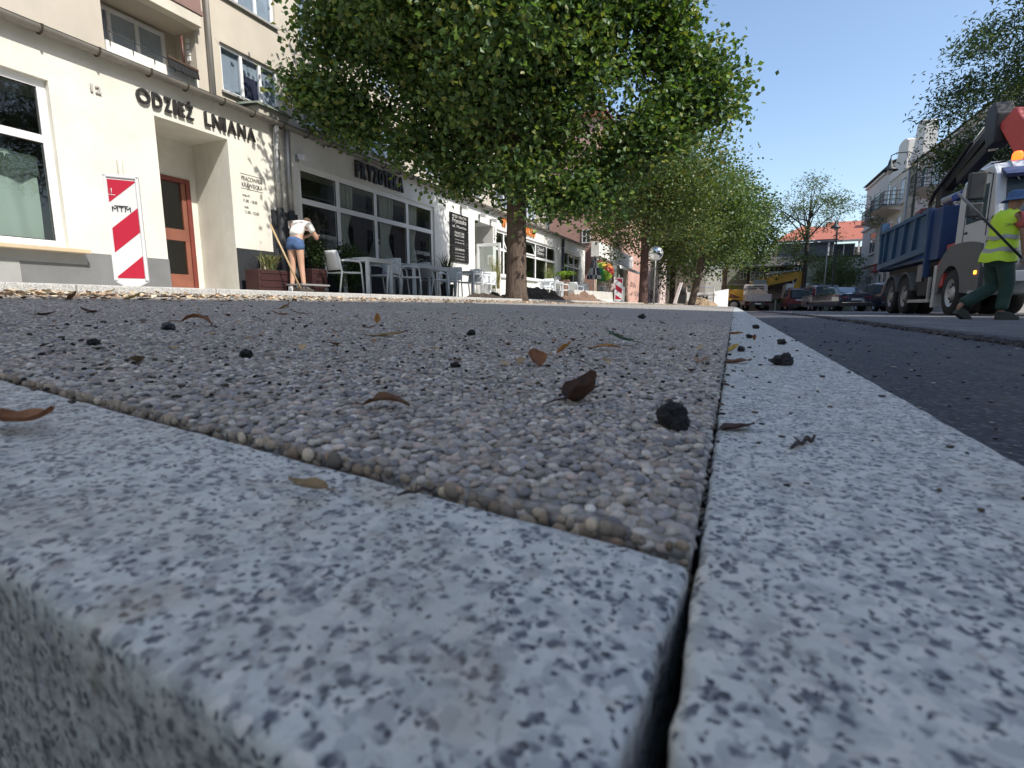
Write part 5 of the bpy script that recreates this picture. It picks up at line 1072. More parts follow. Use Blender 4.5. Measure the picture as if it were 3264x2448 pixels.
# soil heaps by the trees
def mound(name, label, loc, sx, sy, h, seed, mat, amp=.35, n=44):
    from mathutils import noise as N
    V = []; F = []
    for j in range(n + 1):
        for i in range(n + 1):
            x = -1 + 2 * i / n; y = -1 + 2 * j / n; rr_ = math.hypot(x, y); z = max(0, 1 - rr_ ** 1.6) * h; p = Vector((x * 3 + seed, y * 3, seed)); z += h * amp * (N.noise(p) + .6 * N.noise(p * 3)) * max(0, 1 - rr_) ** .4 * (z > 0); V.append((x * sx, y * sy, z - .02))
    F = [(j * (n + 1) + i, j * (n + 1) + i + 1, (j + 1) * (n + 1) + i + 1, (j + 1) * (n + 1) + i) for j in range(n) for i in range(n)]
    b = MB(); b.add(V, F, False); o = b.build(name, mat); o.location = loc; return tag(o, label, 'soil heap')
m_soil = M('dark dug soil', (.050, .038, .030), .95, var=.4, scale=8, bmp=1, bscale=40)
mound('soil_heap', 'heap of dark dug soil right of the near trunk', (-4.75, 12.4, .24), .75, 1.5, .28, 3, m_soil, .9)
mound('soil_heap', 'low spread of dark soil around the near trunk', (-4.7, 10.0, .235), .6, 1.8, .10, 5, m_soil, 1.2)
mound('soil_heap', 'long brown soil heap in front of the concrete barrier', (-4.7, 16.5, .24), .6, 2.6, .22, 6, M('brown soil', (.16, .10, .07), .95, var=.3, bmp=1, bscale=30), 1.0)
mound('sand_heap', 'sandy heap before the MTM banner beyond the third tree', (-2.2, 38.5, .10), 1.2, 1.2, .5, 7, M('dry sand', (.30, .22, .15), .95, var=.2, bmp=1, bscale=30), .5)
for px, d, lab in ((0, 0, 'clod of dark soil at the foot of the near trunk'),):
    b = MB(); b.sphere((0, 0, 0), (.12, .16, .08), 10, 7); o = b.build('soil_clod', m_soil); o.location = (-4.45, 10.9, .30); tag(o, lab, 'clod')
# mirror, rubbish bin, parasols, boards near the awning shops
mr = thing('traffic_mirror', 'round convex traffic mirror on a pole beside the second lime tree', 'mirror'); b = MB(); b.tube([(0, 0, 0), (0, 0, 2.7)], .035, 8); b.build('pole', m_zinc, mr)
b = MB(); b.lathe([(0, -.10), (.12, -.09), (.22, -.05), (.29, 0)], (0, 0, 2.35), 24, 'y'); b.build('mirror_glass', M('mirror', (.7, .72, .72), .04, 1, var=.01), mr); b = MB(); b.lathe([(.29, -.01), (.31, -.02), (.32, .03), (0, .05)], (0, 0, 2.35), 24, 'y'); b.build('rim', m_wframe, mr); mr.location = (-3.45, 24.6, .1); mr.rotation_euler = (R(8), 0, R(10))
def parasol_closed(label, loc):
    t = thing('folded_parasol', label, 'parasol'); b = MB(); b.tube([(0, 0, 0), (0, 0, 2.35)], .022, 8); b.build('pole', m_wframe, t); n = 16; V = []; 
    for j, (r_, z) in enumerate(((.02, 2.45), (.10, 2.2), (.20, 1.8), (.30, 1.4), (.33, 1.2))):
        for k in range(n): a = 2 * math.pi * k / n; q_ = r_ * (1 + .25 * (k % 2)); V.append((q_ * math.cos(a), q_ * math.sin(a), z))
    for par in (0, 1):
        b = MB(); b.add(V, [(j * n + k, j * n + (k + 1) % n, (j + 1) * n + (k + 1) % n, (j + 1) * n + k) for j in range(4) for k in range(n) if (j + k) % 2 == par]); b.build('canopy', M('parasol white', (.62, .62, .62), .8) if par else M('parasol navy', (.06, .06, .10), .8), t)
    t.location = loc
parasol_closed('folded navy and white checked parasol beside the last shop window', (-7.2, 28.1, pavez(-7.2)))
up_ = thing('rainbow_umbrella', 'open rainbow coloured umbrella hanging by the awning shop', 'umbrella'); n = 8; cols = [('red', (.5, .05, .03)), ('orange', (.6, .2, .03)), ('yellow', (.55, .45, .04)), ('lime', (.25, .42, .03)), ('green', (.05, .28, .05)), ('teal', (.03, .25, .2)), ('green', (.05, .28, .05)), ('lime', (.25, .42, .03))]
for k in range(n):
    V = []; 
    for j in range(5):
        ph = j / 4 * 1.15
        for i in range(4): a = 2 * math.pi * (k + i / 3) / n; V.append((.68 * math.sin(ph) * math.cos(a), .68 * math.sin(ph) * math.sin(a), .6 * math.cos(ph)))
    b = MB(); b.add(V, [(j * 4 + i, j * 4 + i + 1, (j + 1) * 4 + i + 1, (j + 1) * 4 + i) for j in range(4) for i in range(3)], True); b.build('panel', M('umbrella ' + cols[k][0], cols[k][1], .6), up_)
b = MB(); b.tube([(0, 0, .65), (0, 0, -.4)], .012, 6); b.build('shaft', m_pbl, up_); up_.location = (-7.15, 30.0, 1.95); up_.rotation_euler = (R(62), R(25), 0); 
b = MB(); b.tube([(-7.15, 30.4, pavez(-7.2)), (-7.15, 30.25, 2.0)], .02, 6); tag(b.build('stand_pole', m_pbl), 'thin pole that carries the rainbow umbrella', 'pole')
ab = thing('notice_board', 'white framed notice board standing below the rainbow umbrella', 'sign'); b = MB(); b.box(-.3, .3, 0, .03, .0, .95); b.build('board', m_pinkw, ab); b = MB(); b.box(-.17, .17, -.012, 0, .55, .88); b.build('panel', m_wh, ab); text_line(ab, 'line', 'RC', (-.12, -.014, .60), (1, 0, 0), (0, 0, 1), .24, .2, .003, m_blk); ab.location = (-7.0, 29.4, pavez(-7)); ab.rotation_euler = (0, 0, R(12))
bn = thing('rubbish_bin', 'grey square rubbish bin before the cream shop', 'bin'); b = MB(); b.box(-.22, .22, -.22, .22, 0, .9); b.build('body', m_lamp, bn, bevel=.01); b = MB(); b.box(-.24, .24, -.24, .24, .9, .95); b.build('lid', m_pbl, bn); bn.location = (-6.2, 30.4, pavez(-6.2))
# bicycles and site things at the graffiti wall
def bicycle(label, loc, rot, rgb):
    t = thing('bicycle', label, 'bicycle', 'bicycles by the graffiti wall'); fm = M('bike paint %.2f' % rgb[0], rgb, .4)
    for y in (-.52, .52): b = MB(); b.tube([(0, y + .33 * math.cos(a), .34 + .33 * math.sin(a)) for a in [2 * math.pi * k / 20 for k in range(21)]], .018, 6, caps=False); b.build('wheel', m_pbl, t)
    b = MB()
    for a, c in (((0, -.52, .34), (0, -.1, .30)), ((0, -.1, .30), (0, -.22, .82)), ((0, -.1, .30), (0, .36, .72)), ((0, -.2, .74), (0, .38, .78)), ((0, .36, .92), (0, .52, .34)), ((0, -.52, .34), (0, -.2, .72))): b.tube([a, c], .016, 6)
    b.build('frame', fm, t); b = MB(); b.tube([(-.25, .34, .98), (0, .37, .94), (.25, .34, .98)], .014, 6); b.build('handlebar', m_pbl, t); b = MB(); b.box(-.06, .06, -.34, -.12, .82, .87); b.build('saddle', m_pbl, t, bevel=.01)
    t.location = loc; t.rotation_euler = (0, 0, R(rot))
bicycle('dark bicycle leaning by the graffiti wall, nearest', (-5.6, 38.5, .28), 20, (.05, .05, .06)); bicycle('greyish bicycle by the graffiti wall, farther', (-5.3, 41.5, .27), 60, (.2, .15, .17))
b = MB(); b.bar((-4.6, 45.0, .26), (-4.2, 45.6, 2.0), .30, .05); tag(b.build('leaning_plank', m_wframe), 'white plank leaning at the end of the graffiti wall', 'plank')
b = MB(); b.tube([(-4.9, 36.0, .25), (-4.9, 36.0, 3.2)], .05, 8); tag(b.build('sign_pole', m_lamp), 'dark thin pole in front of the graffiti wall', 'pole')
bnr = thing('site_banner', 'white banner with black MTM letters tied to the site fence', 'banner'); b = MB(); V = []
for i in range(13): V += [(-1.6 + .155 * i, 41.5 + .03 * math.sin(i), .22), (-1.6 + .155 * i, 41.5 + .04 * math.sin(i * 1.3), 1.12 - .05 * math.sin(i / 12 * 3.14))]
b.add(V, [(2 * i, 2 * i + 2, 2 * i + 3, 2 * i + 1) for i in range(12)], True); b.build('cloth', m_wframe, bnr); text_line(bnr, 'print', 'MTM', (-1.25, 41.43, .42), (1, 0, 0), (0, 0, 1), 1.15, .42, .01, m_blk, .03); b = MB(); b.box(-.85 * 1, .55, 41.42, 41.435, .86, .90); b.build('print', m_blk, bnr)
for x in (-1.65, .3): b = MB(); b.tube([(x, 41.55, -.05), (x, 41.55, 1.5)], .03, 8); b.build('post', m_zinc, bnr)
b = MB(); b.tube([(-1.65, 41.55, 1.45), (.3, 41.55, 1.42)], .02, 6); b.build('rail', M('blue pipe', (.08, .15, .3), .5), bnr); rebase(bnr, (-.7, 41.5, 0)); bnr.location.x -= 1.75
b = MB(); b.add([(.35, 41.6, -.1), (1.3, 42.6, -.2), (1.3, 42.6, 1.35), (.35, 41.6, 1.15), (.33, 41.63, -.1), (1.28, 42.63, -.2), (1.28, 42.63, 1.35), (.33, 41.63, 1.15)], [(0, 1, 2, 3), (7, 6, 5, 4), (0, 4, 5, 1), (1, 5, 6, 2), (2, 6, 7, 3), (3, 7, 4, 0)]); fs_ = b.build('fence_sheet', m_wframe); fs_.location = (-1.75, 0, 0); tag(fs_, 'white sheet on the site fence right of the MTM banner', 'fence sheet')
# ================================================================== RIGHT SIDE BUILDINGS
def pane_x(parent, X, y0, y1, z0, z1, cross=True, arch=False, fm=None, surround=None):
    """window in a wall that faces -X, panes set back in a frame that stands just proud"""
    b = MB(); f = .07
    b.box(X - .02, X + .06, y0, y1, z0, z0 + f); b.box(X - .02, X + .06, y0, y1, z1 - f, z1); b.box(X - .019, X + .06, y0, y0 + f, z0 + f, z1 - f); b.box(X - .019, X + .06, y1 - f, y1, z0 + f, z1 - f)
    if cross: b.box(X - .018, X + .06, (y0 + y1) / 2 - .035, (y0 + y1) / 2 + .035, z0 + f, z1 - f); b.box(X - .021, X + .06, y0 + f, y1 - f, z0 + (z1 - z0) * .64, z0 + (z1 - z0) * .64 + f)
    fr = b.build('window', fm or m_wframe, parent); q = MB(); q.box(X - .008, X + .05, y0 + f, y1 - f, z0 + f, z1 - f); q.build('pane', m_wpane, fr)
    q = MB(); q.box(X - .14, X, y0 - .12, y1 + .12, z0 - .12, z0 - .002); q.box(X - .05, X, y0 - .10, y0 - .002, z0, z1 + .10); q.box(X - .05, X, y1 + .002, y1 + .10, z0, z1 + .10); q.box(X - .08, X, y0 - .0, y1 + .0, z1 + .002, z1 + .14); q.build('surround', surround or m_trim, fr)
m_wpane = M('reflecting window pane', (.05, .06, .075), .06, var=.3); m_trim = M('cream stone trim', (.66, .62, .56), .8, var=.06)
m_rb = M('grey pink render', (.60, .54, .50), .9, var=.08, scale=.8, bmp=.2, bscale=30, var2=.25); m_rb2 = M('cream render', (.58, .53, .43), .9, var=.08, scale=.8, bmp=.2, bscale=30, var2=.2)
rb = thing('tenement_house', 'old tenement with curved gables, stucco window surrounds and iron balconies on the right', 'building')
BX = 10.8
b = MB(); b.box(BX, 22, 28, 44.0, -.4, 9.6); b.box(BX + .001, 22, 49.0, 58.9, -.4, 11.05); b.build('wall', m_rb, rb)
b = MB(); b.box(BX - .35, 22, 44.0, 49.0, -.4, 9.5); b.build('bay', m_rb2, rb)
b = MB(); b.add([(BX - .35, 48.9, 11.05), (BX - .35, 59.2, 11.05), (15, 59.2, 12.4), (15, 48.9, 12.4), (22, 59.2, 11.05), (22, 48.9, 11.05)], [(0, 1, 2, 3), (3, 2, 4, 5), (0, 3, 5), (1, 4, 2), (0, 5, 4, 1)]); b.add([(BX - .3, 28, 9.6), (BX - .3, 44, 9.6), (15, 44, 11.8), (15, 28, 11.8), (22, 44, 9.6), (22, 28, 9.6)], [(0, 1, 2, 3), (3, 2, 4, 5), (0, 3, 5), (1, 4, 2), (0, 5, 4, 1)]); b.build('roof', M('grey slate roof', (.12, .11, .11), .8, bmp=.3), rb)
for z in (3.55, 6.9, 10.75): b = MB(); b.box(BX - .16, BX + .05, 49.2, 59.05, z, z + .16); b.build('cornice', m_trim, rb)
for z in (3.55, 9.4): b = MB(); b.box(BX - .16, BX + .05, 28, 43.9, z, z + .18); b.build('cornice', m_trim, rb)
for y0, y1 in ((53.6, 55.6), (50.0, 51.2)):
    for z0, z1 in ((.6, 2.6), (4.6, 6.4), (7.85, 9.6)): pane_x(rb, BX, y0, y1, z0, z1)
for y0, y1 in ((45.0, 46.0), (47.2, 48.2)):
    for z0, z1 in ((.4, 2.6), (4.3, 6.4), (7.3, 8.9)): pane_x(rb, BX - .35, y0, y1, z0, z1)
for y0 in (29, 31.6, 34.2, 36.8, 39.4, 41.8):
    for z0, z1 in ((.5, 2.7), (4.2, 6.2), (7.2, 9.0)): pane_x(rb, BX, y0, y0 + 1.1, z0, z1)
for ya, yb, zt, zb in ((44.9, 49.2, 11.75, 9.45), (41.6, 44.6, 11.9, 9.6)):
    P = [(ya, zb)] + [(ya + .25 + (yb - ya) * .30 * (1 - math.cos(a)), zt - .45 + .45 * math.sin(a)) for a in [math.pi * k / 8 for k in range(9)]][:7] + [(ya + (yb - ya) * .62, zt - .9), (ya + (yb - ya) * .72, zt - 1.5), (ya + (yb - ya) * .86, zb + .5), (yb, zb + .3), (yb, zb)]
    P[1] = (ya, zt - .35)
    b = MB(); b.prism(P, BX - .42, BX + .25, 'x'); b.build('gable', m_trim, rb)
for y0, y1, z, lab in ((50.5, 54.3, 7.0, 1), (45.2, 49.6, 7.15, 2), (38.0, 41.0, 7.0, 3)):
    X = BX - (.35 if lab == 2 else 0)
    b = MB(); b.add([(X, y0, z), (X - 1.1, y0 + .2, z), (X - 1.1, y1 - .2, z), (X, y1, z), (X, y0 + .2, z - .35), (X - .8, y0 + .5, z - .12), (X - .8, y1 - .5, z - .12), (X, y1 - .2, z - .35)], [(0, 1, 2, 3), (7, 6, 5, 4), (0, 4, 5, 1), (1, 5, 6, 2), (2, 6, 7, 3)]); bl = b.build('balcony', m_trim, rb)
    b = MB()
    for zz in (.08, .45, .75, 1.02): b.bar((X - 1.08, y0 + .2, z + zz), (X - 1.08, y1 - .2, z + zz), .035); b.bar((X, y0 + .2, z + zz), (X - 1.08, y0 + .2, z + zz), .035); b.bar((X, y1 - .2, z + zz), (X - 1.08, y1 - .2, z + zz), .035)
    k = y0 + .2
    while k < y1 - .1: b.bar((X - 1.08, k, z), (X - 1.08, k, z + 1.02), .03); k += .28
    for xx in (.35, .7): b.bar((X - xx, y0 + .2, z), (X - xx, y0 + .2, z + 1.02), .03)
    b.build('railing', M('black iron', (.03, .03, .03), .6), bl)
b = MB(); b.tube([(BX - .42, 44.0, 9.4), (BX - .42, 44.0, -.3)], .06, 8); b.build('downpipe', m_zinc, rb); b = MB(); b.tube([(BX - .1, 49.3, 9.4), (BX - .1, 49.3, -.3)], .06, 8); b.build('downpipe', m_zinc, rb)
rebase(rb, (BX + 2, 45, -.3))
sg = thing('shop_sign', 'red sign on the ground floor of the tenement', 'sign'); b = MB(); b.box(BX - .26, BX - .17, 51.4, 53.0, 2.85, 3.45); b.build('panel', M('red sign panel', (.42, .03, .03), .5), sg)
for k in range(2): b = MB(); b.box(BX - .27, BX - .258, 51.6, 52.8, 3.0 + k * .2, 3.08 + k * .2); b.build('print', m_wh, sg)
rebase(sg, (BX - .2, 52, 3))
# the house whose shade falls over the photographer (its gable slopes down along the street)
ch = thing('corner_house', 'tall rendered house on the right whose sloping gable shades the near pavement', 'building')
b = MB(); b.prism([(-30, -.4), (8.4, -.4), (8.4, 10.0), (1.1, 14.2), (-30, 14.2)], 10.0, 20, 'x'); b.build('wall', m_rb2, ch)
for y0 in range(-28, 8, 3):
    for z0 in (.9, 4.2, 7.4): pane_x(ch, 10.0, y0 + .5, y0 + 1.7, z0, z0 + 1.8)
rebase(ch, (12, -8, -.3))
# ================================================================== HOUSES CLOSING THE STREET
def pane_y(parent, Y, x0, x1, z0, z1, nx=2, nz=1, fm=None, f=.07):
    b = MB(); b.box(x0, x1, Y - .05, Y + .02, z0, z0 + f); b.box(x0, x1, Y - .05, Y + .02, z1 - f, z1); b.box(x0, x0 + f, Y - .049, Y + .02, z0 + f, z1 - f); b.box(x1 - f, x1, Y - .049, Y + .02, z0 + f, z1 - f)
    for k in range(1, nx): x = x0 + (x1 - x0) * k / nx; b.box(x - f / 2, x + f / 2, Y - .048, Y + .02, z0 + f, z1 - f)
    if nz > 1: z = z0 + (z1 - z0) * .66; b.box(x0 + f, x1 - f, Y - .052, Y + .02, z, z + f)
    fr = b.build('window', fm or m_wframe, parent); q = MB(); q.box(x0 + f, x1 - f, Y - .02, Y + .01, z0 + f, z1 - f); q.build('pane', m_wpane, fr); return fr
m_tile = M('red roof tiles', (.34, .11, .07), .8, var=.12, scale=6, bmp=.6, bscale=25)
rh = thing('red_roof_house', 'house with a long red tiled roof and upper terrace closing the street', 'building')
b = MB(); b.box(3.9, 9.0, 62, 74, -.5, 6.55); b.box(9.0, 24, 62.5, 74, -.5, 6.0); b.build('wall', m_rb2, rh)
b = MB(); b.add([(3.3, 61.4, 6.75), (9.2, 61.4, 6.75), (9.2, 67, 8.6), (6.5, 67, 8.9), (3.3, 73, 6.75)], [(0, 1, 2, 3), (0, 3, 4)]); b.add([(7.6, 61.6, 6.65), (24, 61.6, 6.65), (24, 68, 9.2), (9.0, 68, 9.3), (7.6, 70, 6.65)], [(0, 1, 2, 3), (0, 3, 4)]); b.build('roof', m_tile, rh)
b = MB(); b.box(3.4, 9.1, 61.45, 61.6, 6.55, 6.72); b.box(7.7, 24, 61.55, 61.7, 6.45, 6.64); b.build('eave', M('grey eave board', (.25, .26, .28), .7), rh)
b = MB(); b.box(3.88, 9.0, 61.96, 62.0, 5.2, 6.5); b.build('slate_band', M('blue grey cladding', (.16, .18, .21), .7), rh); b = MB(); b.box(3.8, 9.0, 61.9, 61.98, 5.05, 5.18); b.build('ledge', m_wframe, rh)
pane_y(rh, 61.98, 8.9, 10.8, 4.9, 6.3, 2); pane_y(rh, 61.98, 5.2, 5.9, 3.6, 4.9, 2, 2)
b = MB(); b.box(8.4, 8.55, 61.6, 61.75, 4.7, 6.5); b.box(11.0, 11.15, 61.6, 61.75, 4.7, 6.5); b.build('post', m_wframe, rh)
b = MB(); b.box(13.0, 13.7, 65, 65.8, 8.2, 10.0); b.box(12.9, 13.8, 64.9, 65.9, 10.0, 10.2); b.build('chimney', M('brick chimney', (.22, .07, .05), .8), rh)
rebase(rh, (8, 64, -.4))
cw = thing('cream_house', 'low cream walled house with white corner pillar standing left of the tenement', 'building')
b = MB(); b.box(6.2, 12.6, 59.0, 61.0, -.5, 4.75); b.build('wall', M('pale cream render', (.50, .50, .36), .9, var=.08, var2=.2), cw); b = MB(); b.box(6.0, 12.8, 58.8, 61.2, 4.76, 4.92); b.build('roof_edge', M('brown roof edge', (.12, .09, .07), .8), cw)
b = MB(); b.box(10.4, 10.75, 58.9, 59.0, -.4, 4.7); b.build('pillar', m_wframe, cw); pane_y(cw, 58.98, 9.3, 9.9, 1.3, 2.0, 1); pane_y(cw, 58.98, 8.5, 9.2, 2.9, 3.7, 1); rebase(cw, (9, 60, -.4))
m_wood = M('dark stained wood', (.055, .035, .028), .7, var=.25, bmp=.4, bscale=30)
wh = thing('veranda_house', 'grey house with a dark wooden glazed veranda on its upper floor behind the excavator', 'building')
b = MB(); b.box(-1.3, 1.0, 56, 62, -.5, 4.0); b.box(1.0, 6.2, 56.5, 62, -.5, 3.9); b.build('wall', M('grey green render', (.33, .33, .30), .9, var=.08, var2=.25), wh)
b = MB(); b.box(1.0, 4.3, 55.4, 56.5, 1.7, 3.75); b.build('veranda', m_wood, wh); pane_y(wh, 55.4, 1.25, 2.45, 2.35, 3.35, 3, 2, m_wframe, .05); pane_y(wh, 55.4, 2.75, 4.05, 2.35, 3.35, 3, 2, m_wframe, .05)
for k in range(14): b = MB(); b.box(1.02 + k * .235, 1.2 + k * .235, 55.37, 55.41, 1.72, 2.3); b.build('board', m_wood, wh)
b = MB(); b.add([(.7, 55.0, 3.85), (5.0, 55.0, 3.85), (5.0, 62, 4.6), (.7, 62, 4.6), (.7, 55.0, 3.72), (5.0, 55.0, 3.72)], [(0, 1, 2, 3), (0, 4, 5, 1), (1, 5, 2), (0, 3, 4)]); b.build('roof', M('dark felt roof', (.06, .055, .055), .9, bmp=.4), wh)
b = MB(); b.box(4.7, 6.0, 55.6, 56.5, 1.6, 3.9); b.build('dark_bay', m_wood, wh); pane_y(wh, 55.6, 4.95, 5.35, 2.2, 3.7, 1, 2); pane_y(wh, 55.6, 5.5, 5.8, 2.2, 3.7, 1, 2)
pane_y(wh, 55.98, .35, 1.0 - .02, 2.62, 3.66, 2, 2); pane_y(wh, 55.98, -1.0, -.3, .3, 1.6, 2, 2); pane_y(wh, 56.48, 2.2, 3.0, .1, 1.3, 2, 1)
b = MB(); b.box(-.7, .4, 55.9, 55.98, 1.78, 2.02); b.build('shop_board', M('green yellow board', (.25, .30, .08), .7), wh)
b = MB(); b.box(-1.32, 1.0, 55.92, 56.0, 2.1, 2.2); b.build('ledge', m_trim, wh); b = MB(); b.box(1.9, 2.4, 58, 58.5, 4.2, 5.2); b.build('chimney', M('dark chimney', (.1, .09, .08), .8), wh); rebase(wh, (2, 58, -.4))
b = MB()
fn = thing('garden_fence', 'low hedge topped grey fence in front of the veranda house', 'fence'); b.box(2.4, 6.5, 53.4, 53.5, -.4, .35); b.build('panel', M('grey fence board', (.22, .21, .20), .8), fn)
for x in (2.5, 3.5, 4.5, 5.5, 6.4): b = MB(); b.box(x - .05, x + .05, 53.35, 53.4, -.4, .6); b.build('post', m_wframe, fn)
rebase(fn, (4.4, 53.5, -.4))
bush('hedge', 'ragged green hedge above the grey garden fence', (4.4, 53.9, -.3), (2.1, .4, .55), 2600, (.12, .2), [(.10, .15, .05), (.14, .18, .07)], 41)
gw = thing('backdrop_houses', 'row of pale houses far behind the street end', 'building'); b = MB(); b.box(-30, -.5, 95, 100, -.5, 8); b.box(14, 60, 90, 100, -.5, 6.5); b.build('wall', m_rb2, gw); b = MB(); b.box(-30.5, 0, 94.5, 100.5, 8, 8.5); b.box(13.5, 60.5, 89.5, 100.5, 6.5, 7); b.build('roof', m_tile, gw); rebase(gw, (0, 97, -.5))
# ================================================================== STREET LAMPS
m_iron = M('dark green iron', (.025, .035, .04), .5)
def lamp(label, loc, h, arm, rot):
    t = thing('street_lamp', label, 'street lamp', 'dark iron street lamps'); b = MB(); b.tube([(0, 0, 0), (0, 0, .6), (0, 0, 1.2), (0, 0, h - .8), (0, 0, h)], [.09, .085, .06, .05, .035], 10); b.build('pole', m_iron, t)
    b = MB(); b.tube([(0, 0, h - .45), (-.05, 0, h + .1), (-arm * .35, 0, h + .28), (-arm * .8, 0, h + .30), (-arm, 0, h + .22), (-arm, 0, h + .1)], .022, 8); b.tube([(0, 0, h - .8), (-arm * .3, 0, h - .1), (-arm * .45, 0, h + .27)], .014, 6); b.build('arm', m_iron, t)
    b = MB(); b.lathe([(.02, h + .12), (.06, h + .02), (.09, h - .12), (.13, h - .26), (.31, h - .38), (.30, h - .40), (.10, h - .30), (0, h - .30)], (-arm, 0, 0), 18); b.build('lamp_shade', m_iron, t); b = MB(); b.sphere((-arm, 0, h - .42), (.11, .11, .14), 12, 8); b.build('bulb', M('frosted globe', (.6, .6, .58), .3), t)
    t.location = loc; t.rotation_euler = (0, 0, rot); return t
lamp('iron street lamp with bell shade curving from its pole before the tenement', (6.75, 27.5, -.2), 6.45, .95, R(-10))
lamp('iron street lamp far down the street above the parked cars', (5.9, 40, -.27), 5.75, .3, R(60))
b = MB(); b.tube([(0, 0, 0), (0, 0, 4.3)], .035, 8); o = b.build('thin_pole', m_lamp); o.location = (5.45, 40, -.27); tag(o, 'thin grey pole left of the far street lamp', 'pole')
# ================================================================== CARS
m_tyre = M('tyre rubber', (.018, .018, .019), .85, bmp=.3, bscale=150); m_rim = M('alloy rim', (.42, .42, .43), .35, .7, var=.1); m_cg = M('car glass', (.06, .09, .12), .04, var=.15); m_tl = M('tail lamp red', (.22, .015, .015), .2)
def wheel(parent, c, r, w, rim=m_rim, side=-1, holes=5, name='wheel'):
    b = MB(); x0, x1 = c[0] - w / 2, c[0] + w / 2; b.lathe([(r * .6, x0), (r * .93, x0), (r, x0 + w * .15), (r, x1 - w * .15), (r * .93, x1), (r * .6, x1), (r * .6, x0)], (0, c[1], c[2]), 28, 'x'); wh_ = b.build(name, m_tyre, parent)
    xs = x0 if side < 0 else x1; s = 1 if side < 0 else -1
    b = MB(); b.lathe([(0, xs + s * .03), (r * .22, xs + s * .02), (r * .25, xs + s * .05), (r * .50, xs + s * .10), (r * .58, xs + s * .02), (r * .62, xs + s * .0)], (0, c[1], c[2]), 24, 'x'); rm = b.build('rim', rim, wh_)
    for k in range(holes): a = 2 * math.pi * k / holes; b = MB(); b.sphere((xs + s * .055, c[1] + r * .37 * math.cos(a), c[2] + r * .37 * math.sin(a)), (.02, r * .085, r * .085), 8, 6); b.build('hole', m_pbl, wh_)
    return wh_
def car(name, label, st, paint, loc, rot, glass, wy, wr=.33, plate=True, lights=((-.62, .80), (.62, .80)), lsize=(.34, .07), tw=.75, cat='car', zr=.30):
    """st: stations along y (0 = tail): y, belt z, roof z, body half width, roof half width"""
    t = thing(name, label, cat, None); V = []; n = 10
    for y, zb, zrf, w, wr_ in st:
        V += [(-w * .96, y, zr), (-w, y, zr + .12), (-w, y, zb - .10), (-w * .98, y, zb), (-wr_ - .03, y, zrf - .07), (-wr_ * .88, y, zrf), (wr_ * .88, y, zrf), (wr_ + .03, y, zrf - .07), (w * .98, y, zb), (w, y, zb - .10), (w, y, zr + .12), (w * .96, y, zr)]
    m = 12; F = [(i * m + k, i * m + k + 1, (i + 1) * m + k + 1, (i + 1) * m + k) for i in range(len(st) - 1) for k in range(m - 1)] + [(i * m + m - 1, i * m, (i + 1) * m, (i + 1) * m + m - 1) for i in range(len(st) - 1)]
    F += [tuple(range(m)), tuple((len(st) - 1) * m + k for k in reversed(range(m)))]
    b = MB(); b.add(V, F, True); body = b.build('body', paint, t)
    for p in body.data.polygons: p.use_smooth = True
    md = body.modifiers.new('edge', 'EDGE_SPLIT'); md.split_angle = R(38)
    for (i, j) in glass['side']:      # side panes between stations i..j
        for s in (-1, 1):
            pts = []; 
            a, c = st[i], st[j]
            def pt(S_, f, off): 
                zb, zrf, w, wr_ = S_[1:5]; x = (w * .98) * (1 - f) + (wr_ + .03) * f; z = zb * (1 - f) + (zrf - .07) * f; return (s * (x + off), S_[0], z)
            o_ = .008; b = MB(); b.add([pt(a, .10, o_), pt(c, .10, o_), pt(c, .90, o_), pt(a, .90, o_)], [(0, 1, 2, 3)]); b.build('side_window', m_cg, t)
    for key, nm in (('rear', 'rear_window'), ('front', 'windscreen')):
        if key in glass:
            i, j = glass[key]; a, c = st[i], st[j]
            def q(S_, sx, f): return (sx * S_[4] * .80, S_[0], S_[2])
            off = Vector((0, -.012 if key == 'rear' else .012, .012)); b = MB(); P = [Vector((sx * S_[4] * .84, S_[0], S_[2])) for S_, sx in ((a, -1), (a, 1), (c, 1), (c, -1))]
            lo, hi = P[0].lerp(P[3], .06), P[0].lerp(P[3], .94); b.add([P[0].lerp(P[3], .06) + off, P[1].lerp(P[2], .06) + off, P[1].lerp(P[2], .94) + off, P[0].lerp(P[3], .94) + off], [(0, 1, 2, 3)]); b.build(nm, m_cg, t)
    for y in wy:
        for s in (-1, 1): wheel(t, (s * (tw), y, wr), wr, .21, side=s, holes=5)
    y0 = st[0][0]
    if plate: b = MB(); b.box(-.26, .26, y0 - .025, y0 + .0, st[0][1] * .80, st[0][1] * .80 + .11); b.build('number_plate', m_wh, t)
    for x, z in lights: b = MB(); b.box(x - lsize[0] / 2, x + lsize[0] / 2, y0 - .03, y0 + .10, z - lsize[1] / 2, z + lsize[1] / 2); b.build('tail_light', m_tl, t, bevel=.015)
    for s in (-1, 1): b = MB(); yy = st[glass['side'][-1][1]][0] - .25; b.box(s * 1.0 - .09, s * 1.0 + .09, yy, yy + .12, st[3][1] - .02, st[3][1] + .13); b.build('mirror', paint, t, bevel=.02)
    b = MB(); b.box(-.80, .80, y0 - .05, y0 + .05, zr + .02, zr + .22); b.build('bumper', M('dark bumper plastic', (.03, .03, .032), .6), t, bevel=.02)
    b = MB(); b.bar((-.75, y0 - .055, zr + .22), (.75, y0 - .055, zr + .22), .012, .02); b.build('chrome_strip', M('chrome', (.7, .7, .7), .15, 1), t)
    t.location = loc; t.rotation_euler = (0, 0, rot); return t
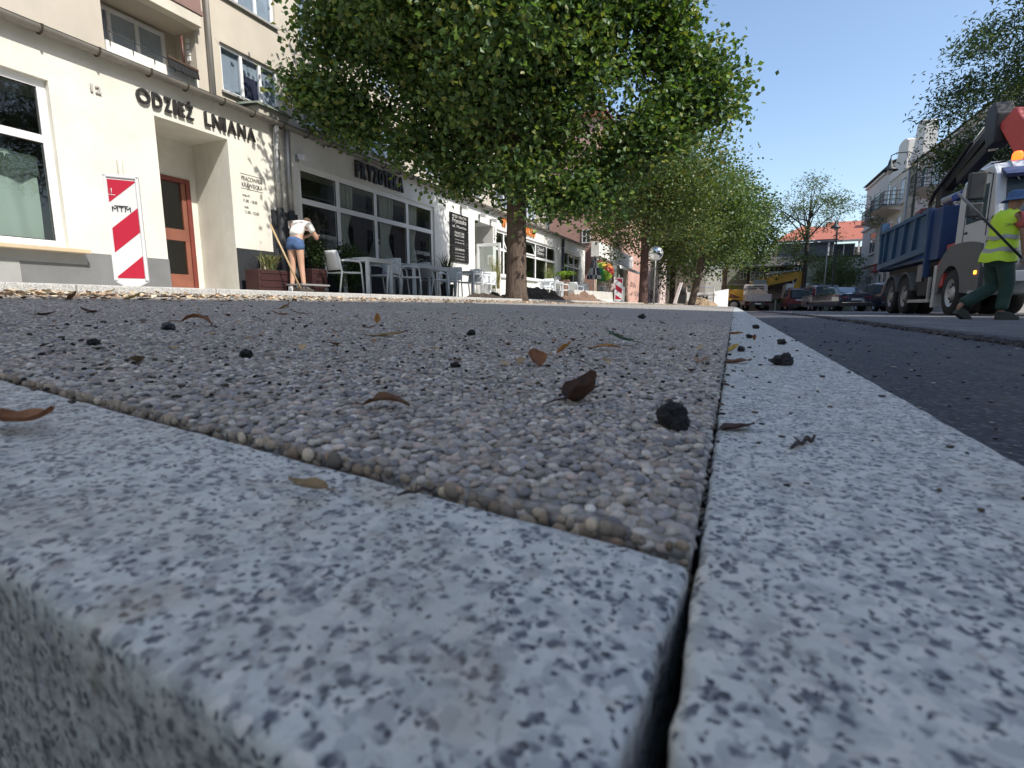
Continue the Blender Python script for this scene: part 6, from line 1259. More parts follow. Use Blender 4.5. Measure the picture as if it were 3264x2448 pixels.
sedan = [(0, .80, .86, .84, .74), (.06, .96, 1.02, .90, .76), (.45, 1.0, 1.07, .91, .72), (1.45, 1.0, 1.42, .92, .58), (2.3, .98, 1.46, .92, .60), (2.9, .96, 1.42, .92, .60), (3.75, .95, 1.0, .91, .66), (4.6, .82, .86, .88, .70), (4.85, .62, .66, .82, .68)]
p_navy = M('dark navy car paint', (.012, .018, .05), .25, .3, var=.05, coat=1); p_silver = M('silver car paint', (.42, .44, .47), .3, .6, var=.05, coat=.6); p_redc = M('dark red car paint', (.14, .012, .016), .3, .1, var=.05, coat=.6); p_dk = M('dark grey car paint', (.045, .055, .07), .35, .3, var=.05, coat=.5)
c = car('parked_car', 'dark navy saloon car parked rear towards the viewer, left of the dump truck', sedan, p_navy, (6.35, 34.6, roadz(36) + .0), R(14), {'side': ((2, 3), (3, 4), (4, 5), (5, 6)), 'rear': (2, 3), 'front': (5, 6)}, (.95, 3.75))
b = MB(); b.bar((-.0, 1.7, 1.45), (0, 1.58, 1.58), .03, .05); b.build('antenna_fin', p_navy, c)
van = [(0, 1.0, 1.72, .88, .70), (.1, 1.02, 1.80, .90, .72), (1.2, 1.02, 1.84, .90, .72), (2.6, 1.02, 1.80, .90, .70), (3.4, 1.0, 1.30, .90, .70), (4.3, .85, .92, .87, .7), (4.5, .7, .75, .8, .66)]
c = car('parked_car', 'silver people carrier with roof bars parked between the red car and the navy saloon', van, p_silver, (5.9, 42.0, roadz(42)), R(8), {'side': ((1, 2), (2, 3), (3, 4)), 'rear': (0, 1), 'front': (3, 4)}, (.8, 3.6), lights=((-.78, 1.3), (.78, 1.3)), lsize=(.12, .5))
for s in (-1, 1): b = MB(); b.tube([(s * .6, .4, 1.9), (s * .6, 2.4, 1.9)], .02, 6); b.build('roof_bar', m_pbl, c)
b = MB(); b.box(-.66, .66, -.02, .0, 1.12, 1.68); b.build('rear_window', m_cg, c)
hatch = [(0, .95, 1.5, .82, .66), (.12, .98, 1.66, .85, .68), (1.2, .98, 1.72, .86, .68), (2.2, .96, 1.66, .86, .66), (3.0, .94, 1.0, .86, .66), (3.7, .7, .76, .8, .62)]
c = car('parked_car', 'small dark red car with a large dark tailgate window, leftmost of the parked row', hatch, p_redc, (4.55, 44.5, roadz(44)), R(4), {'side': ((1, 2), (2, 3), (3, 4)), 'rear': (0, 1), 'front': (3, 4)}, (.7, 3.0), lights=((-.72, .95), (.72, .95)), lsize=(.12, .3))
b = MB(); b.box(-.70, .70, -.03, .02, .92, 1.56); bb = b.build('tailgate_window', M('black tailgate', (.02, .022, .025), .15), c, bevel=.02); b = MB(); b.box(-.55, .55, -.04, -.03, 1.0, 1.46); b.build('glass', m_cg, bb)
c = car('parked_car', 'dark grey car mostly hidden between the navy saloon and the dump truck', hatch, p_dk, (8.75, 36.8, roadz(37)), R(12), {'side': ((1, 2), (2, 3), (3, 4)), 'rear': (0, 1), 'front': (3, 4)}, (.7, 3.0))
# ------------------------------------------------------------------ small tipper and excavator down the street
pu = thing('tipper_truck', 'small white and grey tipper truck seen from behind with a heap in its box', 'truck'); zr0 = roadz(46)
mg = M('dusty pale metal', (.42, .40, .37), .6, var=.15, var2=.3)
b = MB(); b.box(-.95, .95, 0, .08, .75, 1.3); b.box(-.95, -.88, .08, 2.9, .75, 1.3); b.box(.88, .95, .08, 2.9, .75, 1.3); b.box(-.88, .88, .08, 2.9, .72, .78); b.build('box', mg, pu)
for k in range(5): b = MB(); b.box(-.92 + k * .44, -.88 + k * .44, -.03, .0, .76, 1.3); b.build('rib', mg, pu)
b = MB(); b.add([(-.85, .1, 1.25), (.85, .1, 1.25), (.85, 2.8, 1.25), (-.85, 2.8, 1.25), (0, .6, 1.78), (0.1, 2.0, 1.72)], [(0, 1, 4), (1, 2, 5, 4), (2, 3, 5), (3, 0, 4, 5)]); b.build('load', M('beige rubble', (.30, .24, .18), .95, var=.2, bmp=.8, bscale=30), pu)
b = MB(); b.box(-.92, .92, 2.9, 2.98, .78, 2.15); b.build('headboard', mg, pu)
for k in range(2): b = MB(); b.box(-.62, .62, 2.86, 2.9, 1.78 + k * .17, 1.86 + k * .17); b.build('slot', m_pbl, pu)
b = MB(); b.box(-.92, .92, 3.1, 4.9, .5, 1.3); b.add([(-.92, 3.1, 1.3), (.92, 3.1, 1.3), (.92, 4.8, 1.3), (-.92, 4.8, 1.3), (-.80, 3.15, 2.2), (.80, 3.15, 2.2), (.80, 4.3, 2.2), (-.80, 4.3, 2.2)], [(4, 5, 6, 7), (0, 1, 5, 4), (1, 2, 6, 5), (2, 3, 7, 6), (3, 0, 4, 7)]); b.build('cab', m_wframe, pu)
b = MB(); b.box(-.8, .8, -.05, .05, .42, .62); b.box(-.4, -.25, 0, 4.4, .45, .65); b.box(.25, .4, 0, 4.4, .45, .65); b.build('chassis', m_pbl, pu)
for x in (-.7, .7): b = MB(); b.box(x - .14, x + .14, -.07, -.05, .50, .58); b.build('tail_light', m_tl, pu)
b = MB(); b.box(-.22, .22, -.065, -.05, .50, .6); b.build('number_plate', m_wh, pu)
for y in (.9, 3.9):
    for s in (-1, 1): wheel(pu, (s * .74, y, .36), .36, .30 if y < 1 else .22, side=s)
pu.location = (1.75, 45.6, zr0); pu.rotation_euler = (0, 0, R(3))
m_ey = M('excavator yellow', (.55, .32, .03), .5, var=.1, var2=.2)
ex = thing('excavator', 'yellow wheeled excavator with folded boom standing behind the small tipper truck', 'excavator')
b = MB(); P = [(-1.9, 1.05), (-1.75, .8), (-.3, .8), (-.3, 1.72), (-1.7, 1.72), (-1.9, 1.5)]; b.prism(P, -.9, .9, 'y'); b.build('counterweight', m_ey, ex, bevel=.04)
b = MB(); b.prism([(-1.45, 1.02), (-.5, 1.02), (-1.35, 1.42)], -.912, -.9, 'y'); b.build('dark_decal', M('brown decal', (.12, .04, .02), .6), ex)
b = MB(); b.box(-.3, 1.3, -.9, .9, .8, 1.3); b.build('upper_body', m_ey, ex, bevel=.03); b = MB(); b.add([(.1, -.9, 1.3), (1.3, -.9, 1.3), (1.3, .1, 1.3), (.1, .1, 1.3), (.2, -.85, 2.5), (1.1, -.85, 2.5), (1.1, .05, 2.5), (.2, .05, 2.5)], [(4, 5, 6, 7), (0, 1, 5, 4), (1, 2, 6, 5), (2, 3, 7, 6), (3, 0, 4, 7)]); b.build('cab', M('dark cab glass', (.04, .045, .05), .1), ex)
b = MB(); b.prism([(.1, 1.7), (.3, 2.35), (1.0, 1.95), (3.0, 2.45), (3.7, 3.0), (3.6, 3.2), (2.4, 3.0), (.35, 2.55), (.0, 2.3)], .25, .6, 'y'); b.build('boom', m_ey, ex, bevel=.02)
b = MB(); b.prism([(3.45, 3.15), (3.85, 2.95), (3.5, 1.9), (2.9, .55), (2.75, .6), (3.05, 1.8)], .28, .56, 'y'); b.build('dipper_arm', m_ey, ex, bevel=.02)
b = MB(); b.prism([(2.6, .7), (3.1, .7), (3.25, .2), (2.9, -.05), (2.4, .1), (2.3, .4)], .0, .8, 'y'); b.build('bucket', M('worn dark steel', (.06, .05, .045), .6, .5), ex)
b = MB(); b.tube([(1.0, .42, 3.0), (3.3, .42, 3.22)], .06, 8); b.build('hydraulic_ram', M('chrome', (.7, .7, .7), .15, 1), ex)
b = MB(); b.box(-1.3, 1.3, -1.0, 1.0, .45, .75); b.build('undercarriage', mg, ex)
for x in (-1.0, 1.0):
    for s in (-1, 1): wheel(ex, (0, s * .0, .0), .45, .35) if False else None
for x in (-1.05, .95):
    for s in (-.85, .85):
        b = MB(); b.lathe([(.25, s - .16), (.45, s - .16), (.47, s), (.45, s + .16), (.25, s + .16), (.0, s + .16)], (x, 0, .47), 20, 'y'); w_ = b.build('wheel', m_tyre, ex); b = MB(); b.lathe([(0, s - .1), (.2, s - .12), (.27, s - .15)], (x, 0, .47), 16, 'y'); b.build('rim', mg, w_)
ex.location = (1.15, 50.0, roadz(50)); ex.scale = (1.12, 1.12, 1.05)
wp = thing('white_van', 'white van roof showing behind the small dark red car', 'van'); b = MB(); b.add([(-.95, 0, .3), (.95, 0, .3), (.95, 4.6, .3), (-.95, 4.6, .3), (-.85, .1, 2.3), (.85, .1, 2.3), (.85, 3.6, 2.3), (-.85, 3.6, 2.3)], [(0, 1, 2, 3), (4, 5, 6, 7), (0, 1, 5, 4), (1, 2, 6, 5), (2, 3, 7, 6), (3, 0, 4, 7)]); b.build('body', m_wframe, wp, bevel=.06)
b = MB(); b.box(-.7, -.05, .02, .06, 1.3, 1.95); b.build('rear_window', m_cg, wp); b = MB(); b.box(.05, .7, .02, .06, 1.3, 1.95); b.build('rear_window', m_cg, wp)
for y in (.9, 3.6):
    for s in (-1, 1): wheel(wp, (s * .82, y, .33), .33, .2, side=s)
wp.location = (4.9, 50.5, roadz(50))
# ================================================================== DUMP TRUCK with loading crane
tk = thing('dump_truck', 'white cabbed dump truck with a blue tipping body and a loading crane behind its cab', 'truck')
GZ = -.14; m_tb_ = M('blue tipper paint', (.045, .105, .20), .5, .1, var=.15, scale=2, var2=.35); m_tb2 = M('deep blue headboard', (.02, .055, .15), .5, .1, var=.15); m_tw = M('white cab paint', (.62, .63, .66), .3, var=.04, coat=.5); m_chs = M('black chassis', (.022, .022, .024), .7, var=.3); m_gp = M('dark grey cab plastic', (.10, .105, .11), .55, var=.1)
x0, x1 = 4.4, 6.9
b = MB(); b.add([(x0, 16.15, 1.42), (x0, 20.7, 1.26), (x0 - .04, 20.7, 2.46), (x0 - .04, 16.15, 2.46), (x0 + .07, 16.15, 1.42), (x0 + .07, 20.7, 1.26), (x0 + .03, 20.7, 2.46), (x0 + .03, 16.15, 2.46)], [(0, 1, 2, 3), (7, 6, 5, 4), (0, 4, 5, 1), (2, 6, 7, 3), (1, 5, 6, 2), (0, 3, 7, 4)]); b.box(x1 - .07, x1, 16.15, 20.7, 1.3, 2.46); b.box(x0 + .07, x1 - .07, 16.15, 20.7, 1.26, 1.34); body = b.build('tipper_body', m_tb_, tk)
b = MB(); b.bar((x0 - .07, 16.1, 2.43), (x0 - .07, 20.8, 2.43), .10, .10); b.build('top_rail', m_tb_, body); b = MB(); b.bar((x0 - .05, 16.1, 1.50), (x0 - .05, 20.8, 1.34), .12, .16); b.build('bottom_rail', m_tb_, body)
for y in (16.2, 17.1, 18.05, 19.0, 19.95, 20.65): b = MB(); b.bar((x0 - .05, y + (.25 if 16.5 < y < 20.5 else 0), 1.45), (x0 - .07, y, 2.40), .09, .11, up=(0, 1, 0)); b.build('rib', m_tb_, body)
b = MB(); b.box(x0 - .02, x1, 20.72, 20.82, 1.2, 2.40); b.build('tailgate', m_tb2, body); b = MB(); b.box(x0 - .1, x0 + .1, 20.6, 20.85, 2.2, 2.75); b.build('hinge_post', m_tb_, body)
b = MB(); b.box(x0 - .02, x1, 15.45, 16.13, 1.2, 2.42); b.box(x0 - .10, x0 + .04, 16.06, 16.16, .8, 2.46); b.build('headboard', m_tb2, tk, bevel=.02)
b = MB(); b.box(x0 + .3, x0 + .5, 13, 20.9, .75, 1.05); b.box(x1 - .5, x1 - .3, 13, 20.9, .75, 1.05); b.box(x0 + .25, x1 - .25, 14.8, 20.7, 1.05, 1.22); b.build('chassis', m_chs, tk)
b = MB(); b.box(x0 + .05, x0 + .75, 16.0, 16.9, .35, 1.0); b.build('battery_box', m_chs, tk, bevel=.02); b = MB(); b.tube([(x0 + .35, 16.95, .62), (x0 + .35, 17.3, .62)], .28, 14); b.build('air_tank', m_chs, tk)
b = MB(); b.box(x0 + .0, x0 + .02, 16.5, 16.9, .72, 1.15); b.build('side_plate', M('scratched grey plate', (.2, .2, .2), .6), tk); b = MB(); b.box(x0 - .0, x0 + .06, 15.8, 17.5, .18, .26); b.box(x0, x0 + .05, 15.9, 15.98, .26, .8); b.build('side_guard', mg, tk)
for y in (17.92, 19.28):
    for x, s in ((x0 + .16, -1), (x0 + .50, -1), (x1 - .16, 1), (x1 - .5, 1)): wheel(tk, (x, y, GZ + .52), .52, .30, M('dusty wheel rim', (.30, .29, .28), .6, .2, var=.2), s, 8 if x < 4.7 else 0)
for x, s in ((x0 + .17, -1), (x1 - .17, 1)): wheel(tk, (x, 14.5, GZ + .52), .52, .32, M('pale wheel rim', (.50, .50, .50), .45, .3, var=.1), s, 10)
for yc in (17.92, 19.28):
    pts = [(x0 + .25, yc + .66 * math.cos(a), GZ + .52 + .62 * math.sin(a)) for a in [R(12 + 13 * k) for k in range(13)]]; b = MB()
    for p, q_ in zip(pts, pts[1:]): b.bar(p, q_, .48, .025, up=(1, 0, 0)) if False else b.add([(x0 - .02, p[1], p[2]), (x0 + .5, p[1], p[2]), (x0 + .5, q_[1], q_[2]), (x0 - .02, q_[1], q_[2]), (x0 - .02, p[1], p[2] + .03), (x0 + .5, p[1], p[2] + .03), (x0 + .5, q_[1], q_[2] + .03), (x0 - .02, q_[1], q_[2] + .03)], [(0, 1, 2, 3), (7, 6, 5, 4), (0, 3, 7, 4), (1, 5, 6, 2)])
    b.build('mudguard', M('worn grey mudguard', (.16, .16, .165), .6, var=.2), tk)
b = MB(); b.box(x0 - .03, x0 + .12, 15.35, 15.55, .05, 1.05); b.build('white_flap', M('dirty white flap', (.45, .45, .44), .7), tk, bevel=.02)
# cab
V = [(x0, 12.85, .95), (x0, 14.55, 1.15), (x0, 14.55, 2.66), (x0 + .06, 14.3, 2.80), (x0 + .06, 13.2, 2.84), (x0, 12.92, 2.60), (x0, 12.72, 1.78)]
b = MB(); b.prism([(12.72, .80), (14.55, 1.10), (14.55, 2.20), (14.55, 2.45), (14.40, 2.70), (13.7, 2.82), (13.1, 2.80), (12.86, 2.55), (12.70, 1.78), (12.66, 1.2)], x0, x1, 'x'); cab = b.build('cab', m_tw, tk, bevel=.05)
b = MB(); b.prism([(12.80, 2.52), (13.25, 2.80), (14.0, 3.02), (14.5, 2.98), (14.5, 2.80), (13.7, 2.83), (13.1, 2.81)], x0 + .25, x1 - .25, 'x'); b.build('roof_spoiler', m_tw, cab, bevel=.03)
b = MB(); b.box(x0 - .004, x0 + .01, 13.12, 14.05, 1.78, 2.45); b.build('side_window', m_cg, cab); b = MB(); b.add([(x0 + .14, 12.690, 1.80), (x1 - .14, 12.690, 1.80), (x1 - .14, 12.835, 2.50), (x0 + .14, 12.835, 2.50)], [(0, 1, 2, 3)]); b.build('windscreen', m_cg, cab)
b = MB(); b.prism([(12.60, 2.50), (12.86, 2.66), (12.86, 2.58), (12.64, 2.44)], x0 + .05, x1 - .05, 'x'); b.build('sun_visor', M('tinted visor', (.05, .06, .14), .2), cab)
b = MB(); b.box(x0 + .55, x1 - .55, 12.63, 12.665, 1.15, 1.62); gr = b.build('grille', m_gp, cab)
for k in range(5): b = MB(); b.box(x0 + .58, x1 - .58, 12.60, 12.63, 1.18 + k * .09, 1.22 + k * .09); b.build('slat', m_pbl, gr)
b = MB(); b.box(x0 + .02, x1 - .02, 12.55, 12.95, .30, .90); b.build('bumper', m_gp, tk, bevel=.04)
for x in (x0 + .3, x1 - .3): b = MB(); b.box(x - .2, x + .2, 12.52, 12.56, .55, .75); b.build('headlight', M('headlight glass', (.55, .56, .58), .1), tk, bevel=.02)
b = MB(); P = [(14.5 + .80 * math.cos(a), GZ + .52 + .74 * math.sin(a)) for a in [R(k * 15) for k in range(13)]] + [(13.35, .25), (13.35, 1.22), (14.0, 1.42), (14.9, 1.42), (15.3, 1.0)]
ring = [(14.5 + .64 * math.cos(a), GZ + .52 + .60 * math.sin(a)) for a in [R(k * 15) for k in range(13)]]
out = [(15.32, GZ + .52), (15.32, .95), (15.05, 1.25), (14.75, 1.40), (14.5, 1.42), (14.2, 1.43), (13.9, 1.42), (13.6, 1.40), (13.3, 1.36), (13.02, 1.3), (12.98, .9), (12.98, .6), (12.98, GZ + .45)]
V = [(x, y, z) for x in (x0 - .03, x0 + .30) for y, z in ring + out]; n2 = len(ring); N2 = 2 * n2; F = [(k, k + 1, n2 + k + 1, n2 + k) for k in range(n2 - 1)] + [(N2 + k + 1, N2 + k, N2 + n2 + k, N2 + n2 + k + 1) for k in range(n2 - 1)] + [(k, N2 + k, N2 + k + 1, k + 1) for k in range(n2 - 1)] + [(n2 + k + 1, N2 + n2 + k + 1, N2 + n2 + k, n2 + k) for k in range(n2 - 1)]
b = MB(); b.add(V, F); b.build('wheel_arch', m_gp, tk)
b = MB(); b.box(x0 - .045, x0 - .02, 13.1, 13.2, .72, .79); b.build('side_marker_lamp', M('amber lamp', (.9, .30, .03), .3, emit=3), tk); b = MB(); b.box(x0 - .04, x0 - .0, 12.95, 13.4, .34, .40); b.build('step', mg, tk)
b = MB(); b.tube([(x0 - .02, 13.1, 2.62), (x0 - .30, 12.75, 2.62), (x0 - .32, 12.72, 2.5), (x0 - .32, 12.72, 1.85), (x0 - .28, 12.78, 1.74), (x0, 13.0, 1.74)], .018, 8); ma = b.build('mirror_arm', m_pbl, cab)
b = MB(); b.box(x0 - .46, x0 - .20, 12.66, 12.78, 2.08, 2.58); b.build('mirror', m_pbl, ma, bevel=.03); b = MB(); b.box(x0 - .44, x0 - .20, 12.67, 12.77, 1.76, 2.03); b.build('mirror', m_pbl, ma, bevel=.03); b = MB(); b.box(x0 - .43, x0 - .23, 12.785, 12.79, 2.11, 2.55); b.build('mirror_glass', M('mirror', (.7, .72, .72), .04, 1, var=.01), ma)
b = MB(); b.box(x0, x0 + .012 - .02, 14.10, 14.12, 1.2, 2.6); b.box(x0 - .01, x0, 13.0, 13.02, 1.45, 2.6); b.build('door_gap', m_pbl, cab); b = MB(); b.box(x0 - .03, x0, 13.9, 14.02, 1.58, 1.62); b.build('door_handle', m_pbl, cab)
b = MB(); b.lathe([(.08, 2.98), (.085, 3.0), (.08, 3.08), (.055, 3.12), (0, 3.13)], (x0 + .42, 13.3, -.10), 14); b.build('beacon', M('lit amber beacon', (1.0, .12, .015), .3, emit=2.2), cab)
# crane
m_cr = M('crane red', (.50, .05, .045), .45, var=.12, var2=.2); m_cb = M('crane black', (.016, .015, .015), .55, var=.2)
cr = thing('loading_crane', 'knuckle boom loading crane, red main arm and black outer arm, mounted behind the truck cab', 'crane')
b = MB(); b.box(5.3, 6.2, 14.7, 15.35, .9, 1.7); b.tube([(5.75, 15.0, 1.7), (5.75, 15.0, 2.9)], [.26, .2], 14); b.build('base_column', m_cr, cr, bevel=.0)
K = Vector((5.3, 15.7, 4.22)); Bs = Vector((5.8, 14.3, 2.6)); Ed = Vector((5.15, 18.2, 3.22))
b = MB(); b.bar(Bs, K + Vector((.12, -.35, 0)), .36, .46); b.build('main_arm', m_cr, cr, bevel=.03); b = MB(); b.bar((5.75, 15.0, 2.7), Bs + Vector((0, .1, 0)), .34, .36); b.build('arm_root', m_cr, cr, bevel=.02)
b = MB(); b.prism([(K.y - .30, K.z + .12), (K.y - .05, K.z + .42), (K.y + .25, K.z + .38), (K.y + .35, K.z + .05), (K.y + .1, K.z - .55), (K.y - .3, K.z - .5)], K.x - .18, K.x + .16, 'x'); b.build('knuckle', m_cb, cr, bevel=.03)
b = MB(); b.bar(K, Ed, .22, .25); b.build('outer_arm', m_cb, cr, bevel=.02); b = MB(); b.bar(K + Vector((0, .3, -.45)), Ed + Vector((.05, -.9, .10)), .20, .22); b.build('inner_beam', m_cb, cr)
b = MB(); b.tube([K + Vector((-.05, -.1, .30)), K.lerp(Ed, .5) + Vector((-.05, 0, .30)), Ed + Vector((-.04, -.2, .22))], .035, 8); b.build('hydraulic_ram', M('chrome', (.7, .7, .7), .15, 1), cr)
for dx in (-.16, -.20): b = MB(); b.tube([K.lerp(Ed, .3) + Vector((dx, 0, .12)), K.lerp(Ed, .75) + Vector((dx, 0, .05)), Ed + Vector((dx, .15, .0)), Ed + Vector((dx, .42, -.22)), Ed + Vector((dx, .38, -.50)), Ed + Vector((dx, .05, -.56)), Ed + Vector((dx + .1, -.25, -.38))], .032, 8); b.build('hose', m_cb, cr)
b = MB(); b.box(Ed.x - .15, Ed.x + .15, Ed.y - .25, Ed.y + .15, Ed.z - .55, Ed.z + .1); b.build('grab_rotator', m_cb, cr, bevel=.03); b = MB(); b.tube([(5.0, 17.6, 2.86), (5.3, 16.5, 2.95)], .10, 12); b.build('steel_cylinder', M('pale steel', (.5, .5, .52), .3, .6), cr)
b = MB(); b.bar((5.05, 16.9, 2.80), (5.3, 15.9, 2.95), .25, .14); b.build('blue_bracket', M('blue bracket', (.03, .06, .28), .5), cr)
b = MB(); b.prism([(14.95, .55), (15.35, .45), (15.45, 1.0), (15.1, 1.25), (14.9, .9)], x0 - .02, x0 + .3, 'x'); b.build('stabiliser', m_cr, cr, bevel=.02); b = MB(); b.box(x0 + .1, x0 + .9, 14.75, 15.3, 1.15, 1.5); b.build('stabiliser_beam', m_cr, cr)
b = MB(); b.bar((x0 + .1, 16.6, 2.5), (x0 + .3, 17.9, 2.56), .5, .12); b.build('red_load_edge', M('dark red steel', (.16, .03, .03), .6), cr)
rebase(cr, (5.75, 15, .9)); rebase(tk, (5.6, 16, GZ))
# ================================================================== PEOPLE
m_skin = M('skin', (.50, .30, .21), .55, var=.05); m_skind = M('tanned skin', (.30, .165, .11), .55, var=.05)
def skinmesh(name, verts, edges, mat, parent, sub=2, root=0):
    me = bpy.data.meshes.new(name); me.from_pydata([v[0] for v in verts], edges, []); o = bpy.data.objects.new(name, me); C.objects.link(o)
    md = o.modifiers.new('skin', 'SKIN'); md.use_smooth_shade = True; md.branch_smoothing = .6
    for i, v in enumerate(verts):
        r = v[1]; o.data.skin_vertices[0].data[i].radius = (r, r) if not isinstance(r, tuple) else r
    o.data.skin_vertices[0].data[root].use_root = True
    sb_ = o.modifiers.new('sub', 'SUBSURF'); sb_.levels = sub; sb_.render_levels = sub
    dg = bpy.context.evaluated_depsgraph_get(); m2 = bpy.data.meshes.new_from_object(o.evaluated_get(dg)); bpy.data.objects.remove(o); m2.name = name
    m2.materials.clear(); m2.materials.append(mat); o = bpy.data.objects.new(name, m2); C.objects.link(o); o.parent = parent; return o
def chain(name, pts, mat, parent, sub=2): return skinmesh(name, pts, [(i, i + 1) for i in range(len(pts) - 1)], mat, parent, sub)
def body(J, mat, parent, scale=1):
    """J: joint positions; returns one continuous skinned figure with hands"""
    names = ['pelvis', 'spine', 'chest', 'neck', 'head', 'crown', 'shL', 'elL', 'wrL', 'haL', 'shR', 'elR', 'wrR', 'haR', 'hipL', 'knL', 'anL', 'toL', 'hipR', 'knR', 'anR', 'toR', 'heL', 'heR']
    rad = dict(pelvis=(.15, .11), spine=(.125, .095), chest=(.155, .11), neck=.055, head=.095, crown=.075, shL=.06, elL=.042, wrL=.028, haL=(.036, .018), hipL=.088, knL=.058, anL=.038, toL=(.038, .025), heL=.035)
    for k in list(rad):
        if k.endswith('L'): rad[k[:-1] + 'R'] = rad[k]
    E = [('pelvis', 'spine'), ('spine', 'chest'), ('chest', 'neck'), ('neck', 'head'), ('head', 'crown'), ('pelvis', 'hipL'), ('hipL', 'knL'), ('knL', 'anL'), ('anL', 'toL'), ('pelvis', 'hipR'), ('hipR', 'knR'), ('knR', 'anR'), ('anR', 'toR'), ('chest', 'shL'), ('shL', 'elL'), ('elL', 'wrL'), ('wrL', 'haL'), ('chest', 'shR'), ('shR', 'elR'), ('elR', 'wrR'), ('wrR', 'haR')]
    use = [n_ for n_ in names if n_ in J]; idx = {n_: i for i, n_ in enumerate(use)}
    o = skinmesh('body', [(Vector(J[n_]) * scale, rad[n_]) for n_ in use], [(idx[a], idx[c_]) for a, c_ in E if a in idx and c_ in idx], mat, parent)
    for s in 'LR':      # five separate fingers closing from the palm
        if 'ha' + s in J:
            w_, h_ = Vector(J['wr' + s]), Vector(J['ha' + s]); d = (h_ - w_).normalized(); side = d.cross(Vector((0, 0, 1))).normalized(); dn = side.cross(d) * -1
            for k in range(4):
                b_ = h_ + side * (.030 - .02 * k) - d * .01; L = (.030, .035, .033, .026)[k]
                chain('finger', [(b_, .010), (b_ + d * L + dn * .006, .009), (b_ + d * L * 1.5 + dn * .028, .008), (b_ + d * L * 1.2 + dn * .048, .007)], mat, parent, 1)
            tb = w_.lerp(h_, .45) + side * .028; chain('thumb', [(tb, .011), (tb + side * .025 + d * .025, .010), (tb + side * .02 + d * .055 + dn * .02, .008)], mat, parent, 1)
    return o
def face(parent, c, fwd, mat, up=(0, 0, 1), r=.095):
    c = Vector(c); f = Vector(fwd).normalized(); u = Vector(up); sd_ = f.cross(u).normalized(); u = sd_.cross(f)
    b = MB(); b.tube([c + f * r * .85 + u * .03, c + f * (r + .024) - u * .012, c + f * r * .85 - u * .022], [.008, .016, .008], 8); b.build('nose', mat, parent)
    for s in (-1, 1):
        b = MB(); b.sphere(c + f * r * .86 + sd_ * s * .034 + u * .03, (.012, .012, .009), 8, 6); b.build('eye', M('eye', (.06, .05, .04), .2), parent)
        b = MB(); b.sphere(c + sd_ * s * r * .96 + u * .005, (.016, .022, .032), 8, 6); b.build('ear', mat, parent)
    b = MB(); b.bar(c + f * r * .95 - u * .048 - sd_ * .024, c + f * r * .95 - u * .048 + sd_ * .024, .008, .006); b.build('mouth', M('lips', (.30, .10, .09), .5), parent)
# --- worker in the high visibility vest: walks to the right (+x local), feet at z 0
wk = thing('person', 'worker in yellow high visibility vest and blue bucket hat walking past the dump truck', 'person')
J = dict(pelvis=(-.06, 0, .92), spine=(-.04, 0, 1.10), chest=(-.01, 0, 1.34), neck=(.03, 0, 1.50), head=(.07, 0, 1.61), crown=(.06, 0, 1.69), shL=(-.02, .19, 1.42), elL=(.10, .25, 1.16), wrL=(.24, .20, .98), haL=(.30, .18, .93), shR=(.0, -.19, 1.42), elR=(.02, -.25, 1.14), wrR=(.05, -.26, .88), haR=(.06, -.25, .80),
         hipR=(-.05, -.10, .86), knR=(.02, -.10, .48), anR=(-.02, -.10, .10), toR=(.16, -.11, .03), hipL=(-.07, .10, .86), knL=(.0, .10, .46), anL=(-.42, .10, .20), toL=(-.40, .10, .05))
body(J, m_skind, wk); face(wk, (.075, 0, 1.615), (1, -.25, -.05), m_skind)
m_trs = M('dark green work trousers', (.022, .055, .045), .85, var=.25, scale=8, bmp=.4, bscale=25); m_vest = M('high visibility yellow', (.55, .80, .04), .6, var=.06, bmp=.2, bscale=20); m_tee = M('coral red tee shirt', (.50, .11, .10), .8, var=.08); m_hat = M('blue denim hat', (.06, .12, .26), .85, var=.2)
skinmesh('trousers', [((-.06, 0, .97), (.165, .125)), ((-.06, 0, .88), (.16, .125)), ((-.05, -.10, .80), .115), ((.02, -.10, .48), .088), ((-.01, -.10, .22), .075), ((-.015, -.10, .12), .08), ((-.07, .10, .80), .115), ((.0, .10, .46), .098), ((-.22, .10, .33), .092), ((-.40, .10, .21), .092)], [(0, 1), (1, 2), (2, 3), (3, 4), (4, 5), (1, 6), (6, 7), (7, 8), (8, 9)], m_trs, wk)
skinmesh('tee_shirt', [((-.02, 0, 1.12), (.145, .11)), ((-.01, 0, 1.34), (.165, .12)), ((.02, 0, 1.47), (.08, .07)), ((-.02, .20, 1.41), .085), ((.02, .24, 1.26), .074), ((0, -.21, 1.41), .088), ((.01, -.25, 1.22), .076)], [(0, 1), (1, 2), (1, 3), (3, 4), (1, 5), (5, 6)], m_tee, wk)
b = MB(); V = []; n = 24; lv = ((.80, .20, .19), (.90, .195, .175), (1.05, .18, .165), (1.22, .18, .165), (1.36, .185, .165), (1.45, .15, .14), (1.50, .09, .09))
for z, rx, ry in lv:
    for k in range(n): a = 2 * math.pi * k / n; V.append((-.04 + .5 * (z - 1.1) * .08 + rx * math.cos(a) * .86 - (.05 if z < 1 and math.cos(a) < 0 else 0), ry * 1.12 * math.sin(a) * (1.0 if z < 1.4 else .95), z + .012 * math.sin(5 * a)))
b.add(V, [(j * n + k, j * n + (k + 1) % n, (j + 1) * n + (k + 1) % n, (j + 1) * n + k) for j in range(len(lv) - 1) for k in range(n)], True); vs = b.build('vest', m_vest, wk)
m_ref = M('grey reflective band', (.36, .36, .36), .4)
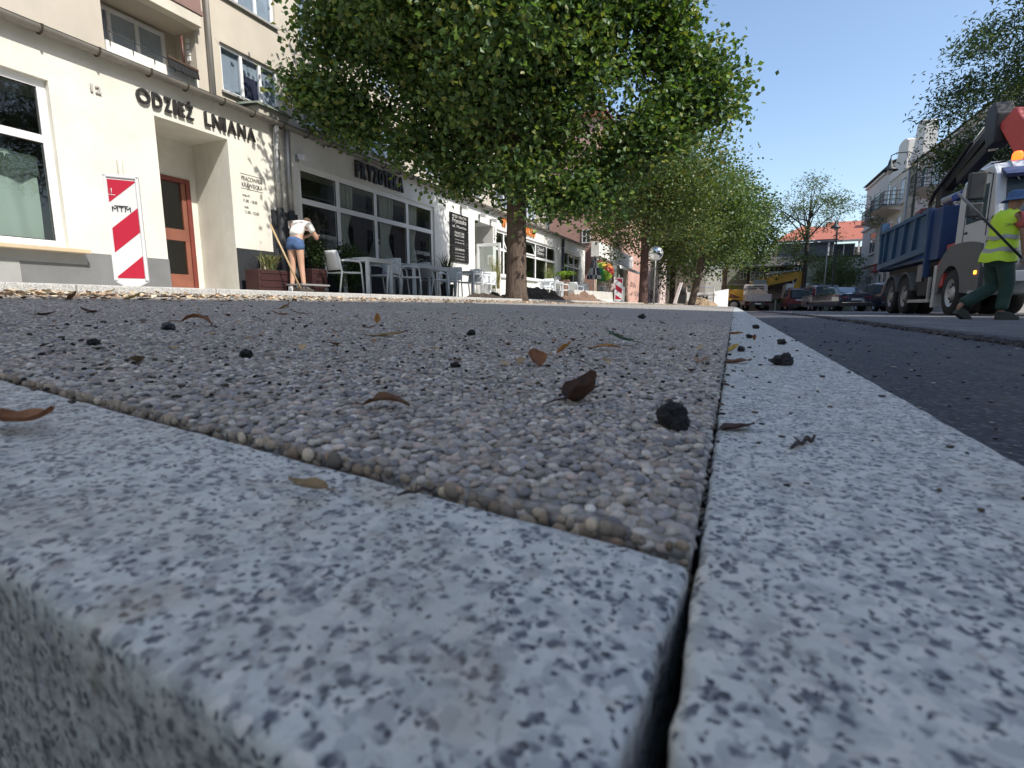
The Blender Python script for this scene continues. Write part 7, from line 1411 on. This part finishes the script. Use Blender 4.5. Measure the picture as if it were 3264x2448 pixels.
for z, rx, ry in ((.93, .197, .178), (1.10, .186, .17)):
    b = MB(); V = []
    for zz in (z, z + .055):
        for k in range(n): a = 2 * math.pi * k / n; V.append((-.04 + .5 * (zz - 1.1) * .08 + (rx * .87 + .006) * math.cos(a) - (.05 * max(0, (1.0 - zz) * 8) if zz < 1 and math.cos(a) < 0 else 0), (ry * 1.12 + .008) * math.sin(a), zz + .012 * math.sin(5 * a)))
    b.add(V, [(k, (k + 1) % n, n + (k + 1) % n, n + k) for k in range(n)], True); b.build('reflective_band', m_ref, vs)
b = MB(); b.box(-.245, -.235, -.06, .10, 1.28, 1.31); 
text_line(vs, 'print', 'ZIBUD', (-.16, -.158, 1.27), (.75, -.45, 0), (0, 0, 1), .11, .03, .002, m_blk)
b = MB(); b.lathe([(.165, 1.625), (.12, 1.655), (.108, 1.67), (.10, 1.74), (.06, 1.765), (0, 1.77)], (.065, 0, 0), 22); b.lathe([(.165, 1.625), (.115, 1.645)], (.065, 0, -.004), 22); b.build('bucket_hat', m_hat, wk)
for s, (fx, fy, fz, pit) in (('R', (.04, -.10, .0, 0)), ('L', (-.40, .10, .03, 35))):
    T = Matrix.Translation((fx, fy, fz)) @ Matrix.Rotation(R(pit), 4, 'Y'); b = MB(); V = [(-.10, -.045, 0), (.17, -.05, 0), (.17, .05, 0), (-.10, .045, 0), (-.10, -.045, .12), (.02, -.045, .12), (.16, -.04, .06), (.16, .04, .06), (.02, .045, .12), (-.10, .045, .12)]
    b.add([T @ Vector(p) for p in V], [(0, 3, 2, 1), (4, 5, 8, 9), (5, 6, 7, 8), (1, 2, 7, 6), (0, 1, 6, 5, 4), (3, 9, 8, 7, 2), (0, 4, 9, 3)]); b.build('boot', M('dark work boot', (.03, .04, .035), .7), wk, bevel=.015)
chain('glove', [((.05, -.26, .89), .036), ((.06, -.25, .81), (.045, .03)), ((.07, -.24, .76), .03)], M('grey work glove', (.25, .24, .23), .9), wk)
wk.location = (3.42, 9.42, -.10); wk.rotation_euler = (0, 0, R(YAW - 6)); wk.scale = (1.0, 1.0, 1.0)
pl = thing('long_pole', 'long dark pole carried backwards and upwards in the hand of the worker', 'tool'); q_ = R(YAW - 6)
def wkp(x, y, z): return Vector((3.42 + x * math.cos(q_) - y * math.sin(q_), 9.42 + x * math.sin(q_) + y * math.cos(q_), -.10 + z))
b = MB(); b.tube([wkp(.08, -.25, .79), wkp(-.32, -.24, 1.18), wkp(-.72, -.20, 1.60)], .016, 8); b.build('shaft', m_pbl, pl); b = MB(); b.tube([wkp(-.50, -.22, 1.37), wkp(-.82, -.19, 1.70)], .019, 8); b.build('grip', M('grey grip', (.25, .25, .26), .5), pl)
# --- woman bending towards the salon window
wn_ = thing('person', 'woman in white top and blue denim shorts bending towards the salon window', 'person')
J = dict(pelvis=(0, 0, .96), spine=(0, .08, 1.08), chest=(.01, .17, 1.25), neck=(.02, .28, 1.29), head=(.03, .38, 1.25), crown=(.03, .45, 1.27), shL=(-.16, .21, 1.26), elL=(-.20, .36, 1.00), wrL=(-.08, .55, 1.08), haL=(-.04, .60, 1.12), shR=(.17, .21, 1.26), elR=(.22, .38, 1.00), wrR=(.12, .56, 1.06), haR=(.08, .61, 1.11),
         hipL=(-.09, 0, .88), knL=(-.085, .03, .50), anL=(-.10, -.02, .08), toL=(-.11, .10, .03), hipR=(.09, .0, .88), knR=(.075, .05, .50), anR=(.10, .06, .08), toR=(.12, .19, .03))
body(J, m_skin, wn_, 1); face(wn_, (.03, .40, 1.24), (.1, .8, -.7), m_skin, r=.09)
m_top = M('white cotton top', (.72, .70, .68), .85, var=.05); m_den = M('blue denim', (.05, .10, .22), .85, var=.25, scale=20)
skinmesh('top', [((0, .01, .99), (.15, .125)), ((0, .07, 1.12), (.15, .13)), ((.01, .16, 1.25), (.165, .13)), ((.02, .25, 1.29), (.08, .07)), ((-.16, .21, 1.26), .078), ((-.19, .28, 1.11), .066), ((.17, .21, 1.26), .078), ((.205, .29, 1.10), .066)], [(0, 1), (1, 2), (2, 3), (2, 4), (4, 5), (2, 6), (6, 7)], m_top, wn_)
skinmesh('shorts', [((0, .01, 1.03), (.14, .115)), ((0, 0, .93), (.175, .14)), ((-.095, 0, .85), .118), ((-.095, .01, .74), .112), ((.095, .0, .85), .118), ((.09, .015, .74), .112)], [(0, 1), (1, 2), (2, 3), (1, 4), (4, 5)], m_den, wn_)
chain('hair', [((.03, .30, 1.34), .06), ((.03, .38, 1.33), .09), ((.03, .46, 1.27), .08), ((.0, .48, 1.15), .05)], M('brown hair', (.10, .06, .04), .7), wn_)
for x, y in ((-.105, .02), (.105, .10)):
    b = MB(); b.add([(x - .045, y - .10, 0), (x + .045, y - .10, 0), (x + .05, y + .17, 0), (x - .05, y + .17, 0), (x - .04, y - .10, .09), (x + .04, y - .10, .09), (x + .04, y + .02, .095), (x - .04, y + .02, .095), (x + .04, y + .16, .045), (x - .04, y + .16, .045)], [(0, 3, 2, 1), (4, 5, 6, 7), (7, 6, 8, 9), (0, 1, 5, 4), (2, 3, 9, 8), (1, 2, 8, 6, 5), (3, 0, 4, 7, 9)]); b.build('shoe', m_wh, wn_, bevel=.015)
wn_.location = (-7.55, 7.32, pavez(-7.5)); wn_.rotation_euler = (0, 0, R(12))
# --- figure with long dark hair farther along
w3 = thing('person', 'figure with long dark hair in a pale dress standing beyond the rainbow umbrella', 'person')
J = dict(pelvis=(0, 0, .95), spine=(0, 0, 1.12), chest=(0, 0, 1.34), neck=(0, 0, 1.48), head=(0, .02, 1.58), crown=(0, .02, 1.66), shL=(-.17, 0, 1.40), elL=(-.22, .02, 1.12), wrL=(-.2, .12, .92), haL=(-.19, .16, .86), shR=(.17, 0, 1.40), elR=(.22, .02, 1.12), wrR=(.2, .12, .92), haR=(.19, .16, .86), hipL=(-.09, 0, .88), knL=(-.09, .03, .5), anL=(-.09, 0, .08), toL=(-.09, .12, .03), hipR=(.09, 0, .88), knR=(.09, .0, .5), anR=(.09, -.03, .08), toR=(.09, .09, .03))
body(J, m_skin, w3); face(w3, (0, .02, 1.58), (0, 1, 0), m_skin)
chain('hair', [((0, -.0, 1.68), .085), ((0, -.03, 1.60), .11), ((0, -.09, 1.40), .095), ((0, -.11, 1.15), .08), ((0, -.10, .98), .04)], M('black hair', (.03, .02, .018), .6), w3)
b = MB(); b.lathe([(.13, 1.42), (.17, 1.3), (.14, 1.12), (.17, .95), (.26, .45)], (0, 0, 0), 18); b.build('dress', M('pale pink dress', (.6, .48, .45), .85, var=.2, scale=20), w3); w3.location = (-6.7, 30.5, pavez(-6.7)); w3.rotation_euler = (0, 0, R(20))
